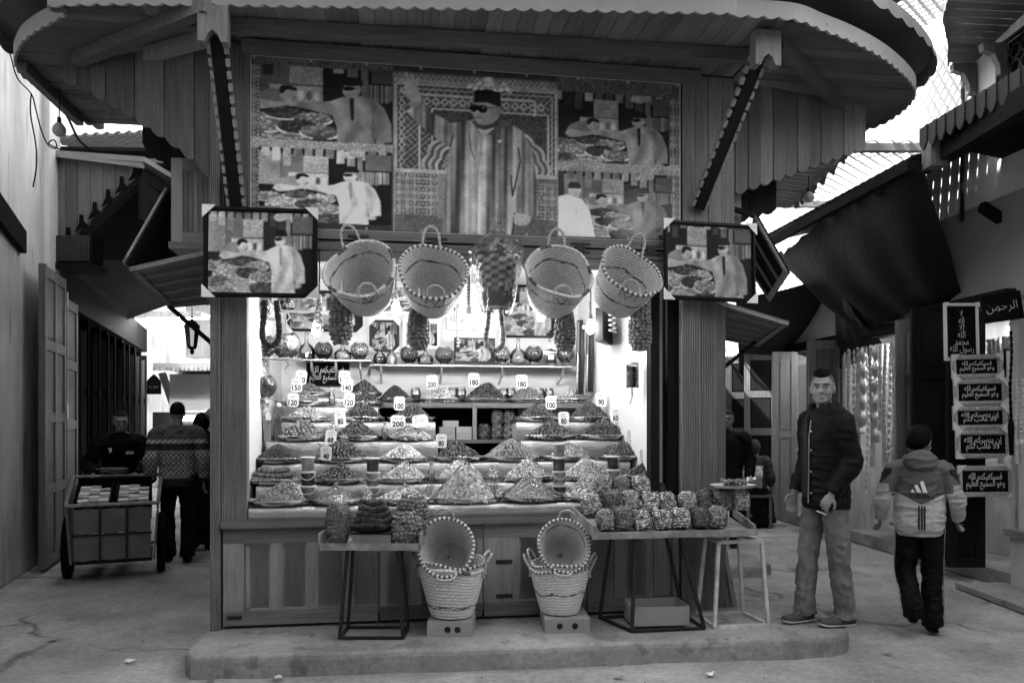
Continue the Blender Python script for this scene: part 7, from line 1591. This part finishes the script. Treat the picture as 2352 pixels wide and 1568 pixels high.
for i, x in enumerate((-.19, .19)):
    cr = thing('plastic_crate', ['left', 'right'][i]+' dark plastic crate of pale packets in the handcart', 'crate', ct.matrix_basis @ Vector((x, -.02, .70)), R(24), group='crates in the handcart')
    cr.rotation_euler = (R(16), 0, R(24)); cr.scale = (.92,)*3
    for b_ in [(-.18, .18, -.30, -.285, 0, .20), (-.18, .18, .285, .30, 0, .28), (-.18, -.165, -.285, .285, 0, .26), (.165, .18, -.285, .285, 0, .26), (-.165, .165, -.285, .285, 0, .015)]: MB().box(*b_).build('crate_wall', 'black', cr)
    for k in range(14): MB().box(-.05, .05, -.035, .035, 0, .04).build('packet', ['white_card', 'paste'][k % 2], cr, (-.10+.1*(k % 3), -.22+.1*(k//3), .17+.004*(k % 4)), (0, 0, random.uniform(-.2, .2)))
rpq = thing('rope_coil', 'coil of rope on the rear rail of the handcart', 'rope', ct.matrix_basis @ Vector((-.05, .62, 1.05)), 0)
MB().tube([((.14+.02*math.sin(k*.37))*math.cos(k*.33), (.07+.012*math.sin(k*.5))*math.sin(k*.33), .012+.05*abs(math.sin(k*.13))) for k in range(110)], .009, 6).build('rope', 'canvas', rpq, smooth=True)
cp = ct.matrix_basis @ Vector((.0, 1.12, 0))
TORSO = [(0, .0, .84, .17, .13), (0, .0, .95, .185, .14), (0, .0, 1.12, .19, .14), (0, .0, 1.28, .21, .145), (0, .0, 1.39, .205, .135), (0, .005, 1.47, .14, .11), (0, .0, 1.52, .085, .085)]
LT = [(x, y-.26*max(0, (z-.84)/.7), z-.05*max(0, (z-.84)/.7), a, b) for x, y, z, a, b in TORSO]
cm = person('man in dark jacket marked 9 pushing the handcart', (cp.x, cp.y, 0), R(26), 1.76,
    [((-.09, 0, .92), (-.10, -.08, .52), (-.10, .10, .09)), ((.09, 0, .92), (.10, -.10, .52), (.12, -.06, .09))],
    [((-.20, -.21, 1.37), (-.33, -.22, 1.10), (-.27, -.42, 1.0)), ((.20, -.21, 1.37), (.32, -.20, 1.10), (.16, -.42, 1.0))],
    ((.0, -.28, 1.50), (R(10), 0, R(8))), ('jacket', [[.095, .092, .082, .075, .066, .056]]*2), ('track', [LEG, LEG]),
    hair_line=lambda th: 1.05+.7*max(0, math.sin(th))**.5, hair_kw=dict(thick=.004, top=.002, fade=lambda a, th: 3.), skin='skin', torso=LT, top_gf=lambda c: np.full(len(c), .8), sh_mat='black', sole='dark_metal', fingers=(1., 1.))
text_on(cm, '9', .035, .06, (-.10, -.385, 1.27), (R(-14), 0, 0), 'white_card'); MB().box(-.04, .04, -.002, .002, -.018, .018).build('badge', 'card', cm, (.10, -.375, 1.24), (R(-14), 0, 0))
# ---- man in the patterned sweater, back view
def sweater(c):
    x, y, z = c[:, 0], c[:, 1], c[:, 2]; a = np.arctan2(y, x)*.2+x; ch = (np.mod(x*26+np.floor(z*40)*.5, 1) < .5)
    g = np.where(z > 1.36, np.where(ch, .12, .05), .3); g = np.where((z <= 1.36) & (z > 1.32), np.where(np.mod(x*18+z*20, 1) < .5, .5, .2), g); g = np.where((z <= 1.32) & (z > 1.24), .03, g)
    g = np.where(z <= 1.24, np.where(np.mod(x*20+np.floor(z*34)*.5, 1) < .55, .42, .10), g); return np.where(z < .93, .04, g)
sp_ = atZ(408, 1288, 0)
person('man in patterned knit sweater walking away down the left alley', (sp_.x, sp_.y, 0), R(202), 1.80,
    [((-.09, 0, .92), (-.10, -.02, .52), (-.10, .03, .09)), ((.09, 0, .92), (.10, -.06, .53), (.09, .10, .12))], [((-.20, 0, 1.42), (-.27, .05, 1.14), (-.27, -.04, .88)), ((.20, 0, 1.42), (.27, .06, 1.14), (.28, -.02, .88))],
    ((0, -.01, 1.555), (R(4), 0, R(-6))), ('cloth', [[.095, .092, .082, .075, .066, .055]]*2, [], 'sweater'), ('track', [LEG, LEG]),
    hair_line=lambda th: 1.3+.75*max(0, math.sin(th))**.6, hair_kw=dict(thick=.006, top=.006), torso=TORSO, top_gf=sweater, sh_mat='black', sole='dark_metal', shoe_pitch=(0, R(-25)), face=False)
# ---- two more passers-by beyond him
p = atY(463, 1180, 9.6); person('hooded woman in black beyond the man in the patterned sweater', (p.x, 9.6, 0), R(185), 1.66, [((-.09, 0, .92), (-.10, -.02, .52), (-.10, .03, .09)), ((.09, 0, .92), (.10, -.03, .53), (.10, .05, .09))], [((-.19, 0, 1.40), (-.24, .02, 1.14), (-.2, -.12, .95)), ((.19, 0, 1.40), (.24, .02, 1.14), (.2, -.12, .95))], ((0, 0, 1.54), (0, 0, 0)), ('jacket', [[.095, .095, .09, .085, .08, .07]]*2, [lambda j: (j.ell((0, .01, 1.67), (.10, .115, .135), 18, 14), j.ell((0, .02, 1.5), (.14, .11, .09), 16, 10))], 'cloak'), ('track', None), torso=TORSO, skirt=[(0, 0, .08, .25, .2), (0, 0, .4, .22, .18), (0, 0, .8, .19, .15), (0, 0, 1.0, .17, .13)], face=False, sh_mat='black', sole='dark_metal')
p = atY(487, 1180, 10.6); person('man in pale cap half hidden behind the left corner post', (p.x, 10.6, 0), R(160), 1.74, [((-.09, 0, .92), (-.10, -.02, .52), (-.10, .03, .09)), ((.09, 0, .92), (.10, -.03, .53), (.10, .05, .09))], [((-.20, 0, 1.42), (-.27, .05, 1.14), (-.27, -.04, .88)), ((.20, 0, 1.42), (.27, .06, 1.14), (.28, -.02, .88))], ((0, -.01, 1.555), (0, 0, 0)), ('cloth', [[.095, .092, .082, .075, .066, .055]]*2), ('track', [LEG, LEG]), hair_line=lambda th: 1.5, hair_kw=dict(thick=.012, top=.01, mat='cloth', fade=lambda a, th: .4), torso=TORSO, top_gf=lambda c: np.where(c[:, 2] > 1.25, .4, .05), face=False, sh_mat='black', sole='dark_metal')
# ---- right alley: seated woman, standing figure; vendor inside the stall
sp2 = atZ(1737, 1208, 0); stl = thing('wooden_stool', 'low wooden stool under the seated woman in the right alley', 'stool', (sp2.x, sp2.y, 0))
MB().box(-.19, .19, -.17, .17, .44, .48).build('seat', 'wood_z', stl)
for x in (-.16, .16):
    for y in (-.14, .14): MB().box(x-.02, x+.02, y-.02, y+.02, 0, .44).build('leg', 'wood_z', stl)
MB().box(-.16, .16, -.15, -.13, .16, .19).build('stretcher', 'wood_z', stl)
person('seated woman in dark robe with a pale bundle tied on her back', (sp2.x-.02, sp2.y, 0), R(150), 1.62, [((-.09, 0, .56), (-.12, -.42, .56), (-.12, -.40, .09)), ((.09, 0, .56), (.12, -.42, .56), (.12, -.40, .09))], [((-.18, 0, 1.06), (-.25, -.02, .80), (-.2, -.22, .68)), ((.18, 0, 1.06), (.25, -.02, .80), (.2, -.22, .68))], ((0, -.02, 1.19), (R(8), 0, 0)), ('cloth', [[.09, .09, .08, .075, .068, .06]]*2, [lambda j: (j.ell((0, .16, .86), (.16, .12, .17), 18, 12), j.ell((0, .02, 1.30), (.095, .11, .125), 16, 12))], 'robe'), ('track', None), torso=[(x, y, z-.36, a, b) for x, y, z, a, b in TORSO], skirt=[(0, -.15, .06, .30, .34), (0, -.14, .3, .27, .32), (0, -.10, .52, .24, .27), (0, 0, .64, .19, .17)], top_gf=lambda c: np.where((c[:, 1] > .10) & (c[:, 2] < 1.0), .5, .045), face=False, sh_mat='black', sole='dark_metal')
p = atY(1672, 1180, 9.8); person('dark clothed man half hidden behind the right pilaster', (p.x, 9.8, 0), R(-30), 1.72, [((-.09, 0, .92), (-.10, -.02, .52), (-.10, .0, .09)), ((.09, 0, .92), (.10, -.03, .53), (.10, .0, .09))], [((-.20, 0, 1.42), (-.27, .05, 1.14), (-.27, -.04, .88)), ((.20, 0, 1.42), (.27, .06, 1.14), (.28, -.02, .88))], ((0, -.01, 1.555), (0, 0, 0)), ('jacket', [[.095, .092, .082, .075, .066, .055]]*2), ('track', [LEG, LEG]), hair_line=lambda th: 1.1+.7*max(0, math.sin(th))**.5, hair_kw=dict(thick=.006, top=.004, fade=lambda a, th: 5.), torso=TORSO, skin='skin_tan', sh_mat='black', sole='dark_metal')
s, z = sp(1386, 862, 1.55); p = W(s, 1.55); person('vendor bending down behind the trays at the right of the stall', (p.x, p.y, z-1.80*.965), R(70), 1.74, [((-.09, 0, .92), (-.10, -.02, .52), (-.10, .0, .09)), ((.09, 0, .92), (.10, -.03, .53), (.10, .0, .09))], [((-.19, 0, 1.40), (-.22, .0, 1.14), (-.2, -.2, 1.05)), ((.19, 0, 1.40), (.22, .0, 1.14), (.2, -.2, 1.05))], ((0, -.05, 1.54), (R(18), 0, 0)), ('jacket', [[.09, .09, .08, .07, .066, .055]]*2), ('track', [LEG, LEG]), hair_line=lambda th: 1.15+.6*max(0, math.sin(th))**.5, hair_kw=dict(thick=.008, top=.006), torso=[(x, y, z_, a*.9, b*.9) for x, y, z_, a, b in TORSO], sh_mat='black', sole='dark_metal')
# ================================================================== small leavings on the ground
M('grit', .3, .9, .1, .4, 40, attr='g')
it = []
for i in range(170):
    u = random.random()
    if u < .6: x = random.uniform(-2.2, 2.5); y = 4.72+.12*(x+2)+abs(random.gauss(0, .35))*-1; z = .0
    else: x = random.uniform(-4.2, 4.2); y = random.uniform(4.0, 7.5); z = 0
    if -2.1 < x < 2.45 and y > 4.74+.12*(x+2): continue
    it.append((Vector((x, y, z+.002)), Vector((random.uniform(-.2, .2), random.uniform(-.2, .2), 1)), Vector((random.uniform(-1, 1), random.uniform(-1, 1), 0))))
o = joined(it, 'grit', 'grit', None, (.006, .004, .003)); tag(o, 'scattered grit and crumbs on the market floor', 'grit', None, 'stuff')
for i, (x, y) in enumerate([(1420, 1555), (1630, 1550), (2040, 1500), (300, 1520), (120, 1470), (640, 1558)]):
    p = atZ(x, y, .0); sheet([(-.03, -.02, .012), (.035, -.025, .02), (.03, .02, .008), (-.028, .025, .014)], 4, 3, 0, 'white_card' if i % 2 else 'card', 'paper_scrap', None, seed=i, wave=.008, loc=p, rot=(0, 0, i*1.1), label=['pale paper scrap before the right basket stack', 'white paper scrap before the nut rack', 'brown scrap on the floor between the man and the boy', 'white paper scrap in front of the handcart', 'brown scrap near the left wall foot', 'white paper scrap at the foot of the step'][i], cat='litter', group='litter on the floor')
